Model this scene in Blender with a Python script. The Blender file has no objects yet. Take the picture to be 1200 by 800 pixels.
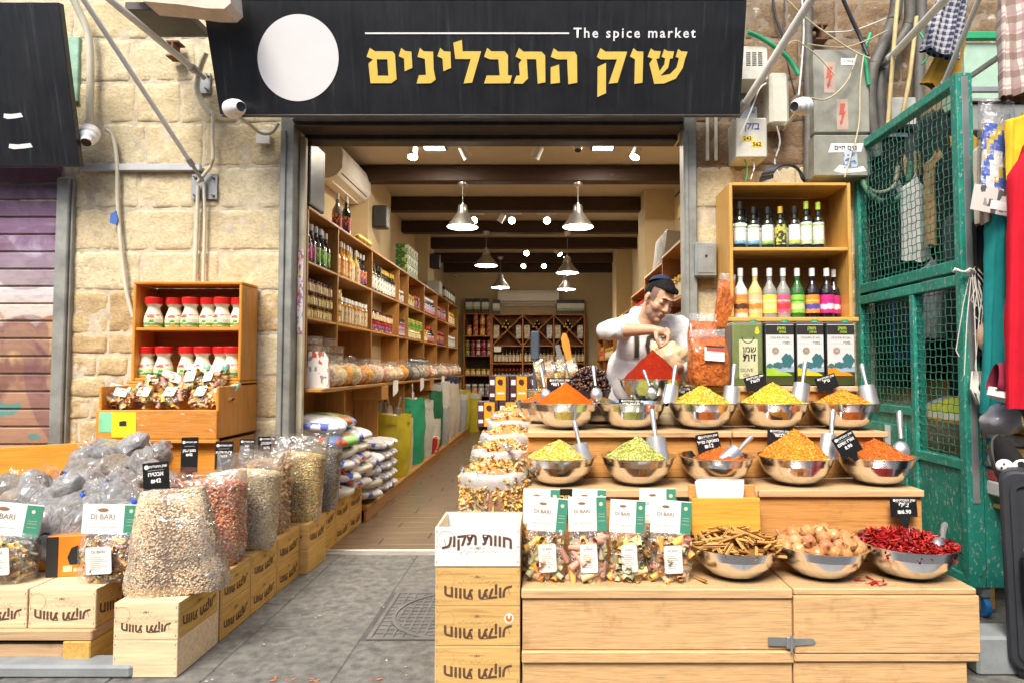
import bpy, math, random
import numpy as np
from mathutils import Vector, Matrix, Euler
from mathutils.geometry import tessellate_polygon
R = random.Random(7)
PI = math.pi
sc = bpy.context.scene
C = sc.collection

# ---------------------------------------------------------------- camera
F, CX, CY, H = 720.0, 640.0, 400.0, 1.2
TH = math.atan(30/F)
cam = bpy.data.cameras.new('camera'); co = bpy.data.objects.new('camera', cam); C.objects.link(co)
cam.sensor_width = 36; cam.lens = F/1200*36; cam.shift_x = -40/1200
cam.clip_start = .05; cam.clip_end = 200
co.location = (0, 0, H); co.rotation_euler = (PI/2+TH, 0, 0)
sc.camera = co

# ---------------------------------------------------------------- light
SUN_EL, SUN_AZ = math.radians(52), math.radians(200)      # azimuth measured clockwise from +Y
wd = bpy.data.worlds.new('World'); sc.world = wd; wd.use_nodes = True
nt = wd.node_tree; nt.nodes.clear()
sky = nt.nodes.new('ShaderNodeTexSky'); sky.sky_type = 'NISHITA'; sky.sun_disc = False
sky.sun_elevation = SUN_EL; sky.sun_rotation = SUN_AZ; sky.air_density = 1.0; sky.dust_density = 4.0; sky.ozone_density = .6
bg = nt.nodes.new('ShaderNodeBackground'); bg.inputs[1].default_value = .1
wo = nt.nodes.new('ShaderNodeOutputWorld')
nt.links.new(sky.outputs[0], bg.inputs[0]); nt.links.new(bg.outputs[0], wo.inputs[0])
sl = bpy.data.lights.new('sun', 'SUN'); sl.energy = 1.75; sl.angle = math.radians(24); sl.color = (1, .95, .86)
so = bpy.data.objects.new('sun', sl); C.objects.link(so)
sd = Vector((math.sin(SUN_AZ)*math.cos(SUN_EL), math.cos(SUN_AZ)*math.cos(SUN_EL), math.sin(SUN_EL)))
so.rotation_euler = sd.to_track_quat('Z', 'Y').to_euler(); so.location = (0, -3, 8)
sc.view_settings.view_transform = 'Standard'; sc.view_settings.look = 'None'
sc.view_settings.exposure = 1.35; sc.view_settings.gamma = 1
sc.cycles.use_denoising = True
sc.cycles.max_bounces = 8; sc.cycles.transparent_max_bounces = 16; sc.cycles.diffuse_bounces = 3; sc.cycles.glossy_bounces = 3
sc.cycles.sample_clamp_indirect = 4; sc.cycles.caustics_reflective = False; sc.cycles.caustics_refractive = False

# ---------------------------------------------------------------- measuring: where a sight line meets a depth, the floor or a plane
def ray(u, v):
    x = (u-CX)/F; y = (CY-v)/F
    return Vector((x, math.cos(TH)-y*math.sin(TH), math.sin(TH)+y*math.cos(TH)))
def W(u, v, Y):
    d = ray(u, v); return Vector((d.x*Y/d.y, Y, H+d.z*Y/d.y))
def WX(u, v, X):                       # meets the plane x = X
    d = ray(u, v); return Vector((X, d.y*X/d.x, H+d.z*X/d.x))
def WZ(u, v, z):                       # meets the height z
    d = ray(u, v); t = (z-H)/d.z; return Vector((d.x*t, d.y*t, z))

# ---------------------------------------------------------------- materials
MATS = {}
def new_mat(name):
    m = bpy.data.materials.new(name); m.use_nodes = True
    n = m.node_tree; n.nodes.clear()
    o = n.nodes.new('ShaderNodeOutputMaterial'); b = n.nodes.new('ShaderNodeBsdfPrincipled')
    n.links.new(b.outputs[0], o.inputs[0]); MATS[name] = m
    return m, n, b, o
def N(n, t, **k):
    q = n.nodes.new(t)
    for a, v in k.items():
        if a.startswith('i_'): q.inputs[a[2:].replace('_', ' ')].default_value = v
        else: setattr(q, a, v)
    return q
def coords(n, rnd=True, scale=(1, 1, 1), world=False):
    mp = N(n, 'ShaderNodeMapping'); mp.inputs['Scale'].default_value = scale
    if world:
        g = N(n, 'ShaderNodeNewGeometry'); n.links.new(g.outputs['Position'], mp.inputs[0]); return mp.outputs[0]
    tc = N(n, 'ShaderNodeTexCoord'); src = tc.outputs['Object']
    if rnd:
        oi = N(n, 'ShaderNodeObjectInfo'); mu = N(n, 'ShaderNodeMath', operation='MULTIPLY'); mu.inputs[1].default_value = 37
        n.links.new(oi.outputs['Random'], mu.inputs[0])
        ad = N(n, 'ShaderNodeVectorMath', operation='ADD'); n.links.new(src, ad.inputs[0]); n.links.new(mu.outputs[0], ad.inputs[1]); src = ad.outputs[0]
    n.links.new(src, mp.inputs[0]); return mp.outputs[0]
def ramp(n, fac, stops):
    r = N(n, 'ShaderNodeValToRGB'); e = r.color_ramp.elements
    while len(e) < len(stops): e.new(.5)
    for i, (p, c) in enumerate(stops):
        e[i].position = p; e[i].color = (*c, 1) if len(c) == 3 else c
    n.links.new(fac, r.inputs[0]); return r.outputs[0]
def noise(n, vec, scale, detail=5, rough=.6, dist=0):
    q = N(n, 'ShaderNodeTexNoise'); q.inputs['Scale'].default_value = scale; q.inputs['Detail'].default_value = detail
    q.inputs['Roughness'].default_value = rough; q.inputs['Distortion'].default_value = dist
    n.links.new(vec, q.inputs['Vector']); return q.outputs['Fac']
def mixc(n, fac, a, b, mode='MIX'):
    q = N(n, 'ShaderNodeMix', data_type='RGBA', blend_type=mode)
    for i, x in ((0, fac), (6, a), (7, b)):
        if isinstance(x, (int, float)): q.inputs[i].default_value = x
        elif isinstance(x, tuple): q.inputs[i].default_value = (*x, 1)
        else: n.links.new(x, q.inputs[i])
    return q.outputs[2]
def bump(n, b, h, strength=.3, dist=.01):
    q = N(n, 'ShaderNodeBump'); q.inputs['Strength'].default_value = strength; q.inputs['Distance'].default_value = dist
    n.links.new(h, q.inputs['Height']); n.links.new(q.outputs[0], b.inputs['Normal'])
def sh(c, k): return tuple(min(1, x*k) for x in c)
def plain(name, c, rough=.5, metal=0, var=.18, vs=12, bmp=0, bs=60, spec=.5, emit=None, trans=0, coat=0, sss=0):
    if name in MATS: return MATS[name]
    m, n, b, o = new_mat(name)
    v = coords(n)
    f = noise(n, v, vs)
    n.links.new(ramp(n, f, [(.3, sh(c, 1-var)), (.7, sh(c, 1+var*.6))]), b.inputs['Base Color'])
    rr = N(n, 'ShaderNodeMapRange'); rr.inputs['To Min'].default_value = max(0.02, rough-.08); rr.inputs['To Max'].default_value = min(1, rough+.1)
    n.links.new(f, rr.inputs[0]); n.links.new(rr.outputs[0], b.inputs['Roughness'])
    b.inputs['Metallic'].default_value = metal; b.inputs['Specular IOR Level'].default_value = spec
    b.inputs['Transmission Weight'].default_value = trans; b.inputs['Coat Weight'].default_value = coat
    if sss: b.inputs['Subsurface Weight'].default_value = sss; b.inputs['Subsurface Radius'].default_value = (.02, .01, .006)
    if emit: b.inputs['Emission Color'].default_value = (*emit[:3], 1); b.inputs['Emission Strength'].default_value = emit[3]
    if bmp: bump(n, b, noise(n, v, bs, 6), bmp, .004)
    return m
def wood(name, c, dark, axis=0, rough=.5, grain=1.0, wear=.35, scale=1.0, spec=.35):
    if name in MATS: return MATS[name]
    m, n, b, o = new_mat(name)
    s = [14*scale]*3; s[axis] = 1.1*scale
    v = coords(n, True, tuple(s))
    g1 = noise(n, v, 2.2, 6, .62, 1.2); s2 = [70*scale]*3; s2[axis] = 2.5*scale
    g2 = noise(n, coords(n, True, tuple(s2)), 1.6, 4, .6)
    col = ramp(n, g1, [(.28, sh(dark, 1)), (.46, c), (.62, sh(c, 1.12)), (.8, sh(c, .86))])
    col = mixc(n, .45*grain, col, ramp(n, g2, [(.35, sh(c, .62)), (.6, sh(c, 1.15))]), 'MULTIPLY' if grain > 1.5 else 'MIX')
    w = noise(n, coords(n, True), 5, 6, .7)
    col = mixc(n, ramp(n, w, [(.58, (0, 0, 0)), (.72, (wear, wear, wear))]), col, sh(dark, .7))
    pale = tuple(min(1, x*.6+.35) for x in c)
    w2 = noise(n, coords(n, True, (1, 1.3, 1.1)), 9, 8, .75)
    col = mixc(n, ramp(n, w2, [(.62, (0, 0, 0)), (.74, (wear*.7,)*3)]), col, pale)
    n.links.new(col, b.inputs['Base Color']); b.inputs['Roughness'].default_value = rough; b.inputs['Specular IOR Level'].default_value = spec
    bump(n, b, g2, .25, .002)
    return m
def speckle(name, cols, scale=120, rough=.8, bmp=.8, dist=.004, randomness=1):
    if name in MATS: return MATS[name]
    m, n, b, o = new_mat(name)
    vo = N(n, 'ShaderNodeTexVoronoi'); vo.inputs['Scale'].default_value = scale; vo.inputs['Randomness'].default_value = randomness
    n.links.new(coords(n, False), vo.inputs['Vector'])
    se = N(n, 'ShaderNodeSeparateColor'); n.links.new(vo.outputs['Color'], se.inputs[0])
    st = [((i+.0)/len(cols), c) for i, c in enumerate(cols)]
    r = ramp(n, se.outputs[0], st)
    n.links.new(r, b.inputs['Base Color']); b.inputs['Roughness'].default_value = rough; b.inputs['Specular IOR Level'].default_value = .25
    inv = N(n, 'ShaderNodeMath', operation='SUBTRACT'); inv.inputs[0].default_value = 1; n.links.new(vo.outputs['Distance'], inv.inputs[1])
    bump(n, b, inv.outputs[0], bmp, dist)
    return m
def film(name, tint=(1, 1, 1), gloss=.28, rough=.12, haze=0.0, bs=25):
    """thin clear plastic: see-through with bright creased reflections"""
    if name in MATS: return MATS[name]
    m, n, b, o = new_mat(name)
    n.nodes.remove(b)
    t = N(n, 'ShaderNodeBsdfTransparent'); t.inputs[0].default_value = (*tint, 1)
    g = N(n, 'ShaderNodeBsdfGlossy'); g.inputs['Roughness'].default_value = rough
    d = N(n, 'ShaderNodeBsdfDiffuse'); d.inputs[0].default_value = (.85, .85, .85, 1)
    v = coords(n); q = N(n, 'ShaderNodeBump'); q.inputs['Strength'].default_value = 1; q.inputs['Distance'].default_value = .02
    n.links.new(noise(n, v, bs, 3, .5, 1.5), q.inputs['Height']); n.links.new(q.outputs[0], g.inputs['Normal'])
    lw = N(n, 'ShaderNodeLayerWeight'); lw.inputs[0].default_value = .35; n.links.new(q.outputs[0], lw.inputs['Normal'])
    mr = N(n, 'ShaderNodeMapRange'); mr.inputs['To Min'].default_value = gloss*.35; mr.inputs['To Max'].default_value = min(.95, gloss*2.6)
    n.links.new(lw.outputs['Facing'], mr.inputs[0])
    m1 = N(n, 'ShaderNodeMixShader'); n.links.new(mr.outputs[0], m1.inputs[0]); n.links.new(t.outputs[0], m1.inputs[1]); n.links.new(g.outputs[0], m1.inputs[2])
    m2 = N(n, 'ShaderNodeMixShader'); m2.inputs[0].default_value = haze; n.links.new(m1.outputs[0], m2.inputs[1]); n.links.new(d.outputs[0], m2.inputs[2])
    n.links.new(m2.outputs[0], o.inputs[0]); return m
def bands(name, stops, axis=2, rough=.45, jitter=0.0, metal=0):
    """flat print in bands along one axis of the thing itself; stops are (metres, colour)"""
    if name in MATS: return MATS[name]
    m, n, b, o = new_mat(name)
    tc = N(n, 'ShaderNodeTexCoord'); sp = N(n, 'ShaderNodeSeparateXYZ'); n.links.new(tc.outputs['Object'], sp.inputs[0])
    lo = stops[0][0]; hi = stops[-1][0]
    src = sp.outputs[axis]
    if jitter:
        a = N(n, 'ShaderNodeMath', operation='MULTIPLY_ADD'); a.inputs[1].default_value = jitter
        n.links.new(noise(n, tc.outputs['Object'], 60, 3), a.inputs[0]); n.links.new(src, a.inputs[2]); src = a.outputs[0]
    mr = N(n, 'ShaderNodeMapRange'); mr.inputs['From Min'].default_value = lo; mr.inputs['From Max'].default_value = hi
    n.links.new(src, mr.inputs[0])
    r = N(n, 'ShaderNodeValToRGB'); r.color_ramp.interpolation = 'CONSTANT'; e = r.color_ramp.elements
    while len(e) < len(stops): e.new(.5)
    for i, (p, c) in enumerate(stops): e[i].position = (p-lo)/(hi-lo); e[i].color = (*c, 1)
    n.links.new(mr.outputs[0], r.inputs[0]); n.links.new(r.outputs[0], b.inputs['Base Color'])
    b.inputs['Roughness'].default_value = rough; b.inputs['Metallic'].default_value = metal
    return m
def printed(name, base, inks, scale=60, thr=.5, rough=.4, aspect=(1, 1, 1)):
    """busy small print: base colour with scattered blocks of ink"""
    if name in MATS: return MATS[name]
    m, n, b, o = new_mat(name)
    vo = N(n, 'ShaderNodeTexVoronoi', distance='CHEBYCHEV'); vo.inputs['Scale'].default_value = scale
    n.links.new(coords(n, False, aspect), vo.inputs['Vector'])
    se = N(n, 'ShaderNodeSeparateColor'); n.links.new(vo.outputs['Color'], se.inputs[0])
    r = N(n, 'ShaderNodeValToRGB'); r.color_ramp.interpolation = 'CONSTANT'; e = r.color_ramp.elements
    k = len(inks); st = [(0, base)]+[(thr+(1-thr)*i/k, c) for i, c in enumerate(inks)]
    while len(e) < len(st): e.new(.5)
    for i, (p, c) in enumerate(st): e[i].position = p; e[i].color = (*c, 1)
    n.links.new(se.outputs[0], r.inputs[0]); n.links.new(r.outputs[0], b.inputs['Base Color']); b.inputs['Roughness'].default_value = rough
    return m

# ---------------------------------------------------------------- mesh building
class MB:
    def __init__(s): s.v = []; s.f = []; s.m = []; s.sm = []
    def add(s, vs, fs, m=0, smooth=False):
        o = len(s.v); s.v.extend(tuple(p) for p in vs)
        s.f.extend([tuple(i+o for i in f) for f in fs]); s.m.extend([m]*len(fs)); s.sm.extend([smooth]*len(fs)); return s
    def box(s, x0, x1, y0, y1, z0, z1, m=0, b=0):
        if x0 > x1: x0, x1 = x1, x0
        if y0 > y1: y0, y1 = y1, y0
        if z0 > z1: z0, z1 = z1, z0
        if not b:
            vs = [(x, y, z) for z in (z0, z1) for y in (y0, y1) for x in (x0, x1)]
            return s.add(vs, [(0, 2, 3, 1), (4, 5, 7, 6), (0, 1, 5, 4), (2, 6, 7, 3), (0, 4, 6, 2), (1, 3, 7, 5)], m)
        b = min(b, (x1-x0)*.45, (y1-y0)*.45, (z1-z0)*.45)
        vs = []; idx = {}
        for i, x in enumerate((x0, x1)):
            for j, y in enumerate((y0, y1)):
                for k, z in enumerate((z0, z1)):
                    sx, sy, sz = (b, -b)[i], (b, -b)[j], (b, -b)[k]
                    for a, p in enumerate(((x, y+sy, z+sz), (x+sx, y, z+sz), (x+sx, y+sy, z))):
                        idx[i, j, k, a] = len(vs); vs.append(p)
        g = lambda i, j, k, a: idx[i, j, k, a]
        fs = []
        for i in (0, 1):
            q = [g(i, 0, 0, 0), g(i, 1, 0, 0), g(i, 1, 1, 0), g(i, 0, 1, 0)]; fs.append(q if i else q[::-1])
            q = [g(0, i, 0, 1), g(0, i, 1, 1), g(1, i, 1, 1), g(1, i, 0, 1)]; fs.append(q if i else q[::-1])
            q = [g(0, 0, i, 2), g(1, 0, i, 2), g(1, 1, i, 2), g(0, 1, i, 2)]; fs.append(q if i else q[::-1])
            for j in (0, 1):
                q = [g(i, j, 0, 0), g(i, j, 1, 0), g(i, j, 1, 1), g(i, j, 0, 1)]; fs.append(q if i == j else q[::-1])
                q = [g(i, 0, j, 0), g(i, 0, j, 2), g(i, 1, j, 2), g(i, 1, j, 0)]; fs.append(q if i == j else q[::-1])
                q = [g(0, i, j, 1), g(1, i, j, 1), g(1, i, j, 2), g(0, i, j, 2)]; fs.append(q if i == j else q[::-1])
                for k in (0, 1):
                    q = [g(i, j, k, 0), g(i, j, k, 1), g(i, j, k, 2)]; fs.append(q if (i+j+k) % 2 else q[::-1])
        return s.add(vs, fs, m)
    def lathe(s, prof, n=16, m=0, c=(0, 0, 0), sm=True, a0=0, a1=2*PI, mats=None, sx=1, sy=1):
        full = abs(a1-a0-2*PI) < 1e-6; k = n if full else n+1
        vs = [(c[0]+r*sx*math.cos(a0+(a1-a0)*i/n), c[1]+r*sy*math.sin(a0+(a1-a0)*i/n), c[2]+z) for r, z in prof for i in range(k)]
        for j in range(len(prof)-1):
            fs = []
            for i in range(n):
                i2 = (i+1) % k if full else i+1
                fs.append((i, i2, k+i2, k+i))
            s.add(vs[j*k:(j+2)*k], fs, mats[j] if mats else m, sm)
        return s
    def tube(s, pts, r, n=6, m=0, cap=True, sm=True, up=(0, 0, 1)):
        pts = [Vector(p) for p in pts]; rs = r if isinstance(r, (list, tuple)) else [r]*len(pts)
        vs = []; up = Vector(up)
        for i, p in enumerate(pts):
            t = (pts[min(i+1, len(pts)-1)]-pts[max(i-1, 0)]).normalized()
            u = up if abs(t.dot(up)) < .95 else Vector((1, 0, 0)) if abs(t.x) < .9 else Vector((0, 1, 0))
            a = t.cross(u).normalized(); b2 = a.cross(t).normalized()
            for j in range(n):
                q = 2*PI*j/n; vs.append(p+a*(math.cos(q)*rs[i])+b2*(math.sin(q)*rs[i]))
        fs = [(i*n+j, (i+1)*n+j, (i+1)*n+(j+1) % n, i*n+(j+1) % n) for i in range(len(pts)-1) for j in range(n)]
        s.add(vs, fs, m, sm)
        if cap: s.add(vs[:n], [tuple(range(n))], m); s.add(vs[-n:], [tuple(range(n))[::-1]], m)
        return s
    def prism(s, poly, d, M=None, m=0, holes=(), bm=None):
        """poly (x, z) extruded along y from 0 to d (front face at y=0)"""
        loops = [poly]+list(holes)
        pv = [Vector((x, z, 0)) for lp in loops for x, z in lp]
        tr = tessellate_polygon([[Vector((x, z, 0)) for x, z in lp] for lp in loops])
        k = len(pv); fr = [(p.x, 0, p.y) for p in pv]; bk = [(p.x, d, p.y) for p in pv]
        vs = fr+bk
        if M is not None: vs = [M @ Vector(p) for p in vs]
        fs = []
        for t in tr:
            a, b, c = t
            ar = (pv[b].x-pv[a].x)*(pv[c].y-pv[a].y)-(pv[c].x-pv[a].x)*(pv[b].y-pv[a].y)
            fs.append(t if ar > 0 else t[::-1])
        s.add(vs, fs, m); 
        if d:
            s.add(vs, [tuple(i+k for i in t[::-1]) for t in fs], m if bm is None else bm)
            o = 0; sd_ = []
            for lp in loops:
                L = len(lp); sd_ += [(o+i, o+(i+1) % L, k+o+(i+1) % L, k+o+i) for i in range(L)]; o += L
            s.add(vs, sd_, m if bm is None else bm)
        return s
    def grid(s, nu, nv, fn, m=0, sm=True, wrap=False, mf=None):
        ku = nu if wrap else nu+1
        vs = [fn(i/nu, j/nv) for j in range(nv+1) for i in range(ku)]
        if mf is None:
            fs = [(j*ku+i, j*ku+(i+1) % ku, (j+1)*ku+(i+1) % ku, (j+1)*ku+i) for j in range(nv) for i in range(nu)]
            s.add(vs, fs, m, sm)
        else:
            o = len(s.v); s.v.extend(tuple(p) for p in vs)
            for j in range(nv):
                for i in range(nu):
                    s.f.append((o+j*ku+i, o+j*ku+(i+1) % ku, o+(j+1)*ku+(i+1) % ku, o+(j+1)*ku+i)); s.m.append(mf((i+.5)/nu, (j+.5)/nv)); s.sm.append(sm)
        return s
    def ell(s, c, r, n=10, m=0, M=None):
        k = max(4, n*2//3)
        vs = []
        for j in range(k+1):
            a = PI*j/k
            for i in range(n):
                b = 2*PI*i/n; p = Vector((r[0]*math.sin(a)*math.cos(b), r[1]*math.sin(a)*math.sin(b), -r[2]*math.cos(a)))
                vs.append((M @ p if M is not None else p)+Vector(c))
        fs = [(j*n+i, j*n+(i+1) % n, (j+1)*n+(i+1) % n, (j+1)*n+i) for j in range(k) for i in range(n)]
        return s.add(vs, fs, m, True)
    def xf(s, M, a=0):
        for i in range(a, len(s.v)): s.v[i] = tuple(M @ Vector(s.v[i]))
        return s
    def mesh(s, name, *mats):
        me = bpy.data.meshes.new(name); me.from_pydata(s.v, [], s.f)
        for m in mats: me.materials.append(m)
        me.polygons.foreach_set('material_index', s.m); me.polygons.foreach_set('use_smooth', s.sm)
        me.update(); return me
def scatter(name, pts, nrm, proto, mats, rnd, size=(1, 1), lay=.0, mi=None):
    """many small loose pieces as real geometry in one mesh. proto = (verts, faces)"""
    pv = np.array(proto[0], float); pf = np.array(proto[1]); k = len(pv); n = len(pts)
    V = np.empty((n*k, 3)); 
    for i in range(n):
        nz = Vector(nrm[i])
        q = nz.to_track_quat('Z', 'Y').to_matrix() @ Euler((rnd.uniform(-1, 1)*lay, rnd.uniform(-1, 1)*lay, rnd.uniform(0, 6.28))).to_matrix()
        V[i*k:(i+1)*k] = (pv*rnd.uniform(*size)) @ np.array(q).T + np.array(pts[i])
    Fc = (pf[None]+(np.arange(n)*k)[:, None, None]).reshape(-1, pf.shape[1])
    me = bpy.data.meshes.new(name); me.from_pydata(V.tolist(), [], Fc.tolist())
    for m in mats: me.materials.append(m)
    if len(mats) > 1:
        idx = np.repeat([mi[i] if mi else rnd.randrange(len(mats)) for i in range(n)], len(pf)); me.polygons.foreach_set('material_index', idx)
    me.polygons.foreach_set('use_smooth', [True]*len(Fc)); me.update(); return me
def ico():
    t = (1+5**.5)/2; v = [(-1, t, 0), (1, t, 0), (-1, -t, 0), (1, -t, 0), (0, -1, t), (0, 1, t), (0, -1, -t), (0, 1, -t), (t, 0, -1), (t, 0, 1), (-t, 0, -1), (-t, 0, 1)]
    L = (1+t*t)**.5; v = [(a/L, b/L, c/L) for a, b, c in v]
    f = [(0, 11, 5), (0, 5, 1), (0, 1, 7), (0, 7, 10), (0, 10, 11), (1, 5, 9), (5, 11, 4), (11, 10, 2), (10, 7, 6), (7, 1, 8), (3, 9, 4), (3, 4, 2), (3, 2, 6), (3, 6, 8), (3, 8, 9), (4, 9, 5), (2, 4, 11), (6, 2, 10), (8, 6, 7), (9, 8, 1)]
    return v, f
def bean(a, b, c):
    v, f = ico(); return [(x*a, y*b, z*c) for x, y, z in v], f
def flake(a, b, c=.3): return [(-a, 0, 0), (0, -b, c*a), (a, 0, 0), (0, b, c*a), (0, 0, c*a*1.6)], [(0, 1, 4), (1, 2, 4), (2, 3, 4), (3, 0, 4)]
def stick(l, r, n=5):
    v = [(x, r*math.cos(2*PI*i/n), r*math.sin(2*PI*i/n)) for x in (-l, l) for i in range(n)]
    return v, [(i, (i+1) % n, n+(i+1) % n, n+i) for i in range(n)]

def link(name, data, parent=None, loc=(0, 0, 0), rot=(0, 0, 0), scl=None, **props):
    o = bpy.data.objects.new(name, data); C.objects.link(o)
    if parent is not None: o.parent = parent
    o.location = loc; o.rotation_euler = rot
    if scl is not None: o.scale = scl if isinstance(scl, (tuple, list)) else (scl,)*3
    for k, v in props.items():
        if v is not None: o[k] = v
    return o
def thing(name, label, cat, loc=(0, 0, 0), rot=(0, 0, 0), group=None, scl=None, data=None):
    return link(name, data, None, loc, rot, scl, label=label, category=cat, group=group)
def struct(name, data, parent=None, label=None): return link(name, data, parent, kind='structure', label=label)
ORD = ['first', 'second', 'third', 'fourth', 'fifth', 'sixth', 'seventh', 'eighth', 'ninth', 'tenth', 'eleventh', 'twelfth', 'thirteenth', 'fourteenth', 'fifteenth', 'sixteenth', 'seventeenth', 'eighteenth', 'nineteenth', 'twentieth']
TXT = {}
def text_mesh(s, size, mat, bold=0.0, arc=0.0, heb=True, spacing=1.0, shear=0.0, thick=0.0):
    """flat lettering lying in the x-z plane, facing -y, centred on the origin"""
    key = (s, size, mat.name, bold, arc, spacing, shear)
    if key in TXT: return TXT[key]
    cu = bpy.data.curves.new('lettering', 'FONT'); cu.body = s[::-1] if heb else s; cu.size = size; cu.align_x = 'CENTER'; cu.align_y = 'CENTER'
    cu.offset = bold; cu.space_character = spacing; cu.shear = shear; cu.resolution_u = 2; cu.extrude = thick
    o = bpy.data.objects.new('lettering', cu); C.objects.link(o); bpy.context.view_layer.update()
    me = bpy.data.meshes.new_from_object(o.evaluated_get(bpy.context.evaluated_depsgraph_get()))
    bpy.data.objects.remove(o)
    for v in me.vertices:
        x, y, z = v.co; v.co = (x, -z, y+arc*x*x)
    me.materials.clear(); me.materials.append(mat); TXT[key] = me; return me
MC = {}
def cache(key, fn):
    if key not in MC: MC[key] = fn()
    return MC[key]

# ---- shared materials
M_STEEL = plain('galvanised_steel', (.36, .38, .38), .45, .6, .25, 6, .1)
M_BLACK = plain('black_plastic', (.02, .02, .022), .4)
M_WHITE = plain('white_plastic', (.82, .82, .8), .35, var=.05)
M_CREAM = plain('cream_plastic', (.62, .60, .5), .45, var=.12)
M_PAPER = plain('white_paper', (.86, .86, .84), .6, var=.04)
M_WPAINT = plain('white_print', (.9, .9, .88), .5, var=.02)
M_GOLD = plain('gold_lettering', (.86, .62, .12), .42, var=.08)
M_PRINT = plain('brown_print', (.12, .06, .035), .7, var=.2)
M_INKB = plain('black_ink', (.02, .02, .02), .6)
M_CHROME = None
def steel_mat():
    m, n, b, o = new_mat('polished_steel')
    b.inputs['Base Color'].default_value = (.80, .81, .82, 1); b.inputs['Metallic'].default_value = 1
    f = noise(n, coords(n, True, (3, 3, 60)), 3); r = N(n, 'ShaderNodeMapRange'); r.inputs['To Min'].default_value = .10; r.inputs['To Max'].default_value = .27
    n.links.new(f, r.inputs[0]); n.links.new(r.outputs[0], b.inputs['Roughness']); return m
M_CHROME = steel_mat()
M_BRUSHED = plain('brushed_aluminium', (.6, .6, .58), .32, .9, .1)
M_DARKWOOD = wood('dark_beam_wood', (.045, .022, .012), (.02, .01, .006), 0, .55)
M_SHELFW = wood('shelf_wood_honey', (.46, .225, .06), (.25, .10, .025), 1, .4, wear=.1)
M_SHELFV = wood('shelf_wood_upright', (.44, .21, .055), (.25, .10, .025), 2, .4, wear=.1)
M_STALL = wood('worn_pine_x', (.64, .31, .09), (.42, .17, .04), 0, .55, wear=.45, scale=1.5)
M_STALLP = wood('scuffed_pine_front', (.70, .43, .20), (.46, .24, .09), 0, .6, wear=.5, scale=2.2, grain=1.4)
M_STALLTOP = wood('worn_pine_top', (.66, .42, .21), (.34, .18, .08), 0, .6, wear=.7)
M_ORANGE = wood('orange_varnished_pine', (.72, .30, .045), (.5, .17, .02), 0, .35, wear=.12)
M_ORANGEV = wood('orange_varnished_pine_upright', (.70, .30, .05), (.5, .17, .02), 2, .35, wear=.12)
M_CRATE = wood('crate_ply', (.70, .43, .15), (.48, .25, .07), 0, .6, wear=.25)
M_CRATEW = wood('pale_crate_ply', (.80, .62, .38), (.62, .42, .22), 0, .6, wear=.12)
M_CRATEY = wood('crate_ply_lengthwise', (.66, .40, .10), (.36, .18, .04), 1, .6, wear=.4)
M_FILM = film('clear_film', gloss=.2, haze=.04)
M_FILMH = film('hazy_film', gloss=.3, haze=.22)
# ================================================================ the setting
from mathutils import noise as mnoise
YF = 4.03                                                  # front of the shop facade
# ---- stone, ground
def stone_mat(name, cols, rough=.85):
    m, n, b, o = new_mat(name)
    oi = N(n, 'ShaderNodeObjectInfo'); v = coords(n, True)
    base = ramp(n, oi.outputs['Random'], [(i/(len(cols)-1), c) for i, c in enumerate(cols)])
    f = noise(n, v, 9, 8, .7); col = mixc(n, ramp(n, f, [(.35, (0, 0, 0)), (.7, (.55,)*3)]), base, sh(cols[0], .55))
    f2 = noise(n, coords(n, True, (1, 1, 2)), 38, 6, .75); col = mixc(n, .35, col, ramp(n, f2, [(.35, (.25, .17, .09)), (.6, (.95, .86, .66))]), 'OVERLAY')
    w = noise(n, coords(n, False, (1, 1, .35), True), 2.4, 5, .6); col = mixc(n, ramp(n, w, [(.58, (0, 0, 0)), (.76, (.45,)*3)]), col, (.30, .22, .12), 'MIX')
    w3 = noise(n, coords(n, False, (1, 1, 1.4), True), 6.5, 8, .72); col = mixc(n, ramp(n, w3, [(.56, (0, 0, 0)), (.66, (.55,)*3)]), col, (.36, .25, .12)); col = mixc(n, ramp(n, w3, [(.33, (.5,)*3), (.42, (0, 0, 0))]), col, (.80, .76, .66))
    n.links.new(col, b.inputs['Base Color']); b.inputs['Roughness'].default_value = rough; b.inputs['Specular IOR Level'].default_value = .2
    bump(n, b, noise(n, v, 55, 8, .78), 1, .009); return m
M_LIME = stone_mat('limestone_block', [(.72, .63, .45), (.68, .58, .38), (.76, .69, .52), (.66, .56, .38), (.72, .61, .42)])
M_RUB = stone_mat('rubble_stone', [(.56, .43, .25), (.62, .50, .31), (.48, .35, .19), (.66, .55, .37)])
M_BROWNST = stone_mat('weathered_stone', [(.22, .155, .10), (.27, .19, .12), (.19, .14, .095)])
M_MORTAR = plain('lime_mortar', (.60, .52, .38), .9, 0, .35, 14, .8)
M_SLAB = plain('paving_stone', (.165, .16, .145), .8, 0, .5, 22, 1, 220)
M_SLABJ = plain('paving_joint', (.09, .085, .08), .9, 0, .3)
M_KERB = plain('kerb_stone', (.26, .28, .29), .7, 0, .2, 8, .4, 90)
M_ROAD = plain('street_surface', (.12, .12, .12), .85, 0, .25, 6, .4, 80)
M_PLANKF = wood('floor_plank_tile', (.175, .12, .075), (.09, .06, .036), 0, .32, wear=.3, spec=.5)
M_INWALL = plain('ochre_plaster', (.62, .50, .30), .8, 0, .07, 4, .15, 60)
M_CEIL = plain('ceiling_plaster', (.60, .55, .45), .85, 0, .06, 4, .1, 60)
M_JAMB = plain('weathered_steel_frame', (.30, .31, .28), .55, .35, .35, 7, .25, 60)
M_DKSTEEL = plain('dark_steel', (.07, .062, .055), .5, .4, .3)

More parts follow.
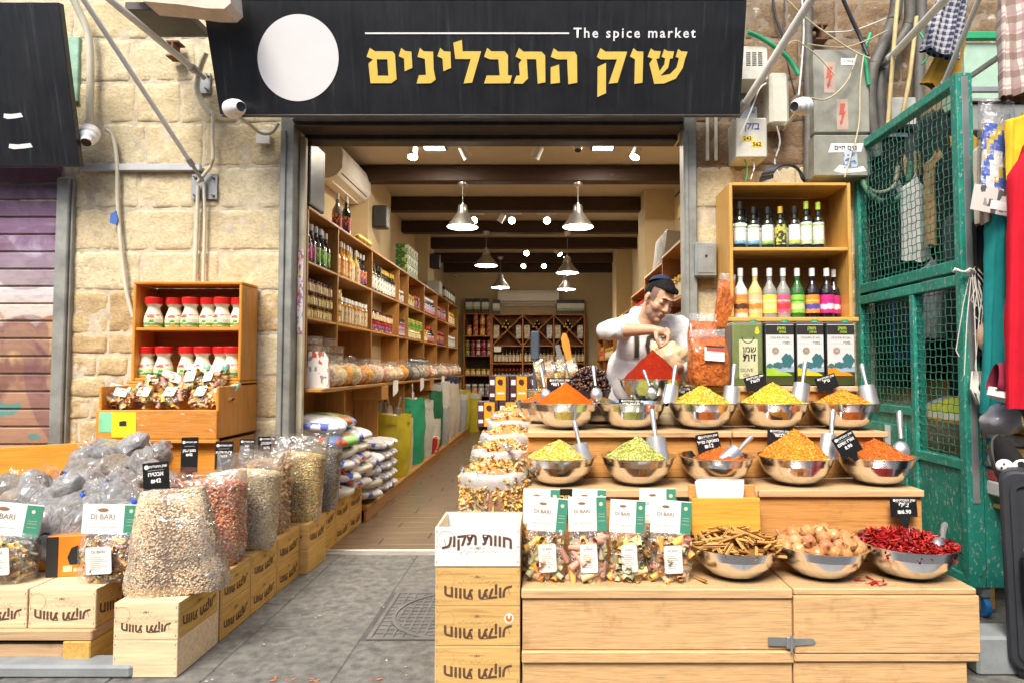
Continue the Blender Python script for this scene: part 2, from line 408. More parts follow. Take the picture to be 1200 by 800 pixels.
def stone_mesh(w, h, d=.07, amp=.012, seed=0, nu=9, nv=6):
    nu = max(6, min(18, int(w/.022))); nv = max(4, min(13, int(h/.022)))
    off = Vector((seed*3.1, seed*1.7, seed*.9)); mb = MB()
    def fr(u, v):
        e = min(u, 1-u)*w; g = min(v, 1-v)*h; k = min(1, min(e, g)/.012)
        x = (u-.5)*w; z = (v-.5)*h
        q = mnoise.fractal(Vector((x*7, 0, z*7))+off, 1, 2, 4)
        jx = mnoise.noise(Vector((x*9, 3, z*9))+off)*.006*(1 if 0 < u < 1 else .8); jz = mnoise.noise(Vector((x*9, 9, z*9))+off)*.010
        q2 = mnoise.fractal(Vector((x*22, 5, z*22))+off, 1, 2, 3)
        return (x+jx, .005*(1-k)-k*(amp*.55*q+.0055*q2), z+jz)
    mb.grid(nu, nv, fr)
    k = nu+1; L = [i for i in range(k)]+[(j+1)*k-1 for j in range(1, nv+1)]+[nv*k+i for i in range(nu-1, -1, -1)]+[j*k for j in range(nv-1, 0, -1)]
    bk = [(mb.v[i][0], d, mb.v[i][2]) for i in L]; o = len(mb.v); mb.v += bk; n = len(L)
    for i in range(n):
        mb.f.append((L[i], o+i, o+(i+1) % n, L[(i+1) % n])); mb.m.append(0); mb.sm.append(False)
    return mb
facade = thing('stone_building', 'cream limestone facade around the wide shop doorway, weathered brown near the top', 'building', (0, YF, 0))
core = MB()
core.box(-6, -1.745, .0035, .4, 0, 4.3); core.box(.985, 6, .0035, .4, 0, 2.5); core.box(-1.745, .985, .0035, .4, 2.86, 4.3)
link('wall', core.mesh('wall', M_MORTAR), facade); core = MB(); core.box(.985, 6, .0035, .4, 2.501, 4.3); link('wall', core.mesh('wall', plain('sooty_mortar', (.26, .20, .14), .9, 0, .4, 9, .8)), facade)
rows = [0, .29, .58, .86, 1.14, 1.42, 1.70, 1.965, 2.245, 2.53, 2.82, 3.10, 3.39, 3.66, 3.95, 4.25]
k_ = 0
def lay(x0, x1, z0, z1, mat, wmin, wmax, amp, rnd):
    global k_
    x = x0
    while x < x1-.01:
        w = rnd.uniform(wmin, wmax)
        if x1-(x+w) < wmin*.7: w = x1-x
        g = .0025
        k_ += 1; mb = stone_mesh(w-2*g, z1-z0-2*g, .05, amp, k_)
        link('stone', mb.mesh('stone', mat), facade, (x+w/2, 0, (z0+z1)/2)); x += w
rr = random.Random(3)
for i in range(len(rows)-1):
    z0, z1 = rows[i], rows[i+1]
    top = z0 > 3.3
    # left of the door
    if z1 <= 1.71:                                        # rubble courses
        a = z0
        while a < z1-.01:
            b_ = min(z1, a+rr.choice((.1, .14, .28))); b_ = z1 if z1-b_ < .08 else b_
            lay(-3.16, -2.55, a, b_, M_RUB, .1, .3, .022, rr); a = b_
        lay(-2.55, -1.745, z0, z1, M_RUB if i % 2 else M_LIME, .25, .42, .012, rr)
    else:
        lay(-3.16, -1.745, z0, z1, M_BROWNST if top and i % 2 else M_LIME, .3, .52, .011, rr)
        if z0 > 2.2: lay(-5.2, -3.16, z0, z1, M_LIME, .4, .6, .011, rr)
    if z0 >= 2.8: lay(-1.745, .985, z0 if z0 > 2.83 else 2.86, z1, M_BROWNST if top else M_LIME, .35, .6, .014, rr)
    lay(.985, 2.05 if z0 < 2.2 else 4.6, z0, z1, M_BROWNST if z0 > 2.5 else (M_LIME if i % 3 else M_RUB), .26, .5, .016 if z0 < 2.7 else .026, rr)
# ---- door frame
fr = MB(); fr.box(-1.741, -1.652, -.06, .06, 0, 2.86, 0, .006); fr.box(-1.735, -1.70, -.075, -.06, 0, 2.75, 0, .004)
link('door_frame', fr.mesh('door_frame', M_JAMB), facade)
fr = MB(); fr.box(.90, .985, -.06, .06, 0, 2.86, 0, .006); fr.box(.905, .93, -.072, -.06, 0, 2.75, 0, .004)
link('door_frame', fr.mesh('door_frame', M_JAMB), facade)
fr = MB(); fr.box(-1.652, .90, -.07, .1, 2.775, 2.86, 0, .006); fr.box(-1.652, .9, -.09, -.07, 2.80, 2.815, 0); fr.box(-1.652, .9, .1, .22, 2.74, 2.85, 0, .01)
link('lintel', fr.mesh('lintel', M_DKSTEEL), facade)
fr = MB(); fr.box(-1.651, -1.611, .03, .07, 0, 2.74, 0, .004)
ip = link('inner_post', fr.mesh('inner_post', plain('cream_post_paint', (.60, .54, .38), .6, 0, .25, 8, .3, 40)), facade)
st = MB(); st.box(-1.649, -1.613, .026, .0295, 1.42, 1.98)
M_POSTER = printed('poster_print', (.8, .72, .66), [(.55, .12, .3), (.8, .62, .1), (.45, .2, .4), (.3, .3, .5)], 70, .55, aspect=(1, 1, .6))
link('sticker', st.mesh('sticker', M_POSTER), ip)

# ---- ground
g = MB(); g.box(-7, 7, 2.33, 4.06, -.12, -.004); struct('pavement', g.mesh('pavement', M_SLABJ)); pav = bpy.data.objects['pavement']
g = MB(); g.box(-40, 40, -40, 2.2, -.2, -.13); struct('street', g.mesh('street', M_ROAD))
g = MB(); g.box(-40, 40, 4.4, 60, -.2, -.14); struct('ground', g.mesh('ground', M_ROAD))
kerb = link('kerb', None, None, (0, 0, 0), kind='structure')
x = -5
while x < 5:
    w = rr.uniform(.8, 1.1); g = MB(); g.box(-w/2+.004, w/2-.004, 2.205, 2.335, -.2, -.002, 0, .012); link('kerb_stone', g.mesh('kerb_stone', M_KERB), kerb, (x+w/2, 0, 0)); x += w
x = -5.0; cols = 0
MH = (-.80, -.13, 2.76, 3.34)
slabw = []
while x < 4.4:
    w = rr.choice((.34, .42, .36, .5)); y = 2.34-rr.uniform(0, .5)
    while y < 4.0:
        l = rr.choice((.6, .75, .9)); y0 = max(2.34, y); y1 = min(3.985, y+l)
        if y1-y0 > .03:
            segs = [(y0, y1)]
            if x+w > MH[0] and x < MH[1]:
                segs = []
                if y0 < MH[2]: segs.append((y0, min(y1, MH[2])))
                if y1 > MH[3]: segs.append((max(y0, MH[3]), y1))
            for a, b_ in segs:
                if b_-a < .03: continue
                g = MB(); g.box(-w/2+.002, w/2-.002, 0, b_-a-.004, -.05, rr.uniform(-.0015, .0015), 0, .003)
                link('paving_slab', g.mesh('paving_slab', M_SLAB), pav, (x+w/2, a, 0))
        y += l
    x += w
g = MB(); g.box(-1.652, .9, 3.99, 4.055, -.1, .004, 0, .004); struct('door_sill', g.mesh('door_sill', plain('sill_concrete', (.27, .25, .22), .7, 0, .3, 9, .3)))
g = MB(); g.box(-1.652, .9, 4.056, 4.075, -.1, .012, 0, .003); struct('threshold_strip', g.mesh('threshold_strip', plain('threshold_aluminium', (.75, .72, .66), .4, .4, .2)))
fl = MB(); fl.box(-2.3, 1.8, 4.076, 12.6, -.14, -.006); struct('shop_floor', fl.mesh('shop_floor', M_SLABJ)); flo = bpy.data.objects['shop_floor']
pm = MB(); pm.box(-.445, .445, .0015, .1485, -.03, 0, 0, .002); pm = pm.mesh('plank', M_PLANKF)
for j in range(56):
    for i in range(3 if j > 0 else 3):
        xx = -1.45+((j*.31) % .9)-.45+i*.9
        if xx > .9 or xx < -1.9: continue
        link('plank', pm, flo, (xx, 4.077+j*.15, 0))
# manhole cover
M_IRON = plain('cast_iron', (.17, .165, .155), .6, .3, .3, 12, .4, 80)
mh = thing('manhole_cover', 'square cast iron manhole cover with round lid set in the grey paving', 'manhole cover', ((MH[0]+MH[1])/2, (MH[2]+MH[3])/2, 0))
ww, hh = (MH[1]-MH[0])/2-.004, (MH[3]-MH[2])/2-.004
g = MB(); g.box(-ww, ww, -hh, hh, -.05, -.0025)
g.lathe([(.262, -.006), (.262, .004), (.28, .004), (.28, -.006)], 40)
for s_ in (-1, 1): g.box(s_*ww, s_*(ww-.02), -hh, hh, -.006, .003); g.box(-ww+.021, ww-.021, s_*hh, s_*(hh-.02), -.006, .003)
link('frame', g.mesh('frame', M_IRON), mh)
g = MB()
for i in range(-7, 8):
    t = i*.044
    for sx in (0, 1):
        lo, hi = (-hh+.021, hh-.021) if sx else (-ww+.021, ww-.021)
        r2 = .283**2-t*t; c_ = math.sqrt(r2) if r2 > 0 else 0
        for a, b_ in ((lo, -c_), (c_, hi)):
            if b_-a > .005 and abs(t) < (ww if sx else hh)-.03:
                (g.box(t-.004, t+.004, a, b_, -.006, .0025) if sx else g.box(a, b_, t-.004, t+.004, -.006, .0018))
link('corner_grid', g.mesh('corner_grid', M_IRON), mh, kind='stuff')
g = MB()
for i in range(-6, 7):
    t = i*.04; c_ = math.sqrt(max(0, .25**2-t*t))
    if c_ > .02: g.box(-c_, c_, t-.005, t+.005, -.006, .003); g.box(t-.005, t+.005, -c_, c_, -.006, .0022)
g.lathe([(.0, .004), (.06, .004), (.06, -.006)], 20)
link('lid', g.mesh('lid', M_IRON), mh)
# raised stone at the right and the loose kerb slab at the left
g = MB(); g.box(0, 1.4, 0, .14, 0, .15, 0, .01); thing('stone_step', 'low grey stone block on the pavement beside the stall and the dark suitcase', 'stone block', (1.68, 2.44, 0), data=g.mesh('stone_step', M_KERB))
g = MB(); g.box(-1.6, -.0, 0, .10, 0, .05, 0, .01); thing('stone_strip', 'flat grey stone strip lying on the pavement below the low crate bench', 'stone strip', (-1.60, 2.42, 0), data=g.mesh('stone_strip', M_KERB))

# ---- the building across the street (seen in the metal bowls)
ob = thing('opposite_building', 'plain pale stone building with dark shopfronts across the street', 'building', (0, -3.2, -.13))
g = MB(); g.box(-14, 14, -1, 0, 3.0, 5.2); 
for i in range(-6, 7): g.box(i*2.3-.3, i*2.3+.3, -1, 0, 0, 2.99)
link('wall', g.mesh('wall', plain('grey_render', (.46, .47, .48), .8)), ob)
g = MB(); g.box(-14, 14, -1, -.5, 0, 2.99); link('shopfront', g.mesh('shopfront', plain('dark_shopfront', (.10, .08, .07), .5)), ob)

# ---- interior shell
def wallbox(name, *b): g = MB(); g.box(*b); return struct(name, g.mesh(name, M_INWALL))
wallbox('wall_left', -2.15, -2.0, 4.431, 12.4, 0, 3.3); wallbox('wall_right', 1.45, 1.6, 4.431, 12.4, 0, 3.3)
wallbox('wall_back', -2.0, 1.45, 12.25, 12.4, 0, 3.3)
for i, (a, b_) in enumerate(((6.15, 7.05), (9.3, 9.8))): wallbox('pilaster_left', -2.0, -1.80, a, b_, 0, 3.3)
wallbox('pilaster_right', 1.12, 1.45, 6.9, 7.4, 0, 3.3); wallbox('pilaster_right', 1.18, 1.45, 10.3, 10.9, 0, 3.3); wallbox('wall_niche', 1.3, 1.45, 8.2, 8.7, 0, 3.3)
g = MB(); g.box(-2.15, 1.6, 4.43, 12.4, 3.22, 3.4); struct('ceiling', g.mesh('ceiling', M_CEIL)); ceil = bpy.data.objects['ceiling']
g = MB(); g.box(-1.745, .985, 4.431, 4.6, 2.87, 3.22); struct('wall_front', g.mesh('wall_front', M_INWALL))
for y in (4.97, 6.05, 7.2, 8.4, 9.5, 10.8, 11.9):
    g = MB(); g.box(-2.0, 1.45, 0, .13, 0, .16, 0, .008); link('ceiling_beam', g.mesh('ceiling_beam', M_DARKWOOD), ceil, (0, y, 3.05), kind='structure')
# ================================================================ signs and wall fittings
M_SIGN = None
def sign_mat():
    m, n, b, o = new_mat('black_sign_panel')
    v = coords(n, False); f = noise(n, v, 3, 6, .7); dr = noise(n, coords(n, False, (16, 16, .9)), 2.0, 6, .7)
    col = ramp(n, f, [(.3, (.008, .009, .011)), (.75, (.024, .025, .028))])
    col = mixc(n, ramp(n, dr, [(.58, (0, 0, 0)), (.74, (.6,)*3)]), col, (.075, .075, .07)); n.links.new(col, b.inputs['Base Color'])
    r = N(n, 'ShaderNodeMapRange'); r.inputs['To Min'].default_value = .18; r.inputs['To Max'].default_value = .5; n.links.new(dr, r.inputs[0]); n.links.new(r.outputs[0], b.inputs['Roughness'])
    sp = noise(n, v, 60, 3, .6); bump(n, b, sp, .05, .002); return m
M_SIGN = sign_mat()
# main sign: a board leaning outward at the top. local frame: origin at its lower left corner, u along x, w up the board
SB, ST = W(258, 134, 3.72), W(237, 1, 3.55)
su = Vector((1, 0, 0)); sw = Vector((0, ST.y-SB.y, ST.z-SB.z)).normalized(); sn = su.cross(sw)      # sn faces the street
SM = Matrix(((su.x, -sn.x, sw.x, 0), (su.y, -sn.y, sw.y, 0), (su.z, -sn.z, sw.z, 0), (0, 0, 0, 1)))
tilt = math.atan2(-(ST.y-SB.y), ST.z-SB.z)
sign = thing('shop_sign', 'large black shop sign board with gold Hebrew lettering and a blank white disc', 'sign', SB, (tilt, 0, 0))
def on_sign(u, v):
    d = ray(u, v); o = Vector((0, 0, H)); t = (SB-o).dot(sn)/d.dot(sn); p = o+d*t-SB
    return p.x, p.dot(sw)
hS = (ST-SB).dot(sw); xr = on_sign(867, 134)[0]; xrt = on_sign(875, 1)[0]; xlt = on_sign(237, 1)[0]
g = MB(); g.prism([(0, 0), (xr, 0), (xrt, hS), (xlt, hS)], .035); link('panel', g.mesh('panel', M_SIGN), sign)
g = MB(); g.box(xlt, xrt, .0, .05, hS+.002, hS+.03, 0, .004); g.box(.01, xr-.01, -.004, .03, -.016, -.002, 0, .003); link('edge_trim', g.mesh('edge_trim', M_DKSTEEL), sign)
dc = [on_sign(349.5+47.5*math.cos(a*PI/32), 68-51*math.sin(a*PI/32)) for a in range(64)]
g = MB(); g.prism(dc, .003); link('disc', g.mesh('disc', plain('sign_white', (.85, .85, .84), .35, var=.05, vs=3)), sign, (0, -.003, 0))
z1 = lambda a: [(420+x/6, 40+y/6) for x, y in a]
z2 = lambda a: [(610+x/5.714, 40+y/5.714) for x, y in a]
LET = [
 (z1([(82,100),(118,124),(240,124),(258,145),(270,320),(232,348),(86,348),(72,210),(104,182),(58,162)]), [z1([(130,180),(205,180),(212,295),(138,295)])]),
 (z1([(302,100),(330,122),(374,126),(380,240),(326,264),(322,176),(284,158)]), []),
 (z1([(434,100),(460,124),(526,126),(530,250),(544,322),(512,348),(410,350),(426,292),(476,290),(468,178),(416,162)]), []),
 (z1([(576,100),(604,124),(648,126),(652,240),(598,264),(592,176),(556,158)]), []),
 (z1([(668,64),(728,44),(734,124),(864,124),(800,344),(740,350),(790,178),(682,178)]), []),
 (z1([(906,100),(936,124),(1030,124),(1052,150),(1052,292),(1080,294),(1066,348),(884,350),(902,294),(994,294),(984,180),(924,180),(884,162)]), []),
 ([(608.3,56.7),(613.5,61),(634.5,61),(638.9,65.4),(639.2,96.9),(630.1,98.6),(628.4,69.8),(617.4,69.8),(618.8,92.5),(612.6,98.6),(601.7,98.3),(605,89.3),(609.2,88.7),(608,75),(611.5,70.5),(604,66.7)], []),
 (z2([(222,97),(252,120),(362,120),(378,145),(380,328),(320,338),(312,172),(245,172),(202,155)]), []),
 (z2([(202,225),(258,206),(264,328),(202,336)]), []),
 (z2([(535,97),(570,120),(714,120),(650,328),(590,335),(645,172),(535,172),(510,155)]), []),
 (z2([(516,222),(572,195),(572,398),(514,424)]), []),
 (z2([(756,97),(780,118),(822,120),(816,328),(762,336),(766,172),(732,152)]), []),
 (z2([(872,99),(895,115),(938,118),(928,165),(908,168),(932,255),(935,282),(1000,270),(1045,225),(1060,165),(1038,155),(1055,102),(1075,118),(1118,120),(1100,172),(1085,230),(1040,300),(960,333),(895,336),(862,200),(885,168),(850,155)]), []),
 (z2([(962,103),(985,117),(1028,118),(1018,165),(1000,168),(988,228),(934,284),(931,250),(962,205),(968,165),(944,155)]), []),
]
for i, (o_, hs) in enumerate(LET):
    e = .0006 if i == len(LET)-1 else 0
    g = MB(); g.prism([on_sign(*p) for p in o_], .004, None, 0, [[on_sign(*p) for p in h] for h in hs]); link('letter', g.mesh('letter', M_GOLD), sign, (0, -.004-e, 0))
a, b_ = on_sign(428, 40.4), on_sign(667, 38.4); g = MB(); g.box(a[0], b_[0], -.003, 0, a[1], a[1]+.009); link('rule', g.mesh('rule', M_WPAINT), sign)
p0, p1 = on_sign(672, 40), on_sign(815, 40); t = text_mesh('The spice market', .078, M_WPAINT, .0012, heb=False, spacing=1.28)
tw = max(v.co.x for v in t.vertices)-min(v.co.x for v in t.vertices)
link('lettering', t, sign, ((p0[0]+p1[0])/2, -.003, p0[1]+.002), (0, 0, 0), ((p1[0]-p0[0])/tw, 1, 1))
# neighbour's sign
SB2, ST2 = W(93, 195, 3.80), W(62, 3, 3.60); h2 = (ST2-SB2).length; tl2 = math.atan2(-(ST2.y-SB2.y), ST2.z-SB2.z)
s2 = thing('neighbour_sign', 'plain black sign panel with two torn white patches over the roller shutter', 'sign', SB2, (tl2, 0, 0))
g = MB(); g.box(-1.5, 0, 0, .04, 0, h2, 0, .003); link('panel', g.mesh('panel', M_SIGN), s2)
for (cx_, cz, w_) in ((-.37, .30, .12), (-.35, .12, .15)):
    g = MB(); g.prism([(cx_-w_/2, cz-.01), (cx_-w_*.3, cz-.018), (cx_+w_*.1, cz-.014), (cx_+w_/2, cz-.006), (cx_+w_*.42, cz+.018), (cx_-w_*.1, cz+.01), (cx_-w_*.45, cz+.014)], .002)
    link('torn_patch', g.mesh('torn_patch', M_WPAINT), s2, (0, -.002, 0))

# ---- roller shutter of the shop next door
def shutter_mat():
    m, n, b, o = new_mat('graffiti_shutter')
    v = coords(n, False, (1, 1, 1), True); sp = N(n, 'ShaderNodeSeparateXYZ'); n.links.new(v, sp.inputs[0])
    ns = noise(n, v, 3.5, 3, .5, 2.5)
    ad = N(n, 'ShaderNodeMath', operation='MULTIPLY_ADD'); ad.inputs[1].default_value = .55; n.links.new(ns, ad.inputs[0]); n.links.new(sp.outputs[2], ad.inputs[2])
    mr = N(n, 'ShaderNodeMapRange'); mr.inputs['From Min'].default_value = .3; mr.inputs['From Max'].default_value = 2.8; n.links.new(ad.outputs[0], mr.inputs[0])
    r = N(n, 'ShaderNodeValToRGB'); e = r.color_ramp.elements; r.color_ramp.interpolation = 'EASE'
    st = [(0, (.26, .14, .11)), (.40, (.42, .24, .15)), (.46, (.24, .12, .09)), (.53, (.54, .34, .17)), (.585, (.38, .2, .13)), (.61, (.62, .55, .46)), (.68, (.64, .58, .58)), (.76, (.44, .37, .48)), (.83, (.24, .14, .24)), (1, (.10, .05, .09))]
    while len(e) < len(st): e.new(.5)
    for i, (p, c) in enumerate(st): e[i].position = p; e[i].color = (*c, 1)
    n.links.new(mr.outputs[0], r.inputs[0])
    w = N(n, 'ShaderNodeTexWave', wave_type='RINGS'); w.inputs['Scale'].default_value = 1.1; w.inputs['Distortion'].default_value = 9; w.inputs['Detail'].default_value = 1; n.links.new(v, w.inputs['Vector'])
    col = mixc(n, ramp(n, w.outputs['Fac'], [(.55, (0, 0, 0)), (.62, (.5,)*3)]), r.outputs[0], (.16, .07, .1))
    tq = noise(n, v, 6, 0, .5); hm = N(n, 'ShaderNodeMapRange'); hm.inputs['From Min'].default_value = 1.2; hm.inputs['From Max'].default_value = 1.0; n.links.new(sp.outputs[2], hm.inputs[0])
    tm = N(n, 'ShaderNodeMath', operation='MULTIPLY'); n.links.new(ramp(n, tq, [(.66, (0, 0, 0)), (.68, (.8,)*3)]), tm.inputs[0]); n.links.new(hm.outputs[0], tm.inputs[1])
    col = mixc(n, tm.outputs[0], col, (.07, .3, .28))
    d = noise(n, coords(n, False, (1, 1, 4), True), 8, 6, .7); col = mixc(n, ramp(n, d, [(.5, (0, 0, 0)), (.8, (.5,)*3)]), col, (.1, .07, .06))
    n.links.new(col, b.inputs['Base Color']); b.inputs['Roughness'].default_value = .45; return m
M_SHUT = shutter_mat()
sx0, sx1 = -4.6, W(70, 300, YF).x
rs = thing('roller_shutter', 'closed roller shutter painted with purple clouds over orange and brown shapes', 'roller shutter', ((sx0+sx1)/2, YF, 0))
wS = (sx1-sx0)/2
g = MB(); prof = [(-.006, 0), (-.013, .004), (-.016, .05), (-.016, .096), (-.009, .102), (.006, .103), (.006, .114)]
g.grid(1, len(prof)-1, lambda u, v: (-wS+2*wS*u, prof[min(len(prof)-1, round(v*(len(prof)-1)))][0], prof[min(len(prof)-1, round(v*(len(prof)-1)))][1]), 0, False)
slat = g.mesh('slat', M_SHUT)
for i in range(22): link('slat', slat, rs, (0, 0, .02+i*.1143))
g = MB(); g.box(-wS, wS, .02, .03, 0, 2.6); link('backing', g.mesh('backing', M_DKSTEEL), rs)
g = MB(); g.box(wS+.002, wS+.085, -.05, .03, 0, 2.44, 0, .006); g.box(wS+.087, wS+.10, -.03, .03, 0, 2.44, 0, .003); link('guide_rail', g.mesh('guide_rail', M_JAMB), rs)

# ---- poles, pipes, cameras
M_PIPE = plain('grey_white_pipe', (.78, .78, .73), .4, 0, .1)
M_PVC = plain('ivory_conduit', (.66, .62, .48), .5, 0, .15)
M_CORR = plain('grey_corrugated_hose', (.17, .16, .14), .6, 0, .3)
def spline(pts, k=6):
    P_ = [Vector(p) for p in pts]; out = []
    for i in range(len(P_)-1):
        a, b, c, d = P_[max(i-1, 0)], P_[i], P_[i+1], P_[min(i+2, len(P_)-1)]
        for j in range(k):
            t = j/k; out.append(.5*((2*b)+(c-a)*t+(2*a-5*b+4*c-d)*t*t+(-a+3*b-3*c+d)*t**3))
    return out+[P_[-1]]
def pipe(name, label, cat, pts, r, mat, group=None, corr=False, k=6, n=8):
    p = spline(pts, k) if len(pts) > 2 else [Vector(q) for q in pts]
    if corr:                                               # ribs of a corrugated hose
        L = []; tot = sum((p[i+1]-p[i]).length for i in range(len(p)-1)); m_ = int(tot/.006); acc = 0; i = 0
        for s_ in range(m_+1):
            t = s_/m_*tot
            while i < len(p)-2 and acc+(p[i+1]-p[i]).length < t: acc += (p[i+1]-p[i]).length; i += 1
            L.append(p[i].lerp(p[i+1], min(1, (t-acc)/max(1e-6, (p[i+1]-p[i]).length))))
        p = L; rr_ = [r*(1.0 if q % 2 else .86) for q in range(len(p))]
    else: rr_ = r
    o = p[0].copy(); g = MB(); g.tube([q-o for q in p], rr_, n); return thing(name, label, cat, o, data=g.mesh(name, mat), group=group)
def wp(l): return [W(*q) for q in l]
def awning_pole(a, b, label, r=.016, collar=True):
    t = thing('awning_pole', label, 'pole', a, group='diagonal awning poles'); d = b-a
    g = MB(); g.tube([(0, 0, 0), d*.86], r, 12); link('tube', g.mesh('tube', M_PIPE), t)
    g = MB(); g.tube([d*.86, d*.9], r*1.35, 12); g.tube([d*.9, d], r*.8, 10); link('end_fitting', g.mesh('end_fitting', M_STEEL), t)
awning_pole(W(90, -12, 3.2), W(238, 213, 3.98), 'thin pale awning pole running down to the bolted plate left of the door', .014)
awning_pole(W(112, -14, 3.3), W(240, 92, 3.9), 'thick pale awning pole ending behind the upper left corner of the shop sign', .02)
awning_pole(W(968, -28, 3.2), W(862, 140, 3.92), 'thick white awning pole crossing the cream meter box right of the shop sign', .024)
awning_pole(W(1112, -5, 3.0), W(1036, 76, 3.9), 'grey awning pole ending beside the looped grey hoses', .022)
awning_pole(W(1152, -12, 2.9), W(1100, 112, 3.4), 'thin grey pole leaning over the green mesh gate', .013)
def plate(x, y, w, h, label):
    p = W(x, y, YF-.012); t = thing('mounting_plate', label, 'plate', p, group='bolted wall plates')
    g = MB(); g.box(-w/2, w/2, -.006, .004, -h/2, h/2, 0, .002); link('plate', g.mesh('plate', M_STEEL), t)
    for a in (-1, 1):
        for c in (-1, 1):
            g = MB(); g.tube([(a*w*.35, -.04, c*h*.35), (a*w*.35, -.006, c*h*.35)], .005, 6); g.tube([(a*w*.35, -.016, c*h*.35), (a*w*.35, -.006, c*h*.35)], .011, 6); link('bolt', g.mesh('bolt', M_STEEL), t)
plate(240, 219, .17, .17, 'square steel plate with bolts at the foot of the thin left awning pole')
plate(238, 98, .1, .14, 'small steel plate behind the corner of the shop sign')
plate(873, 142, .16, .19, 'square steel plate with bolts under the thick white right awning pole')
p = W(98, 197, YF-.02); g = MB(); L_ = W(236, 197, YF-.02).x-p.x; g.box(0, L_, -.02, .012, -.022, .022, 0, .003)
thing('flat_bar', 'grey flat metal bar fixed across the limestone below the left dome camera', 'metal bar', p, data=g.mesh('flat_bar', plain('painted_bar', (.5, .52, .54), .45, .2, .1)))
pipe('white_conduit', 'thick ivory corrugated conduit curving down to the left dome camera', 'conduit', wp([(82, -8, 3.9), (92, 12, 3.93), (103, 40, 3.96), (106, 80, 3.97), (105, 146, 3.97)]), .024, M_PVC, corr=True)
pipe('cable_conduit', 'long ivory cable pipe from the left dome camera down to the jar cabinet', 'conduit', wp([(124, 152, 3.97), (132, 160, 3.99), (137, 190, 3.99), (138, 240, 4.0), (142, 290, 4.0), (148, 340, 4.0), (156, 372, 4.0)]), .012, M_PVC)
pipe('cable_conduit', 'ivory cable pipe looping from behind the shop sign to the bolted left plate', 'conduit', wp([(250, 132, 3.96), (249, 160, 3.98), (249, 190, 3.98), (240, 204, 3.98), (232, 214, 3.98)]), .012, M_PVC)
pipe('cable_conduit', 'left one of two ivory pipes running from the bolted plate to the jar cabinet', 'conduit', wp([(232, 218, 3.99), (231, 260, 4.0), (228, 331, 4.0)]), .012, M_PVC)
pipe('cable_conduit', 'right one of two ivory pipes running from the bolted plate to the jar cabinet', 'conduit', wp([(239, 216, 3.99), (240, 260, 4.0), (238, 331, 4.0)]), .010, M_PVC)
pipe('white_conduit', 'bent taped conduit hanging beside the left end of the shop sign', 'conduit', wp([(242, 62, 3.9), (235, 80, 3.93), (231, 104, 3.95), (238, 122, 3.96), (248, 134, 3.97)]), .018, M_PVC, corr=True)
p = W(133, 256, 3.98); g = MB(); g.prism([(-.025, -.03), (.018, -.045), (.028, -.005), (.012, .05), (-.02, .028)], .012); thing('blue_tag', 'small blue plastic tag tied to the long ivory cable pipe', 'tag', p, data=g.mesh('blue_tag', plain('blue_plastic', (.07, .16, .5), .4)))
p = W(75, 44, 4.02); g = MB(); g.box(0, .11, -.012, .02, -.44, 0, 0, .004); thing('metal_sheet', 'narrow mint green metal panel beside the black neighbour sign', 'panel', p, data=g.mesh('green_panel', plain('mint_paint', (.30, .50, .38), .5, .1, .3)))
p = W(206, 52, 3.97); g = MB(); g.box(-.04, .04, -.04, .04, -.005, .005); g.box(-.006, .006, -.04, .04, -.09, -.005); g.box(-.04, .04, -.04, .04, -.10, -.09); thing('iron_bracket', 'rusty stub of iron beam sticking out of the limestone left of the sign', 'bracket', p, data=g.mesh('iron_bracket', plain('rusty_iron', (.17, .085, .045), .8, .3, .4)))
p = W(722/6+840, 195/6, 3.97); g = MB(); g.box(-.04, .04, -.04, .04, -.005, .005); g.box(-.006, .006, -.04, .04, -.09, -.005); g.box(-.04, .04, -.04, .04, -.10, -.09); thing('iron_bracket', 'rusty stub of iron beam above the grey electric cabinets', 'bracket', p, data=g.mesh('iron_bracket', MATS['rusty_iron']))
p = W(158, 8, 3.35); g = MB(); g.prism([(-.1, .16), (.12, .16), (.52, .16), (.535, .02), (.50, -.012), (.40, -.01), (.25, .012), (.05, .03)], .14); thing('awning_board', 'broken pale fibreboard edge of the awning above the shop sign corner', 'board', p, data=g.mesh('awning_board', plain('pale_board', (.66, .56, .46), .8, 0, .15)))
p = W(146, 8, 3.5); g = MB(); g.box(0, .33, 0, .3, -.02, .03, 0, .004); thing('awning_sheet', 'dark flat awning panel left of the broken pale board', 'panel', p, data=g.mesh('awning_panel', M_DKSTEEL))
def dome_camera(p, aim, label, s=1.0, arm=None):
    t = thing('security_camera', label, 'camera', p, group='white security cameras')
    q = Vector(aim).normalized().to_track_quat('Z', 'Y').to_matrix().to_4x4()
    g = MB(); g.lathe([(0, -.07*s), (.045*s, -.07*s), (.058*s, -.062*s), (.058*s, -.01*s), (.05*s, 0)], 20); g.xf(q); link('base', g.mesh('base', M_WHITE), t)
    g = MB(); g.lathe([(.05*s, 0), (.054*s, .01*s), (.05*s, .035*s), (.036*s, .055*s), (.034*s, .075*s), (.03*s, .08*s)], 20); g.xf(q); link('housing', g.mesh('housing', M_WHITE), t)
    g = MB(); g.lathe([(.03*s, .08*s), (.026*s, .076*s), (0, .074*s)], 16); g.xf(q); link('lens', g.mesh('lens', M_BLACK), t)
    if arm:
        g = MB(); a = [Vector(x)-Vector(p) for x in arm]; g.tube(spline(a) if len(a) > 2 else a, .011, 8); link('arm', g.mesh('arm', M_PVC), t)
    return t
dome_camera(W(104, 160, 3.86), (.25, -.6, -.75), 'white dome camera hanging right of the black neighbour sign', .95)
dome_camera(W(276, 127, 3.62), (.9, -.75, -.18), 'white camera on a bracket at the lower left corner of the shop sign', .95, [W(276, 135, 3.65), W(292, 146, 3.8), W(305, 156, 3.93), W(318, 156, 3.96), W(326, 145, 3.97)])
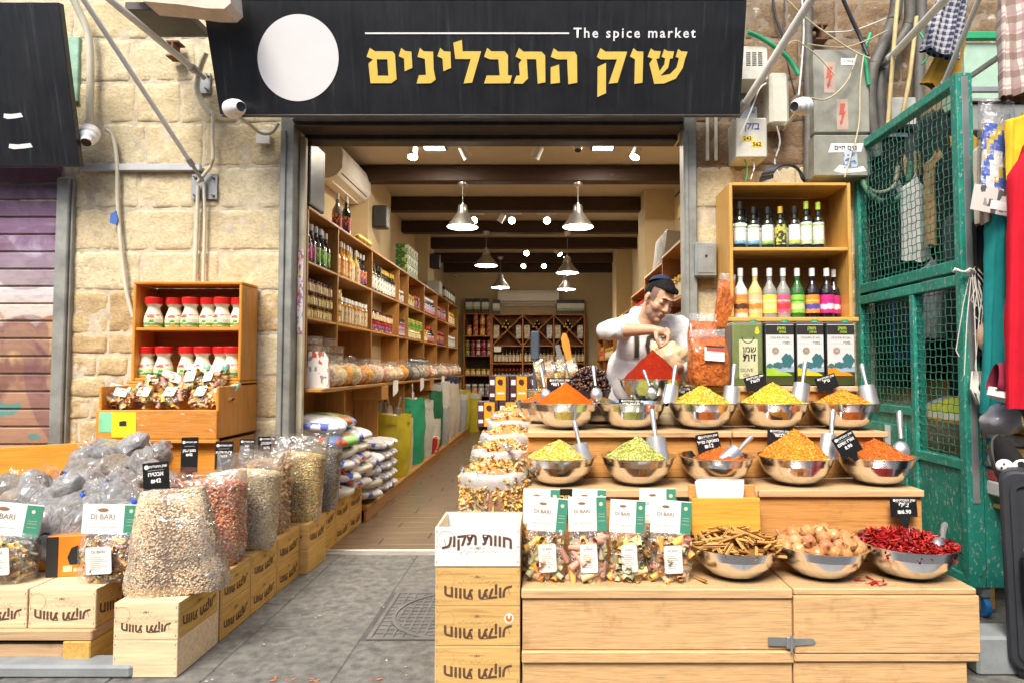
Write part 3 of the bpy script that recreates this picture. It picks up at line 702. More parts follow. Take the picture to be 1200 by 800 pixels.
dome_camera(W(938, 125, 3.55), (-.9, -.7, -.3), 'white camera in front of the grey electric cabinets on the right wall', .9, [W(935, 130, 3.6), W(926, 142, 3.8), W(918, 152, 3.98)])
p = W(309, 162, 4.0); g = MB(); g.box(-.045, .045, -.01, .01, -.04, .05, 0, .003); thing('camera_bracket', 'small white wall plate under the camera by the left door frame', 'bracket', p, data=g.mesh('camera_bracket', M_WHITE))

# ---- electric boxes at the right of the sign
def ebox(name, label, cat, x0, y0, x1, y1, Yf, mat, d=None, b=.008):
    a, c = W(x0, y1, Yf), W(x1, y0, Yf); d = d or (YF-Yf)+.02
    t = thing(name, label, cat, a); g = MB(); g.box(0, c.x-a.x, 0, d, 0, c.z-a.z, 0, b); link('case', g.mesh('case', mat), t); return t, c.x-a.x, c.z-a.z
M_ECAB = plain('grimy_electric_cabinet', (.30, .30, .25), .35, 0, .4, 5, .1)
t, w, h = ebox('speaker_box', 'cream ventilated box touching the right end of the shop sign', 'electric box', 869, 54, 900, 94, 3.84, M_CREAM)
g = MB()
for i in range(7):
    for j in range(3): g.box(w*(.18+j*.22), w*(.34+j*.22), -.002, 0, h*(.42+i*.06), h*(.445+i*.06))
link('vent_slots', g.mesh('vent_slots', M_INKB), t, kind='stuff')
t, w, h = ebox('junction_box', 'rounded cream junction box beside the thick awning pole', 'junction box', 903, 84, 925, 146, 3.9, M_CREAM, b=.02)
t, w, h = ebox('meter_box', 'cream box with the yellow numbers 243 and 562 under the steel plate', 'electric box', 863, 138, 899, 185, 3.86, M_CREAM)
YEL = plain('yellow_sticker', (.9, .62, .03), .5, var=.05)
for s_, fx, fz in (('243', .36, .47), ('562', .66, .33)):
    g = MB(); g.box(-.035, .035, -.0015, 0, -.0165, .0165); q = link('number_sticker', g.mesh('number_sticker', YEL), t, (w*fx, 0, h*fz)); link('digits', text_mesh(s_, .036, M_INKB, .0008, heb=False), q, (0, -.003, 0))
link('print', text_mesh('בזק', .065, plain('blue_print', (.08, .1, .35), .5), .001, shear=.2), t, (w*.5, -.002, h*.78))
t, w, h = ebox('electric_cabinet', 'upper grimy grey electric cabinet with red lightning labels', 'electric cabinet', 955, 58, 1018, 156, 3.88, M_ECAB)
RED_L = plain('faded_red_print', (.5, .10, .07), .6)
for (fx, fz) in ((.28, .66), (.5, .22)):
    g = MB(); g.box(-.036, .036, -.0015, 0, -.1, .1); q = link('warning_label', g.mesh('warning_label', plain('faded_label', (.50, .36, .29), .6)), t, (w*fx, 0, h*fz))
    g = MB(); g.prism([(-.012, .07), (.02, .07), (.008, .015), (.022, .02), (-.004, -.05), (.006, -.045), (-.014, -.075), (-.02, -.04), (-.012, -.045), (-.004, 0), (-.022, -.005)], 0); link('lightning', g.mesh('lightning', RED_L), q, (0, -.003, 0))
g = MB(); g.box(-.045, .045, -.002, 0, -.022, .022); q = link('label', g.mesh('label', M_PAPER), t, (w*.62, 0, h*.85)); link('print', text_mesh('A-TM-3', .02, M_INKB, 0, heb=False), q, (0, -.003, 0))
t, w, h = ebox('electric_cabinet', 'lower grimy electric cabinet with torn white Hebrew stickers', 'electric cabinet', 955, 158, 1020, 207, 3.86, M_ECAB)
g = MB(); g.prism([(-.11, -.03), (.1, -.025), (.115, .03), (-.09, .028)], .0015); q = link('sticker', g.mesh('sticker', M_PAPER), t, (w*.55, -.0015, h*.68)); link('print', text_mesh('מים חיים', .04, M_INKB, .001), q, (0, -.002, 0))
g = MB(); g.prism([(-.04, -.06), (.05, -.055), (.045, .06), (-.035, .055)], .0012); link('sticker', g.mesh('sticker', printed('blue_poster', (.55, .6, .65), [(.1, .2, .4), (.2, .3, .5)], 60, .5)), t, (w*.62, -.0035, h*.42))
g = MB(); g.prism([(-.09, -.02), (-.02, -.035), (.12, -.02), (.1, .012), (.03, .0), (-.05, .02)], .0012); link('sticker', g.mesh('sticker', M_PAPER), t, (w*.58, -.001, h*.2))
t, w, h = ebox('vent_box', 'pale grey ventilated box between the hoses and the gate top', 'electric box', 1046, 114, 1074, 147, 3.9, plain('pale_grey_box', (.5, .5, .46), .5))
t, w, h = ebox('mint_panel', 'mint green metal cabinet behind the top of the mesh gate', 'cabinet', 1132, 50, 1240, 118, 3.8, plain('mint_cabinet', (.38, .55, .42), .45, 0, .12))
g = MB(); g.box(-.02, w, -.03, 0, h+.003, h+.06, 0, .01); link('green_rail', g.mesh('green_rail', plain('bright_green_rail', (.02, .33, .13), .4)), t)
g = MB(); g.box(-.02, w, -.04, .1, -.02, -.002); g.box(-.02, w, -.02, .1, -.20, -.03, 0, .006); link('shutter_case', g.mesh('shutter_case', M_JAMB), t)
t, w, h = ebox('keypad_box', 'small grey metal lock box beside the right door frame', 'lock box', 815, 284, 840, 324, 3.93, plain('grey_metal_box', (.38, .4, .38), .4, .5))
g = MB(); g.box(w*.12, w*.88, -.004, 0, h*.1, h*.9, 0, .002); link('door', g.mesh('door', MATS['grey_metal_box']), t); g = MB(); g.tube([(w*.5, -.009, h*.6), (w*.5, -.004, h*.6)], .008, 10); link('keyhole', g.mesh('keyhole', M_BLACK), t)
HG = 'grey corrugated hoses on the right wall'
for i, (pts, r, lab) in enumerate([
    ([(947, -10, 3.96), (947, 40, 3.98), (947, 110, 3.98), (947, 212, 3.98)], .03, 'straight dark corrugated hose left of the electric cabinets'),
    ([(1052, -10, 3.85), (1048, 20, 3.87), (1036, 50, 3.9), (1022, 85, 3.92), (1020, 130, 3.93), (1028, 185, 3.95)], .04, 'thick dark hose curving beside the electric cabinets'),
    ([(1066, -10, 3.9), (1064, 30, 3.92), (1044, 62, 3.94), (1032, 100, 3.95), (1034, 160, 3.97)], .035, 'second dark hose curving behind the yellow poles'),
    ([(1080, -10, 3.95), (1078, 60, 3.97), (1076, 130, 3.97)], .035, 'dark hose hanging behind the right awning pole')]):
    pipe('corrugated_hose', lab, 'hose', wp(pts), r, M_CORR, HG, corr=True, k=8, n=10)
M_YPOLE = plain('yellow_pvc', (.62, .48, .22), .5); M_GRN = plain('green_hose_plastic', (.02, .36, .16), .35); M_WIRE = plain('beige_wire', (.55, .46, .28), .6); M_BWIRE = plain('black_cable', (.02, .02, .025), .5); M_WWIRE = plain('white_cable', (.7, .7, .68), .5)
for pts, lab in (([(1053, -12, 3.7), (1047, 60, 3.72), (1040, 155, 3.76)], 'left one of two thin yellow pipes above the gate'), ([(1074, 20, 3.8), (1066, 90, 3.82), (1056, 142, 3.86)], 'right one of two thin yellow pipes above the gate')):
    pipe('yellow_pipe', lab, 'pipe', wp(pts), .013, M_YPOLE, 'thin yellow pipes')
for nm, pts, r, m_, lab in [
    ('green_hose', [(876, 38, 3.8), (890, 44, 3.82), (912, 58, 3.84), (926, 72, 3.86), (936, 88, 3.86)], .014, M_GRN, 'bright green hose arching over the cream boxes'),
    ('green_hose', [(1020, 40, 3.9), (1014, 60, 3.87), (1016, 85, 3.87), (1018, 100, 3.87)], .012, M_GRN, 'short green tube beside the thick dark hose'),
    ('green_cable', [(1076, 36, 3.8), (1086, 52, 3.78), (1088, 66, 3.78), (1080, 76, 3.8)], .006, M_GRN, 'thin green cable loop near the right awning pole'),
    ('hanging_cable', [(984, -10, 3.85), (996, 18, 3.87), (1008, 44, 3.88), (1017, 66, 3.85)], .012, M_BWIRE, 'thick black cable running down to the electric cabinets'),
    ('hanging_cable', [(939, -8, 3.85), (942, 30, 3.85), (940, 70, 3.85), (936, 112, 3.83)], .006, M_WWIRE, 'white cable running down to the right camera'),
    ('hanging_cable', [(920, -8, 3.97), (918, 40, 3.95), (924, 80, 3.9), (932, 112, 3.9)], .005, M_BWIRE, 'thin black cable behind the thick awning pole'),
    ('hanging_cable', [(905, -6, 3.99), (909, 20, 3.99), (918, 45, 3.98)], .008, M_BWIRE, 'short dark cable beside the right end of the sign'),
    ('beige_wire', [(922, 0, 3.8), (945, 22, 3.82), (975, 44, 3.84), (1000, 60, 3.84), (1020, 69, 3.82)], .005, M_WIRE, 'beige wire running diagonally to the electric cabinets'),
    ('beige_wire', [(1004, 64, 3.83), (996, 90, 3.83), (982, 108, 3.83), (966, 117, 3.82), (950, 115, 3.8)], .005, M_WIRE, 'beige wire hanging in front of the upper electric cabinet'),
    ('beige_wire', [(1012, 66, 3.83), (1008, 100, 3.82), (1006, 150, 3.82), (990, 208, 3.8)], .005, M_WIRE, 'beige wire hanging down past the lower electric cabinet'),
    ('beige_wire', [(918, 56, 3.8), (932, 48, 3.78), (944, 55, 3.8), (960, 68, 3.82), (978, 88, 3.83)], .004, M_WIRE, 'beige wire looped right of the thick awning pole'),
    ('beige_wire', [(946, 52, 3.9), (985, 56, 3.88), (1010, 50, 3.86), (1040, 36, 3.84)], .004, M_WIRE, 'beige wire strung across the brown stones at the top'),
    ('white_wire', [(967, 38, 3.9), (1000, 36, 3.9), (1038, 22, 3.88)], .004, M_WWIRE, 'thin white wire strung across the brown stones at the top'),
    ('white_wire', [(868, 158, 3.82), (880, 130, 3.8), (890, 105, 3.78), (898, 98, 3.78)], .005, M_WWIRE, 'white wire looping over the steel plate by the sign'),
    ('hanging_cable', [(872, 186, 3.9), (876, 198, 3.9), (874, 212, 3.9)], .004, M_GRN, 'thin green cable under the numbered cream box'),
    ('white_wire', [(880, 186, 3.9), (884, 196, 3.9), (880, 210, 3.9)], .005, M_WWIRE, 'white wire under the numbered cream box'),
    ('hanging_cable', [(910, 148, 3.9), (914, 168, 3.93), (908, 190, 3.95), (914, 208, 3.95)], .006, M_WWIRE, 'white cable hanging under the rounded junction box'),
    ('rope', [(826, 240, 4.3), (826, 200, 4.28), (828, 165, 4.3)], .004, M_WIRE, 'thin cord hanging inside the right door frame')]:
    pipe(nm, lab, 'cable' if 'hose' not in nm else 'hose', wp(pts), r, m_)
for x_, l_ in ((829, 'left'), (839, 'right')):
    pipe('wall_pipe', l_+' one of two short ivory pipes on the wall below the sign end', 'pipe', wp([(x_, 136, 4.0), (x_, 188, 4.0)]), .012, M_PVC, 'short ivory wall pipes')
g = MB()
for i in range(7): g.tube([(math.cos(a/14*PI)*(.14-.008*i), -.012*i+.004*math.sin(a), math.sin(a/14*PI)*(.11-.004*i)) for a in range(0, 15)], .008, 6, cap=False)
thing('cable_coil', 'coil of black and white cable lying on top of the oil bottle cabinet', 'cable coil', W(917, 213, 3.86), data=g.mesh('cable_coil', M_BWIRE))
HR = [(1010, 210, 3.9), (1018, 226, 3.88), (1034, 236, 3.86), (1052, 232, 3.84), (1064, 216, 3.84), (1066, 190, 3.84)]
pipe('garden_hose', 'dark green hose looped right of the oil bottle cabinet', 'hose', wp(HR), .018, plain('dull_green_hose', (.10, .22, .13), .5), 'looped hoses')
pipe('garden_hose', 'beige hose looped under the dark green one', 'hose', wp([(1008, 200, 3.92), (1014, 218, 3.92), (1030, 226, 3.9), (1048, 218, 3.88), (1052, 195, 3.88)]), .014, plain('beige_hose', (.40, .36, .25), .5), 'looped hoses')
# ================================================================ price signs, bowls, the stepped stall
M_TAG = plain('black_tag_board', (.012, .012, .013), .35, var=.1)
def price_sign(p, w, h, lines, label, rot=(0, 0, 0), stem=0, group='black price signs'):
    """origin at the lower middle of the card"""
    t = thing('price_sign', label, 'price sign', p, rot, group)
    g = MB(); g.box(-w/2, w/2, 0, .003, 0, h, 0, .001); cd = link('card', g.mesh('card', M_TAG), t)
    s = min(w*.2, h*.17)
    g = MB(); g.lathe([(.0, 0), (s*.42, 0)], 12); g.xf(Matrix.Rotation(PI/2, 4, 'X')); link('logo', g.mesh('logo', M_WPAINT), cd, (-w*.34, -.0012, h*.86))
    link('heading', text_mesh('שוק התבלינים', w*.125, M_WPAINT, .0003), cd, (w*.08, -.0012, h*.86))
    zs = h*.62
    for k, (tx, sz) in enumerate(lines):
        link('lettering', text_mesh(tx, sz*w, M_WPAINT, .0006, heb=any('\u0590' <= c <= '\u05ff' for c in tx)), cd, (0, -.0012, zs)); zs -= sz*w*1.15
    g = MB(); g.box(-w*.3, w*.3, -.0012, 0, h*.74, h*.745); link('rule', g.mesh('rule', M_WPAINT), cd)
    if stem: g = MB(); g.prism([(-w*.22, 0), (w*.22, 0), (w*.12, -stem*.5), (w*.1, -stem), (-w*.1, -stem), (-w*.12, -stem*.5)], .003); link('stem', g.mesh('stem', M_TAG), t, (0, .0005, 0))
    return t
BPROF = [(0, .002), (.06, 0), (.075, .003), (.105, .02), (.14, .055), (.162, .095), (.172, .128), (.181, .132), (.182, .135), (.172, .1345), (.160, .098), (.137, .058), (.1, .024), (0, .012)]
def bowl_mesh():
    g = MB(); g.lathe(BPROF, 40); return g.mesh('bowl', M_CHROME)
BG = 'steel bowls on the stepped stall'
def bowl(p, r, label, flat=1.0):
    return thing('steel_bowl', label, 'bowl', p, (0, 0, R.uniform(0, 6)), BG, (r/.182, r/.182, flat*r/.182), cache('bowl', bowl_mesh))
def powder(name, c, c2, bs=260):
    m, n, b, o = new_mat(name); v = coords(n); f = noise(n, v, 55, 5, .7)
    n.links.new(ramp(n, f, [(.3, sh(c, .7)), (.55, c), (.75, c2)]), b.inputs['Base Color']); b.inputs['Roughness'].default_value = .95; b.inputs['Specular IOR Level'].default_value = .1
    bump(n, b, noise(n, v, bs, 5, .7), .7, .004); return m
def pile(name, p, r, h, mat, label, cat, cols=None, fl=None, n=0, shape=1.0, dome=.0, seed=0, group='heaps of spice in steel bowls', noise_a=.006):
    """cone heap on a disc just under the rim; optional flakes"""
    off = Vector((seed*2.3, seed, 0)); rnd = random.Random(seed+50)
    def hh(q): 
        c = (1-q)**shape; return h*((1-dome)*c+dome*math.cos(q*PI/2))
    def pt(u, v):
        a = 2*PI*u; q = v; x, y = r*q*math.cos(a), r*q*math.sin(a)
        k = mnoise.fractal(Vector((x*22, y*22, 0))+off, 1, 2, 3)*noise_a*(1 if q < .97 else 0)
        w = 1+.08*mnoise.noise(Vector((math.cos(a)*1.4, math.sin(a)*1.4, seed*1.3)))
        return (x, y, max(-.004, hh(min(1, q*w))+k))
    g = MB(); g.grid(40, 16, lambda u, v: pt(u, v), 0, True, True)
    t = thing(name, label, cat, p, group=group); link('heap', g.mesh('heap', mat), t)
    if n:
        P_, Nn = [], []
        for i in range(n):
            u = rnd.random(); v = math.sqrt(rnd.random())*.98; q = pt(u, v); a = 2*PI*u; sl_ = h/r
            P_.append((q[0], q[1], q[2]+.0015)); Nn.append((math.cos(a)*sl_+rnd.uniform(-.5, .5), math.sin(a)*sl_+rnd.uniform(-.5, .5), 1))
        link('flakes', scatter('flakes', P_, Nn, fl, cols, rnd, (.6, 1.3), .5), t, kind='stuff')
    return t
def scoop(p, aim, label, s=1.0, kind=0, group='metal scoops in the spice bowls'):
    """origin where the blade meets the food; handle runs along +z of its own frame, tilted by aim=(rx, ry, rz)"""
    t = thing('scoop', label, 'scoop', p, aim, group, s)
    def mk():
        g = MB()
        if kind == 0:       # flat-bottomed trough
            def f(u, v):
                a = PI*(-.5+1.0*u)*1.15; wd = .043*(1-.12*v); z = -.045+.10*v; d = .8 if v > .02 else .7
                return (wd*math.sin(a)*1.0, -.030*math.cos(a)+.004, z)
            g.grid(12, 4, f); g.grid(12, 2, lambda u, v: (.0335*math.sin(PI*(-.5+u)*1.15)*(1-v), (-.030*math.cos(PI*(-.5+u)*1.15)+.004)*(1-v*.9), .055+.004*v))
        else:               # round ladle
            g.ell((0, 0, 0), (.034, .022, .042), 14)
        g.tube([(0, -.006, .05), (0, -.004, .075), (0, 0, .10), (0, .002, .155), (0, .0, .168)], [.009, .0085, .010, .0125, .009], 10); return g
    link('blade', cache('scoop%d' % kind, lambda: mk().mesh('blade', plain('dull_aluminium', (.62, .62, .62), .33, .8, .1))), t); return t

# ---- the stepped wooden stall
st = thing('stepped_stall', 'worn pine display stall in four steps holding the spice bowls', 'stall', (0, 0, 0))
def board(name, x0, x1, y0, y1, z0, z1, m=None, b=.004, parent=st, label=None):
    g = MB(); cx_, cy_, cz_ = (x0+x1)/2, (y0+y1)/2, (z0+z1)/2
    g.box(x0-cx_, x1-cx_, y0-cy_, y1-cy_, z0-cz_, z1-cz_, 0, b); return link(name, g.mesh(name, m or M_STALL), parent, (cx_, cy_, cz_), label=label)
Y1, Y2, Y3, Y4 = 2.37, 2.68, 2.945, 3.22
XL, XR, XM = -.09, 1.636, .938
board('plinth', XL, XM-.003, Y1+.012, Y2, .0, .083, M_STALLP); board('plinth', XM+.003, XR-.035, Y1+.014, Y2, .0, .083, M_STALLP)
board('ledge', XL-.002, XM-.002, Y1-.004, Y2, .085, .128, M_STALLP); board('ledge', XM+.002, XR+.004, Y1+.002, Y2, .087, .118, M_STALLP)
board('front_board', XL, XM-.002, Y1+.006, Y1+.03, .13, .322, M_STALLP); board('front_board', XM+.002, XR+.008, Y1-.002, Y1+.025, .12, .334, M_STALLP)
board('side_board', XR-.03, XR-.002, Y1+.032, Y2, .12, .33, wood('worn_pine_y', (.6, .34, .13), (.36, .17, .06), 1, .6)); board('side_board', XL, XL+.028, Y1+.032, Y2+.9, .13, .32, MATS['worn_pine_y'])
board('top_board', XL-.004, XM-.003, Y1-.004, Y2+.02, .324, .36, M_STALLTOP); board('top_board', XM+.003, XR, Y1+.002, Y2+.02, .336, .36, M_STALLTOP)
board('riser_board', XL+.005, XM-.012, Y2+.021, Y2+.045, .34, .635); board('riser_board', XM-.008, XR, Y2+.021, Y2+.045, .34, .635)
board('top_board', XL, XM-.02, Y2+.004, Y3+.03, .637, .67, M_STALLTOP); board('top_board', XM-.016, XR+.002, Y2+.003, Y3+.03, .638, .669, M_STALLTOP)
board('side_board', XR-.03, XR, Y2+.046, Y3+.3, .36, .636, MATS['worn_pine_y']); board('side_board', XL, XL+.028, Y2+.046, Y3+.6, .36, .636, MATS['worn_pine_y'])
board('riser_board', XL, XM-.05, Y3+.032, Y3+.055, .67, .862); board('riser_board', XM-.047, XR-.01, Y3+.032, Y3+.055, .67, .862)
board('top_board', XL, XM-.05, Y3+.006, Y4+.5, .864, .893, M_STALLTOP); board('top_board', XM-.046, XR, Y3+.005, Y4+.02, .865, .892, M_STALLTOP)
board('side_board', XL, XL+.028, Y3+.056, Y4+.5, .67, .863, MATS['worn_pine_y'])
board('riser_board', .80, XR, Y4+.022, Y4+.045, .893, 1.07); board('top_board', .79, XR, Y4+.004, Y4+.34, 1.072, 1.10, M_STALLTOP)
board('side_board', .80, .828, Y4+.046, Y4+.34, .893, 1.071, MATS['worn_pine_y'])
# small riser for the big bowl
g = MB(); g.box(-.2, .2, -.13, .13, 0, .1, 0, .005); thing('wooden_riser', 'pale wooden block lifting the big bowl of red spice', 'wooden block', (.62, 3.37, .895), data=g.mesh('wooden_riser', M_CRATEW))
# latch
la = W(926, 751, Y1); t = thing('hasp_latch', 'metal hasp joining the two front boards of the stall', 'latch', (la.x, Y1-.004, la.z))
g = MB(); g.prism([(-.085, -.012), (-.01, -.016), (-.01, .016), (-.085, .018)], .003); link('plate', g.mesh('plate', M_STEEL), t, (0, -.002, 0))
g = MB(); g.prism([(.01, -.014), (.085, -.008), (.095, 0), (.085, .012), (.01, .012)], .003); link('strap', g.mesh('strap', M_STEEL), t, (0, -.003, 0))
g = MB(); g.box(-.018, .012, -.012, 0, -.022, .022, 0, .003); g.tube([(-.002, -.016, -.03), (-.002, -.016, .03)], .005, 8); link('buckle', g.mesh('buckle', M_STEEL), t)
# ---- spice bowls
P_RED = powder('red_paprika', (.27, .017, .005), (.38, .032, .008)); P_ORANGE = powder('orange_powder', (.60, .11, .006), (.70, .16, .012))
P_YEL = powder('yellow_spice', (.66, .42, .02), (.8, .6, .05)); P_GRN = powder('green_spice', (.34, .33, .06), (.6, .58, .18)); P_ORF = powder('orange_flakes', (.68, .26, .02), (.8, .42, .05))
P_DKG = powder('dark_green_herb', (.10, .12, .025), (.18, .2, .05)); P_BRICK = powder('brick_spice', (.5, .11, .015), (.62, .2, .03))
Yc = [plain('flake_yellow', (.80, .58, .04), .8), plain('flake_pale_yellow', (.85, .72, .2), .8), plain('flake_amber', (.72, .42, .02), .8)]
Gc = [plain('flake_green', (.28, .34, .05), .8), plain('flake_yellow_green', (.6, .6, .12), .8), plain('flake_straw', (.78, .72, .38), .8)]
Oc = [plain('flake_orange', (.75, .28, .02), .8), plain('flake_light_orange', (.82, .45, .06), .8), plain('flake_deep_orange', (.6, .14, .01), .8)]
Rc = [plain('flake_brick', (.5, .12, .02), .8), plain('flake_red_orange', (.66, .2, .03), .8)]
FL = flake(.0055, .0035)
RB = .178
def B(u, v, Yc_, base):              # centre of a bowl seen at column u standing on a board at height base
    p = W(u, v, Yc_); return Vector((p.x, Yc_, base))
def bowl_set(u, Y, base, what, r=RB, lbl=None):
    p = B(u, 500, Y, base+.001); bowl(p, r, lbl); return p, p+Vector((0, 0, .118*r/.182))
spec = [ # u, Y, base, colour words, builder args
 (663, 3.10, .893, 'orange powder'), (740, 3.10, .893, 'dried green herb'), (823, 3.10, .893, 'yellow flakes'), (906, 3.10, .893, 'bright yellow flakes'), (989, 3.10, .893, 'orange flakes'),
 (655, 2.83, .67, 'pale yellow flakes'), (747, 2.83, .67, 'yellow green herb mix'), (838, 2.83, .67, 'brick red powder'), (931, 2.83, .67, 'coarse orange flakes'), (1026, 2.83, .67, 'red brown powder')]
rown = ['third step', 'second step']
for i, (u, Y, base, what) in enumerate(spec):
    pb, pt_ = bowl_set(u, Y, base, what, RB-.004*(i > 4), 'steel bowl of %s on the %s of the stall' % (what, rown[i > 4]))
    r = .162; L = 'heap of %s in a steel bowl on the %s' % (what, rown[i > 4])
    a = (pt_,)
    if i == 0: pile('spice_heap', pt_, r*.95, .115, P_ORANGE, L, 'spice', seed=1, shape=1, dome=.12, noise_a=.005)
    if i == 1: pile('spice_heap', pt_-Vector((0, 0, .02)), r*.85, .02, P_GRN, L, 'spice', seed=2, dome=.8)
    if i == 2: pile('spice_heap', pt_, r, .10, P_YEL, L, 'spice', Yc+[Gc[0]], FL, 2200, .95, seed=3)
    if i == 3: pile('spice_heap', pt_, r, .115, P_YEL, L, 'spice', Yc+[Yc[0]], FL, 2200, .95, seed=4)
    if i == 4: pile('spice_heap', pt_, r*.9, .08, P_ORF, L, 'spice', Oc+[Yc[2]], FL, 1800, .95, seed=5)
    if i == 5: pile('spice_heap', pt_, r*.88, .085, P_YEL, L, 'spice', Yc+[Yc[1], Gc[2]], FL, 1800, .9, seed=6)
    if i == 6: pile('spice_heap', pt_, r*.9, .10, P_GRN, L, 'spice', Gc+[Gc[1]], FL, 2000, .9, seed=7)
    if i == 7: pile('spice_heap', pt_-Vector((-.02, 0, .012)), r*.8, .065, P_BRICK, L, 'spice', Rc, FL, 500, .9, seed=8)
    if i == 8: pile('spice_heap', pt_, r, .135, P_ORF, L, 'spice', Oc, FL, 2400, .9, seed=9)
    if i == 9: pile('spice_heap', pt_, r*.92, .09, P_BRICK, L, 'spice', Rc, FL, 700, .9, seed=10)
# big red heap and the half hidden bowls behind
pb = Vector((W(765, 450, 3.34).x, 3.34, .997)); bowl(pb, .19, 'big steel bowl under the tall red spice cone before the shopkeeper')
pile('spice_heap', pb+Vector((0, 0, .125)), .176, .172, P_RED, 'tall smooth cone of bright red spice before the shopkeeper', 'spice', seed=11, shape=1.0, dome=.18, noise_a=.006)
for u, Y, z, w_, m_ in ((638, 3.42, .893, 'brick red powder, partly hidden behind the orange heap', P_BRICK), (703, 3.40, .893, 'brown spice behind the row of steel bowls', powder('brown_spice', (.22, .10, .03), (.3, .15, .05))), (775, 3.40-.06, .893, '', None), (800, 3.42, .893, 'dark green herb behind the yellow heap', P_DKG)):
    if not w_: continue
    p = B(u, 480, Y, z+.001); bowl(p, .165, 'steel bowl of '+w_); pile('spice_heap', p+Vector((0, 0, .1)), .15, .05 if m_ is not P_BRICK else .075, m_, 'heap of '+w_, 'spice', seed=int(u))
# lower bowls: cinnamon, onions, chillies
lowp = []
for u, w_ in ((860, 'cinnamon sticks'), (961, 'small golden onions'), (1062, 'dried red chillies')):
    Y = 2.53; p = B(u, 660, Y, .361); bowl(p, .186 if u != 1062 else .2, 'steel bowl of %s on the lowest step of the stall' % w_, .93); lowp.append(p+Vector((0, 0, .115)))
M_CINN = wood('cinnamon_bark', (.62, .34, .10), (.42, .19, .05), 0, .8)
def cinn():
    g = MB(); 
    for s_ in (-1, 1):
        g.add([(x, s_*.0032+.0045*math.cos(a)*(.9 if k else 1), .0045*math.sin(a)) for x in (-.045, .045) for k, a in enumerate([s_*q*.62 for q in range(0, 8)])], [(i, i+1, i+9, i+8) for i in range(7)], 0, True)
    return g.mesh('cinnamon_stick', M_CINN)
for i in range(95):
    a = R.uniform(0, 6.28); q = math.sqrt(R.random()); x, y = q*.155*math.cos(a), q*.155*math.sin(a)
    z = .005+.05*(1-q*q)+R.uniform(-.02, .014)
    thing('cinnamon_stick', 'curled brown cinnamon stick among the others heaped in the steel bowl', 'cinnamon stick', lowp[0]+Vector((x, y, z)), (R.uniform(0, 6), R.uniform(-.35, .35), R.uniform(0, 6.3)), 'cinnamon sticks heaped in the bowl', R.uniform(.85, 1.35), cache('cinn', cinn))
g = MB(); g.lathe([(0, .02), (.12, .0), (.158, -.02)], 24); link('cinnamon_bed', g.mesh('cinnamon_bed', powder('cinnamon_bed', (.3, .14, .04), (.4, .2, .06))), None, lowp[0], kind='stuff')
thing('cinnamon_stick', 'single cinnamon stick fallen on the stall beside the pasta bags', 'cinnamon stick', W(820, 678, 2.46)+Vector((0, 0, .0)), (0, .1, 1.9), data=cache('cinn', cinn))
def onion_mat():
    m, n, b, o = new_mat('onion_skin'); v = coords(n)
    oi = N(n, 'ShaderNodeObjectInfo'); base = ramp(n, oi.outputs['Random'], [(0, (.50, .20, .05)), (.4, (.56, .28, .10)), (.7, (.40, .12, .06)), (1, (.60, .33, .13))])
    tc = N(n, 'ShaderNodeTexCoord'); w = noise(n, coords(n, True, (50, 50, 4)), 2, 4, .6)
    col = mixc(n, ramp(n, w, [(.48, (0, 0, 0)), (.75, (.6,)*3)]), base, (.74, .46, .22)); n.links.new(col, b.inputs['Base Color']); b.inputs['Roughness'].default_value = .32
    bump(n, b, w, .3, .003); return m
def onion():
    g = MB(); g.lathe([(0, -.026), (.012, -.025), (.024, -.015), (.028, 0), (.024, .014), (.012, .023), (.005, .030), (.004, .042), (0, .046)], 14, sx=1.05); return g.mesh('onion', onion_mat())
spots = []
for ring, (rr_, nn, z_) in enumerate(((.142, 15, .008), (.098, 10, .026), (.05, 5, .05), (0, 1, .06), (.12, 6, .03))):
    for k in range(nn):
        a = 2*PI*(k+.3*ring)/nn+R.uniform(-.1, .1); spots.append((rr_*math.cos(a), rr_*math.sin(a), z_+R.uniform(-.006, .01)))
for x, y, z in spots:
    thing('onion', 'small golden onion with papery skin, one of those heaped in the steel bowl', 'onion', lowp[1]+Vector((x, y, z)), (R.uniform(-1.4, 1.4), R.uniform(-1.4, 1.4), R.uniform(0, 6)), 'small onions heaped in the bowl', R.uniform(.85, 1.12), cache('onion', onion))
g = MB(); g.lathe([(0, .03), (.11, .015), (.155, -.02)], 24); link('onion_bed', g.mesh('onion_bed', plain('onion_skin_bed', (.40, .19, .07), .5, 0, .3, 40)), None, lowp[1], kind='stuff')
M_CH = [plain('chilli_red', (.42, .012, .012), .28, vs=30), plain('chilli_dark', (.24, .01, .01), .3, vs=30), plain('chilli_bright', (.6, .03, .015), .3, vs=30), plain('chilli_seed', (.72, .5, .2), .6)]
ch = stick(.028, .0035, 5); chv = [(x, y*(1.3 if x < 0 else .5)+.006*((x/.028)**2), z*(1.3 if x < 0 else .5)) for x, y, z in ch[0]]
P_, Nn, mi = [], [], []
for i in range(900):
    a = R.uniform(0, 6.28); q = math.sqrt(R.random()); P_.append((q*.17*math.cos(a), q*.17*math.sin(a), .045*(1-q**2)+R.uniform(-.012, .012))); Nn.append((R.uniform(-.5, .5), R.uniform(-.5, .5), 1)); mi.append(R.choice((0, 0, 1, 1, 2)))
t = thing('chilli_heap', 'heap of shiny dried red chillies in the rightmost lower steel bowl', 'dried chillies', lowp[2]); link('chillies', scatter('chillies', P_, Nn, (chv, ch[1]), M_CH, R, (.7, 1.2), .6, mi), t, kind='stuff')
g = MB(); g.lathe([(0, .04), (.1, .025), (.172, -.015)], 24); link('bed', g.mesh('bed', M_CH[1]), t)
P_ = [(R.uniform(-.17, .1), R.uniform(-.17, .03), .0) for _ in range(9)]
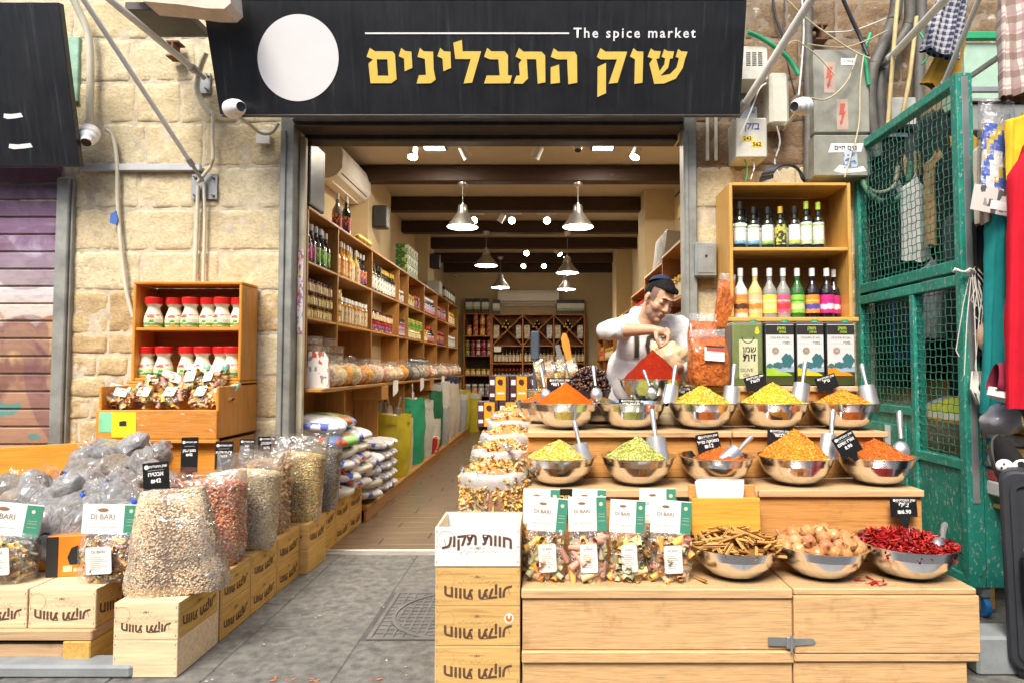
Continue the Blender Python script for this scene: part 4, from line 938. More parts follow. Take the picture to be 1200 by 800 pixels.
link('fallen_chillies', scatter('fallen_chillies', [(lowp[2].x-.19+R.uniform(-.05, .06), 2.42+R.uniform(-.02, .05), .366) for _ in range(12)], [(0, 0, 1)]*12, (chv, ch[1]), M_CH[:1], R, (.5, .9), .1), None, kind='stuff')

# scoops: pixel where blade meets the food, depth, lean
for u, v, Y, ry, kd, s_, lab in (
 (682, 533, 2.80, -.22, 0, .95, 'scoop standing in the pale yellow flakes'), (770, 528, 2.80, -.12, 0, 1.15, 'large scoop standing in the yellow green herb mix'),
 (855, 537, 2.78, .95, 0, 1.0, 'scoop lying over the brick red powder'), (972, 525, 2.80, .28, 0, 1.1, 'scoop leaning in the coarse orange flakes'),
 (1056, 528, 2.80, .05, 1, 1.1, 'round ladle in the red brown powder'), (699, 462, 3.12, -.1, 1, .9, 'round ladle right of the orange powder'),
 (786, 464, 3.10, .32, 0, 1.0, 'scoop leaning in the dried green herb'), (764, 460, 3.14, -.3, 1, .75, 'small ladle beside the green herb scoop'),
 (857, 466, 3.08, .12, 0, 1.05, 'scoop between the two yellow heaps'), (938, 462, 3.08, .2, 0, 1.05, 'scoop right of the bright yellow heap'), (1018, 464, 3.06, -.12, 0, 1.0, 'scoop at the right edge of the top orange bowl'),
 (640, 463, 3.30, -.22, 1, .9, 'ladle in the half hidden brick red bowl'), (800, 405, 3.30, .2, 1, .01, '')):
    if lab: scoop(W(u, v, Y), (-.25, ry, R.uniform(-.3, .3)), lab, s_, kd)
scoop(W(1100, 640, 2.44), (-.5, 1.15, .3), 'ladle lying across the dried chillies', 1.0, 1)
pj = [(R.uniform(XL+.05, XR-.08), R.choice(((Y2+.03, .6705), (Y3+.03, .8935), (Y1+.02, .3605)))) for _ in range(420)]
link('spilt_spice', scatter('spilt_spice', [(x+R.gauss(0, .01), y+abs(R.gauss(0, .05)), z) for x, (y, z) in pj], [(0, 0, 1)]*420, flake(.004, .003), Yc[:1]+Oc[:1]+Rc[:1]+Gc[2:], R, (.4, 1), .1), None, kind='stuff')
# price signs on the stall
for u, v, Y, w, h, ry, ln, lab in (
 (658, 537, 2.93, .105, .075, .08, [('לאורז', .24)], 'small black price sign behind the pale yellow flakes'),
 (742, 537, 2.93, .105, .075, -.02, [('לאורז ברבר', .2)], 'small black price sign behind the yellow green herb mix'),
 (833, 532, 2.94, .11, .10, -.17, [('ממטקה סריל', .17), ('₪12', .22)], 'black price sign tilted behind the brick red powder'),
 (913, 521, 2.92, .11, .075, .05, [('לבשר', .2)], 'black price sign behind the coarse orange flakes'),
 (1000, 532, 2.72, .10, .10, -.5, [('אורז אדום', .2), ('8.90', .2)], 'tilted black price sign left of the red brown powder'),
 (738, 484, 3.22, .115, .075, .02, [('לאורז חריף', .2)], 'black price sign lying in the green herb bowl'),
 (655, 462, 3.32, .13, .09, .0, [('ורד הודי', .2)], 'black price sign behind the orange powder heap'),
 (798, 468, 3.25, .1, .07, .1, [('שום', .2)], 'black price sign left of the yellow flakes heap'),
 (888, 456, 3.19, .11, .075, -.25, [('לאורז', .2)], 'black price sign before the olive oil tins'),
 (972, 456, 3.19, .11, .075, -.3, [('גריל', .2)], 'black price sign behind the top orange flakes'),
 (1060, 605, 2.655, .115, .08, .0, [("צ'ילי", .22), ('₪6.90', .2)], 'black price sign on a stem behind the dried chillies')):
    price_sign(W(u, v, Y), w, h, ln, lab, (-.1, ry, 0), .07 if u == 1060 else .03)
# napkin box
nb = thing('bag_box', 'open pine box holding a stack of thin white plastic bags', 'box', W(852, 627, 2.60)+Vector((0, 0, 0)), (-.04, 0, 0))
NW = .143; g = MB(); g.box(-NW, NW, 0, .014, 0, .155, 0, .003); link('front_board', g.mesh('front_board', wood('knotty_yellow_pine', (.74, .40, .06), (.45, .16, .02), 0, .4, 1.3, wear=0)), nb)
g = MB(); g.box(-NW, -NW+.012, .0145, .075, 0, .150, 0, .002); g.box(NW-.012, NW, .0145, .075, 0, .150, 0, .002); g.box(-NW, NW, .0145, .06, .0, .01); g.box(-NW, NW, .062, .074, .012, .20, 0, .003); link('box_sides', g.mesh('box_sides', M_STALL), nb)
g = MB()
for i in range(9):
    a = R.uniform(-.02, .02); g.grid(8, 4, lambda u, v: (-.098+.16*u+a+.006*math.sin(v*3+i), .018+i*.0045+.004*math.sin(u*7+i)+.003*v, .08+.14*v-.006*math.cos(u*5+i)))
thing('bag_stack', 'stack of thin white plastic bags sticking out of the pine box', 'plastic bags', nb.location, data=g.mesh('bag_stack', plain('milky_plastic', (.86, .86, .86), .4, var=.04, spec=.4)))
# ================================================================ crates, sacks, bags
def scribble(h):
    def mk():
        g = MB(); rq = random.Random(4); pts = [(-.075+.15*i/46, 0, (h*.045*math.sin(i*1.7)+h*.03*math.sin(i*.9+1))*(1.6 if i % 9 == 0 else .8)) for i in range(47)]
        for a, b_ in zip(pts[:-1], pts[1:]):
            if rq.random() < .86: g.add([(a[0], 0, a[2]-.0006), (b_[0], 0, b_[2]-.0006), (b_[0], 0, b_[2]+.0006), (a[0], 0, a[2]+.0006)], [(0, 1, 2, 3)])
        return g.mesh('script_line', M_PRINT)
    return cache('scr', mk)
def crate(p, w, d, h, label, rotz=0, mat=None, inv=True, open_top=False, logo=True, side_logo=True, group='printed farm crates', sidemat=None):
    """origin at the lower front left corner; w along x, d along y"""
    mat = mat or M_CRATE; sidemat = sidemat or M_CRATEY
    t = thing('wooden_crate', label, 'crate', p, (0, 0, rotz), group)
    e = .0; k = .011
    g = MB(); g.box(0, w, 0, k, e, h-.003, 0, .002); fb = link('end_board', g.mesh('end_board', mat), t)
    g = MB(); g.box(0, w, d-k, d, e, h-.003, 0, .002); link('end_board', g.mesh('end_board', mat), t)
    for x0, fl_ in ((0, -1), (w-k, 1)):
        g = MB(); g.box(x0, x0+k, k+.0005, d-k-.0005, e, h-.003, 0, .002); sb = link('side_board', g.mesh('side_board', sidemat), t)
        if side_logo:
            tm = text_mesh('חוות תקוע', h*.42, M_PRINT, .0018, arc=-1.0, spacing=1.02)
            ry = PI if inv else 0
            q = Euler((0, 0, fl_*PI/2)).to_matrix() @ Euler((0, ry, 0)).to_matrix()
            link('lettering', tm, sb, (x0+k+.0012 if fl_ > 0 else x0-.0012, d/2, h*.34), q.to_euler(), (min(1, d*.75/.23)*.95,)*3)
            link('small_print', text_mesh('1987', h*.13, M_PRINT, 0, heb=False), sb, (x0+k+.0012 if fl_ > 0 else x0-.0012, d/2, h*.72), q.to_euler())
    g = MB()
    if open_top: g.box(k, w-k, k, d-k, .001, .01)
    else: g.box(.0, w, 0, d, h-.0028, h, 0, .001)
    link('bottom_board', g.mesh('bottom_board', mat), t)
    if logo:
        ry = PI if inv else 0; q = (0, ry, 0)
        link('lettering', text_mesh('חוות תקוע', h*.40, M_PRINT, .0019, arc=-.9, spacing=1.02), fb, (w/2, -.0012, h*(.30 if inv else .68)), q, (w*.74/.235,)*3)
        link('script_line', scribble(h), fb, (w/2, -.0012, h*(.60 if inv else .36)), q)
        link('small_print', text_mesh('— 1987 —', h*.085, M_PRINT, 0, heb=False), fb, (w/2, -.0012, h*(.76 if inv else .46)), q)
        g = MB(); g.prism([(h*.22*math.cos(a/20*2*PI), h*.22*math.sin(a/20*2*PI)) for a in range(20)], 0, None, 0, [[(h*.212*math.cos(a/20*2*PI), h*.212*math.sin(a/20*2*PI)) for a in range(20)]])
        link('stamp', g.mesh('stamp', plain('faint_stamp_ink', (.50, .30, .12), .7)), fb, (w*.13, -.0011, h*.68))
    g = MB()
    for z_ in (h*.12, h*.5, h*.88):
        for x_ in (.008, w-.008): g.box(x_-.0015, x_+.0015, -.0008, 0, z_-.004, z_+.004)
    link('staples', g.mesh('staples', M_STEEL), t, kind='stuff')
    return t
# left column of crates, X from -1.68 to -1.43
cr = [(2.43, .30, 0, M_CRATEW, M_CRATEW, False), (2.43, .30, .1425, M_CRATEW, M_CRATE, True)]
nm = ['plain pale crate at the pavement edge, lowest under the biggest sack', 'pale crate with dark logo directly under the biggest sack']
for (y, d, z, m_, sm_, lg), lb in zip(cr, nm): crate((-1.68, y, z+.001), .25, d, .141, lb, 0, m_, logo=lg, side_logo=lg, sidemat=M_CRATEW if not lg else M_CRATEY)
ys = [2.745, 3.025, 3.315, 3.62, 3.925, 4.22, 4.52]
who = ['the sack of red peanuts', 'the sack of pale seeds', 'the sack of walnuts', 'the sack of chickpeas', 'the sack of grey seeds', 'the first stack of rice packs', 'the second stack of rice packs']
for i in range(7):
    d = (ys[i+1]-ys[i]-.008) if i < 6 else .29
    for j in range(2):
        crate((-1.68-(.03 if i > 2 else 0), ys[i], .001+j*.1425), .25+(.045 if i == 3 else 0)+(.03 if i > 2 else 0), d, .141, '%s crate with dark logo under %s' % (('lower', 'upper')[j], who[i]), logo=(i == 3 and j == 1), side_logo=not (j == 0 and i in (3, 4)))
# front stack beside the stall
for j in range(3):
    t = crate((-.421, 2.37, .001+j*.1475), .322, .25, .146, ['bottom upside down crate of the front stack left of the stall', 'second crate up of the front stack, with a round orange sticker', 'third crate up of the front stack, printed upside down'][j], sidemat=M_CRATE)
    if j == 1:
        g = MB(); g.prism([(.018*math.cos(a/16*2*PI), .019*math.sin(a/16*2*PI)) for a in range(16)], .0008); s_ = link('sticker', g.mesh('sticker', M_PAPER), t, (.28, -.0012, .102))
        g = MB(); g.prism([(-.012, .011), (-.004, .011), (-.004, .0), (.004, .0), (.004, .011), (.012, .011), (.012, -.004), (.006, -.012), (-.006, -.012), (-.012, -.004)], .0006); link('emblem', g.mesh('emblem', plain('orange_ink', (.8, .18, .02), .5)), s_, (0, -.0008, 0))
crate((-.423, 2.366, .4445), .324, .255, .15, 'open white fronted crate on top of the front stack', 0, plain('whitewashed_ply', (.82, .80, .76), .6, 0, .06), inv=False, open_top=True, sidemat=M_CRATEW)
# crates on the low bench at the far left
for x0, lb in ((-2.07, 'pale crate with dark logo under the pasta bag at the left'), (-2.345, 'pale crate cut by the left picture edge under the penne bag')):
    crate((x0, 2.50, .16), .268, .30, .153, lb, -.0, M_CRATEW, sidemat=M_CRATE)
bn = thing('low_bench', 'low rough wooden bench carrying the pale crates at the left', 'bench', (-2.8, 2.48, 0))
for i in range(4):
    g = MB(); g.box(-1.0, 1.0, i*.17, i*.17+.165, .118, .158, 0, .004); link('plank', g.mesh('plank', wood('old_bench_wood', (.55, .36, .2), (.25, .14, .08), 0, .7, wear=.8)), bn)
for x_ in (.92, 0, -.9):
    g = MB(); g.box(x_-.035, x_+.075, .0, .6, .0, .116, 0, .004); link('support', g.mesh('support', M_CRATEY), bn)
g = MB(); g.box(-1.0, .88, .02, .045, .03, .095, 0, .003); link('crossbar', g.mesh('crossbar', MATS['old_bench_wood']), bn)

# ---- clear sacks of nuts and pulses
def sack(p, w, th, hc, hf, label, beans, mats, n, matbed, lean=(0, 0, 0), seed=1, closed=False, dome_h=.02, top_taper=.0, group='clear sacks of pulses and nuts', size=(.8, 1.15), lay=.5, flare=1.0):
    """content up to hc, film up to hf. origin at the middle of the base"""
    off = Vector((seed*1.9, seed*.7, seed)); rnd = random.Random(seed)
    def sec(u, z, k=1.0):
        q = z/hc; a = 2*PI*u
        e = 2/3.2; ca, sa = math.cos(a), math.sin(a)
        bw = (w/2)*(1-.10*(1-min(1, q*5))**2-top_taper*max(0, q)**1.5); bt = (th/2)*(1-.2*(1-min(1, q*5))**2)
        if closed: bw *= 1+.16*max(0, 1-q*3); bt *= max(.06, math.sqrt(max(0, 1-(max(0, q-.35)/.68)**2)))
        x = bw*math.copysign(abs(ca)**e, ca); y = bt*math.copysign(abs(sa)**e, sa)
        nn = mnoise.fractal(Vector((x*6, y*6, z*6))+off, 1, 2, 3)*.012*k
        return x*(1+nn*1.2), y*(1+nn*4), nn
    def cont(u, v):
        if v < .12: 
            x, y, nn = sec(u, 0); q = v/.12; return (x*q, y*q, .0)
        if v > .85:
            q = (1-v)/.15; x, y, nn = sec(u, hc); dome = dome_h*(1-q*q) if not closed else 0; return (x*q, y*q, hc+dome)
        z = hc*(v-.12)/.73; x, y, nn = sec(u, z); return (x, y, max(0, z+.0*nn))
    t = thing('sack', label, 'sack', p, lean, group)
    g = MB(); g.grid(44, 30, cont, 0, True, True); link('contents', g.mesh('contents', matbed), t)
    if n:
        P_, Nn = [], []
        for i in range(n):
            u = rnd.random(); v = rnd.uniform(.12, 1) if not closed else rnd.uniform(.12, .86)
            if math.sin(2*PI*u) > .35 and v < .8: u = -u % 1                        # mostly on the side that can be seen
            a = Vector(cont(u, v)); c = Vector(cont(u+.004, v)); d = Vector(cont(u, v+.004)); nn = (c-a).cross(d-a)
            if nn.length < 1e-9: nn = Vector((0, 0, 1))
            if v > .86: nn = Vector((0, 0, 1))
            P_.append(a); Nn.append(nn)
        link('pieces', scatter('pieces', P_, Nn, beans, mats, rnd, size, lay), t, kind='stuff')
    def filmf(u, v):
        z = hf*v; q = max(0, (z-hc)/(hf-hc)); x, y, nn = sec(u, min(z, hc), 1.5); a = 2*PI*u
        k = 1+.03+.05*q*flare+.018*mnoise.noise(Vector((a*2.2, z*7+a*1.5, seed)))+.006*math.sin(a*9+z*30); kk = 1-.35*q
        return (x*k+.006*math.sin(a*5+seed)*q, y*(1.03+.05*q)*kk+.014*math.sin(a*3+seed*2)*q, z+.008*math.sin(a*4+seed)*q)
    g = MB(); g.grid(56, 26, filmf, 0, True, True); link('film', g.mesh('film', film('sack_film', gloss=.32, rough=.14, haze=.05, bs=13)), t)
    return t
B_BE = [plain('bean_tan', (.70, .52, .33), .7), plain('bean_cream', (.80, .66, .47), .7), plain('bean_brown', (.56, .37, .21), .7)]
B_PN = [plain('peanut_red', (.50, .19, .08), .6), plain('peanut_rust', (.62, .24, .12), .6), plain('peanut_pink', (.72, .42, .24), .6), plain('peanut_dark', (.40, .11, .06), .6)]
B_SD = [plain('seed_cream', (.80, .68, .42), .7), plain('seed_straw', (.70, .55, .30), .7)]
B_WN = [plain('walnut_shell', (.46, .27, .12), .7, bmp=.5, bs=120), plain('walnut_light', (.54, .33, .16), .7, bmp=.5, bs=120)]
B_CP = [plain('chickpea', (.74, .48, .14), .6), plain('chickpea_light', (.80, .58, .22), .6), plain('chickpea_green', (.5, .44, .16), .6)]
B_GS = [plain('grey_seed', (.22, .20, .15), .7), plain('grey_seed_light', (.36, .34, .27), .7), plain('grey_seed_dark', (.12, .11, .09), .7)]
bed = lambda nm, c: plain(nm, c, .8, 0, .3, 60)
Z0 = .286
big = sack((-1.51, 2.56, Z0), .36, .16, .41, .415, 'biggest bulging sack of tan beans closed at the top, at the pavement edge', bean(.0056, .0046, .0042), B_BE, 6500, bed('bean_bed', (.36, .24, .14)), (.0, -.07, .12), 3, True, top_taper=.34)
sack((-1.60, 2.93, Z0), .33, .20, .36, .43, 'open clear sack of red skinned peanuts behind the biggest sack', bean(.0095, .0062, .006), B_PN, 3000, bed('peanut_bed', (.34, .10, .05)), (0, .0, .05), 5)
sack((-1.545, 3.18, Z0), .30, .18, .37, .47, 'open clear sack of pale seeds between the peanuts and the walnuts', bean(.0072, .0032, .0028), B_SD, 3000, bed('seed_bed', (.52, .42, .25)), (-.03, .05, .08), 8)
sack((-1.585, 3.47, Z0), .26, .18, .37, .47, 'open clear sack of whole walnuts', bean(.017, .0165, .016), B_WN, 420, bed('walnut_bed', (.26, .14, .07)), (-.02, .02, 0), 11)
sack((-1.52, 3.74, Z0), .30, .17, .38, .50, 'open clear sack of yellow chickpeas beside the walnuts', bean(.0055, .005, .005), B_CP, 2400, bed('chickpea_bed', (.46, .32, .12)), (-.02, .06, .05), 13)
sack((-1.50, 4.02, Z0), .28, .16, .37, .50, 'open clear sack of grey striped seeds at the door post', bean(.0075, .0035, .003), B_GS, 2000, bed('grey_seed_bed', (.14, .13, .1)), (-.02, .05, .0), 17)
g = MB(); g.tube([(0, 0, 0), (.05, -.02, .09)], .004, 6); g.ell((.0, 0, 0), (.02, .012, .028)); thing('metal_spoon', 'thin metal spoon stuck in the sack of red peanuts', 'spoon', (-1.56, 2.90, Z0+.335), data=g.mesh('metal_spoon', M_CHROME))
for u0, u1, v0, v1, Y, ln, ry, lab in ((168, 200, 541, 578, 2.76, [('אבטיח', .22), ('₪42', .22)], -.12, 'leaning black price sign behind the biggest sack'),
    (211, 232, 512, 553, 3.06, [('בוטן ענק', .21), ('₪42', .22)], -.03, 'tall black price sign above the red peanuts'),
    (251, 273, 517, 550, 3.34, [('גרעיני דלעת', .18), ('₪34', .2)], -.02, 'black price sign above the pale seeds'),
    (280, 298, 514, 536, 3.62, [('אגוז', .2), ('₪28', .2)], 0, 'black price sign above the walnuts'),
    (302, 323, 511, 532, 3.86, [('פיסטוק', .22), ('₪76', .2)], -.03, 'black price sign above the chickpeas'),
    (336, 356, 503, 522, 4.14, [('חמניה', .2)], 0, 'black price sign above the grey seeds')):
    a, c = W(u0, v1, Y), W(u1, v0, Y); price_sign(Vector(((a.x+c.x)/2, Y, a.z)), c.x-a.x, c.z-a.z, ln, lab, (-.08, ry, 0), .05)

# ---- pasta bags with a folded card header
PC = [plain('pasta_yellow', (.80, .50, .10), .55), plain('pasta_cream', (.80, .62, .30), .55), plain('pasta_pink', (.68, .34, .24), .55), plain('pasta_green', (.42, .41, .22), .55), plain('pasta_orange', (.80, .40, .10), .55)]
CARDG = plain('card_green', (.06, .28, .18), .5, var=.06); M_CARD = plain('card_white', (.84, .83, .78), .5, var=.03)
def shell_piece(s=1):
    v, f = stick(.016*s, .0065*s, 6); return [(x, y*(1.25 if x < 0 else .7)+.3*abs(x), z) for x, y, z in v], f
def pasta_bag(p, w, h, label, rot=(0, 0, 0), seed=0, penne=False, n=70, header=.42, extra=0, cols=None, sticker=True, group='clear bags of coloured pasta', hlean=0, m_film=None):
    rnd = random.Random(seed+100); t = thing('pasta_bag', label, 'pasta bag', p, rot, group); hb = h*(1-header)+.02; th = w*.42
    P_, Nn = [], []
    for i in range(n):
        a = rnd.uniform(0, 2*PI); z = rnd.uniform(.012, hb*.78)
        q = rnd.uniform(.5, .88); bw = (w/2)*(.92-.1*(1-min(1, z/.04)))
        P_.append((bw*q*math.cos(a), th/2*q*math.sin(a), z)); Nn.append((rnd.uniform(-1, 1), rnd.uniform(-1, 1), rnd.uniform(-1, 1)))
    pr = stick(.021, .0065, 7) if penne else shell_piece(2.0 if .13 < w < .2 else 1.6 if w > .2 else 1.1)
    link('pasta', scatter('pasta', P_, Nn, pr, cols or PC, rnd, (.8, 1.2), 1), t, kind='stuff')
    def core(u, v):
        a = 2*PI*u; k = math.sin(PI*min(1, v*1.0))**.4 if v < 1 else 0; return (.8*w/2*k*math.cos(a), .8*th/2*k*math.sin(a), hb*.74*v+.004)
    g = MB(); g.grid(12, 8, core, 0, True, True); link('pasta_core', g.mesh('pasta_core', bed('pasta_bed', (.36, .2, .08))), t)
    def fm(u, v):
        a = 2*PI*u; e = 2/2.8; ca, sa = math.cos(a), math.sin(a); z = hb*v; tp = max(0, (v-.55)/.45)
        bw = w/2*(1.0-.1*(1-min(1, z/.03))); bt = th/2*(1-tp**1.3)*(1-.15*(1-min(1, z/.03)))+.002
        c_ = .004*mnoise.noise(Vector((ca*2, z*40, seed)))
        return (bw*math.copysign(abs(ca)**e, ca)+c_, bt*math.copysign(abs(sa)**e, sa)+c_*1.5, z)
    g = MB(); g.grid(28, 12, fm, 0, True, True); link('film', g.mesh('film', m_film or M_FILM), t)
    hh = h*header
    hd = link('header_card', cache(('hc', w, round(hh, 3)), lambda: (lambda g: (g.box(-w*.5, w*.5, -.004, -.002, 0, hh), g.box(-w*.5, w*.5, .002, .004, 0, hh*.95), g.box(-w*.5, w*.5, -.004, .004, hh, hh+.002), g)[-1])(MB()).mesh('header_card', M_CARD)), t, (0, 0, hb-.012), (0, hlean, 0))
    g = MB(); g.box(w*.24, w*.5, -.0052, -.0042, .0005, hh-.0005); gs = link('green_strip', cache(('gs', w, round(hh, 3)), lambda: g.mesh('green_strip', CARDG)), hd)
    link('lettering', text_mesh('DI BARI', w*.13, plain('card_ink', (.35, .26, .2), .6), .0004, heb=False), hd, (-w*.14, -.0048, hh*.58))
    g = MB(); [g.box(-w*.36+k*w*.032, -w*.345+k*w*.032, -.0046, -.0043, hh*.22, hh*.25) for k in range(15) if k not in (4, 10)]; link('small_print', cache(('smp', w, round(hh, 3)), lambda: g.mesh('small_print', MATS['card_ink'])), hd, kind='stuff')
    g = MB(); g.prism([(w*.07*math.cos(a)*1.4, w*.035*math.sin(a)) for a in [k*PI/6 for k in range(12)]], 0); link('emblem', cache(('em', w), lambda: g.mesh('emblem', plain('card_brown', (.3, .17, .08), .6))), hd, (-w*.14, -.0048, hh*.82))
    g = MB(); g.box(w*.29, w*.45, -.0062, -.0055, hh*.3, hh*.31); g.box(w*.29, w*.45, -.0062, -.0055, hh*.42, hh*.43); g.box(w*.29, w*.45, -.0062, -.0055, hh*.5, hh*.51); g.prism([(w*.36+.008*math.cos(a), hh*.8+.008*math.sin(a)) for a in [k*PI/6 for k in range(12)]], 0, Matrix.Translation((0, -.006, 0)))
    link('strip_print', cache(('sp', w, round(hh, 3)), lambda: g.mesh('strip_print', plain('pale_gold_print', (.7, .68, .5), .5))), hd, kind='stuff')
    if sticker:
        sw_, sh_ = w*.44, hb*.55; r_ = .008
        ol = [(sx*(sw_/2-r_)+r_*math.cos(b), sz*(sh_/2-r_)+r_*math.sin(b)) for sx, sz, b0 in ((1, 1, 0), (-1, 1, PI/2), (-1, -1, PI), (1, -1, 3*PI/2)) for b in (b0, b0+PI/4, b0+PI/2)]
        g = MB(); g.prism(ol, .0008); s_ = link('sticker', cache(('st', w, round(hb, 3)), lambda: g.mesh('sticker', M_CARD)), t, (w*.02, -th/2-.018, hb*.48), (.06, -.05, 0))
        link('small_print', text_mesh('DI BARI', w*.07, MATS['card_ink'], 0, heb=False), s_, (0, -.001, sh_*.32))
        g = MB()
        for k in range(7): g.box(-sw_*.35, sw_*(.1+.24*((k*7) % 3)/2), -.001, -.0005, sh_*(.12-.07*k), sh_*(.12-.07*k)+.0008)
        link('sticker_print', cache(('spp', w, round(hb, 3)), lambda: g.mesh('sticker_print', MATS['card_ink'])), s_, kind='stuff')
    return t
for i, (u, Y, w, h, rz, hl, lab, pn) in enumerate([
    (640, 2.47, .155, .31, .05, .10, 'first pasta bag from the front crate stack on the lowest step', 0), (634, 2.54, .15, .33, 0, .02, 'pasta bag standing behind the first one by the crate stack', 0),
    (689, 2.46, .152, .315, -.04, -.02, 'second pasta bag in the front row, headed by an upright card', 0), (735, 2.47, .140, .30, .03, .06, 'third pasta bag in the front row, with large yellow shells', 1),
    (786, 2.46, .158, .30, -.03, .07, 'fourth pasta bag in the front row, nearest the cinnamon bowl', 1), (772, 2.55, .15, .33, 0, .0, 'pasta bag half hidden behind the fourth one', 0), (690, 2.56, .14, .325, 0, .03, 'pasta bag hidden behind the second one, only its card top showing', 0)]):
    p = W(u, 680, Y); pasta_bag((p.x, Y, .3605), w, h, lab, (-.05, 0, rz), i*3+1, False, 62, hlean=hl, cols=PC+[PC[i % 5]])
for u, v, w_, h_, s_, lab in ((672, 582, .16, .1, 'קפה טרי', 'black card with gold chalk writing behind the first pasta bags'), (808, 586, .1, .08, 'פסטה', 'small dark card behind the fourth pasta bag')):
    p = W(u, v+18, 2.66); t = thing('chalk_card', lab, 'price sign', p); g = MB(); g.box(-w_/2, w_/2, 0, .003, 0, h_); link('card', g.mesh('card', M_TAG), t); link('lettering', text_mesh(s_, .035, M_GOLD, .0008), t, (0, -.001, h_*.62)); 
pasta_bag((-1.83, 2.60, .3145), .235, .30, 'big pasta bag with pink and green shells on the pale crate at the left', (-.05, 0, .02), 31, False, 150, .40, hlean=.02)
pasta_bag((-2.24, 2.58, .3145), .235, .31, 'bag of yellow and green penne cut by the left picture edge', (-.05, 0, .12), 37, True, 170, .42, hlean=.12, cols=[PC[0], PC[1], PC[3], PC[0], plain('pasta_grey', (.4, .38, .28), .6)])
# orange printed carton between them
t = thing('orange_carton', 'orange and black printed carton between the two pasta bags', 'carton', (-2.11, 2.63, .315), (0, 0, .15)); M_ORB = plain('carton_orange', (.85, .25, .02), .45)
g = MB(); g.box(0, .15, 0, .19, 0, .17, 0, .002); link('box', g.mesh('box', M_ORB), t)
g = MB(); g.box(-.001, .045, -.001, 0, 0, .168); g.prism([(.09, .05), (.13, .05), (.14, .09), (.12, .13), (.095, .12), (.08, .08)], 0, Matrix.Translation((0, -.001, 0))); link('dark_print', g.mesh('dark_print', M_INKB), t)
g = MB(); g.box(.065, .1, -.0015, 0, .02, .045); g.box(.105, .14, -.0015, 0, .02, .035); link('light_print', g.mesh('light_print', plain('cream_print', (.85, .7, .4), .5)), t)

# ---- trays of grey bags
M_GB = None
def gbag_mat():
    m, n, b, o = new_mat('bagged_grey_grain'); v = coords(n); f = noise(n, v, 9, 4, .6, 1); oi = N(n, 'ShaderNodeObjectInfo')
    base = ramp(n, oi.outputs['Random'], [(0, (.36, .35, .34)), (.6, (.46, .45, .44)), (.85, (.38, .34, .29)), (1, (.42, .32, .22))])
    n.links.new(mixc(n, ramp(n, f, [(.45, (0, 0, 0)), (.7, (.6,)*3)]), base, (.64, .64, .64)), b.inputs['Base Color'])  # pale blotches painted into the colour as highlights on the plastic
    b.inputs['Roughness'].default_value = .5; b.inputs['Coat Weight'].default_value = 1; b.inputs['Coat Roughness'].default_value = .12
    bump(n, b, noise(n, coords(n, True, (1, 1, .4)), 26, 6, .68, 3.5), 1, .035); return m
M_GB = gbag_mat(); M_TIE = plain('blue_tie', (.02, .12, .6), .4)
def gbag(seed):
    off = Vector((seed*3.3, 1, seed)); g = MB()
    def f(u, v):
        a = 2*PI*u; z = v
        if v < .72: q = v/.72; r = .082*math.sin(PI*(.06+.86*q))**.6; z = -.05+.115*q
        elif v < .8: r = .013; z = .072
        else: r = .013+.026*(v-.8)/.2; z = .072+.035*(v-.8)/.2
        x, y = r*math.cos(a)*1.15, r*math.sin(a)*.85; k = mnoise.fractal(Vector((x*12, y*12, z*12))+off, 1, 2, 3)
        if v >= .8: return (x, y*.6, z+.012*math.sin(a*4+seed))
        k2 = abs(mnoise.noise(Vector((x*34, y*34, z*16))+off))+.35*max(0, v/.72-.35)*(.5+.5*math.sin(a*9+seed)); return (x*(1+.3*k-.22*k2), y*(1+.3*k-.22*k2), z*(1+.2*k))
    g.grid(44, 28, f, 0, True, True, lambda u, v: 1 if v > .8 else 0); return g.mesh('grey_bag', M_GB, M_FILM)
def place_gbag(p, i, rot=None, s=1, where=''):
    t = thing('grain_bag', where, 'bag', p, rot or (R.uniform(-1.2, .4), R.uniform(-1, 1), R.uniform(0, 6)), 'small tied clear bags of grey grain', (s*1.12, s*.85, s*1.15), cache(('gb', i % 5), lambda: gbag(i % 5)))
    if i % 3 == 0: g = MB(); g.lathe([(.019, .066), (.021, .072), (.019, .078)], 10); link('tie', cache('tie', lambda: g.mesh('tie', M_TIE)), t)
lo = 'tied bag of grey grain in the lower tray, %s from the left'; up = 'bag of grey grain in the tray below the yellow sticker, %s from the left'
i = 0
for u, v, Y in sorted(((100, 536, 3.36), (128, 528, 3.4), (152, 522, 3.45), (112, 550, 3.3), (140, 548, 3.28), (168, 542, 3.3), (185, 535, 3.4), (150, 560, 3.26), (178, 558, 3.22), (98, 556, 3.24))):
    place_gbag(W(u, v+4, Y), i, None, 1.15, up % ORD[i]); i += 1
j_ = 0
for u, v, Y in sorted(((18, 590, 2.95), (48, 596, 2.9), (75, 575, 3.0), (84, 600, 2.85), (60, 610, 2.82), (112, 585, 2.92), (120, 600, 2.85), (138, 590, 2.9), (30, 612, 2.85), (8, 606, 2.85), (100, 572, 3.05), (146, 575, 3.0), (45, 580, 3.05), (12, 578, 3.05), (70, 620, 2.75), (140, 612, 2.78), (95, 615, 2.76), (30, 628, 2.74), (80, 640, 2.75))):
    place_gbag(W(u, v, Y), i, None, 1.2, lo % ORD[j_]); i += 1; j_ += 1
tr = thing('display_tray', 'long orange brown wooden tray with a divider holding the grey grain bags', 'tray', (-2.55, 3.0, 0))
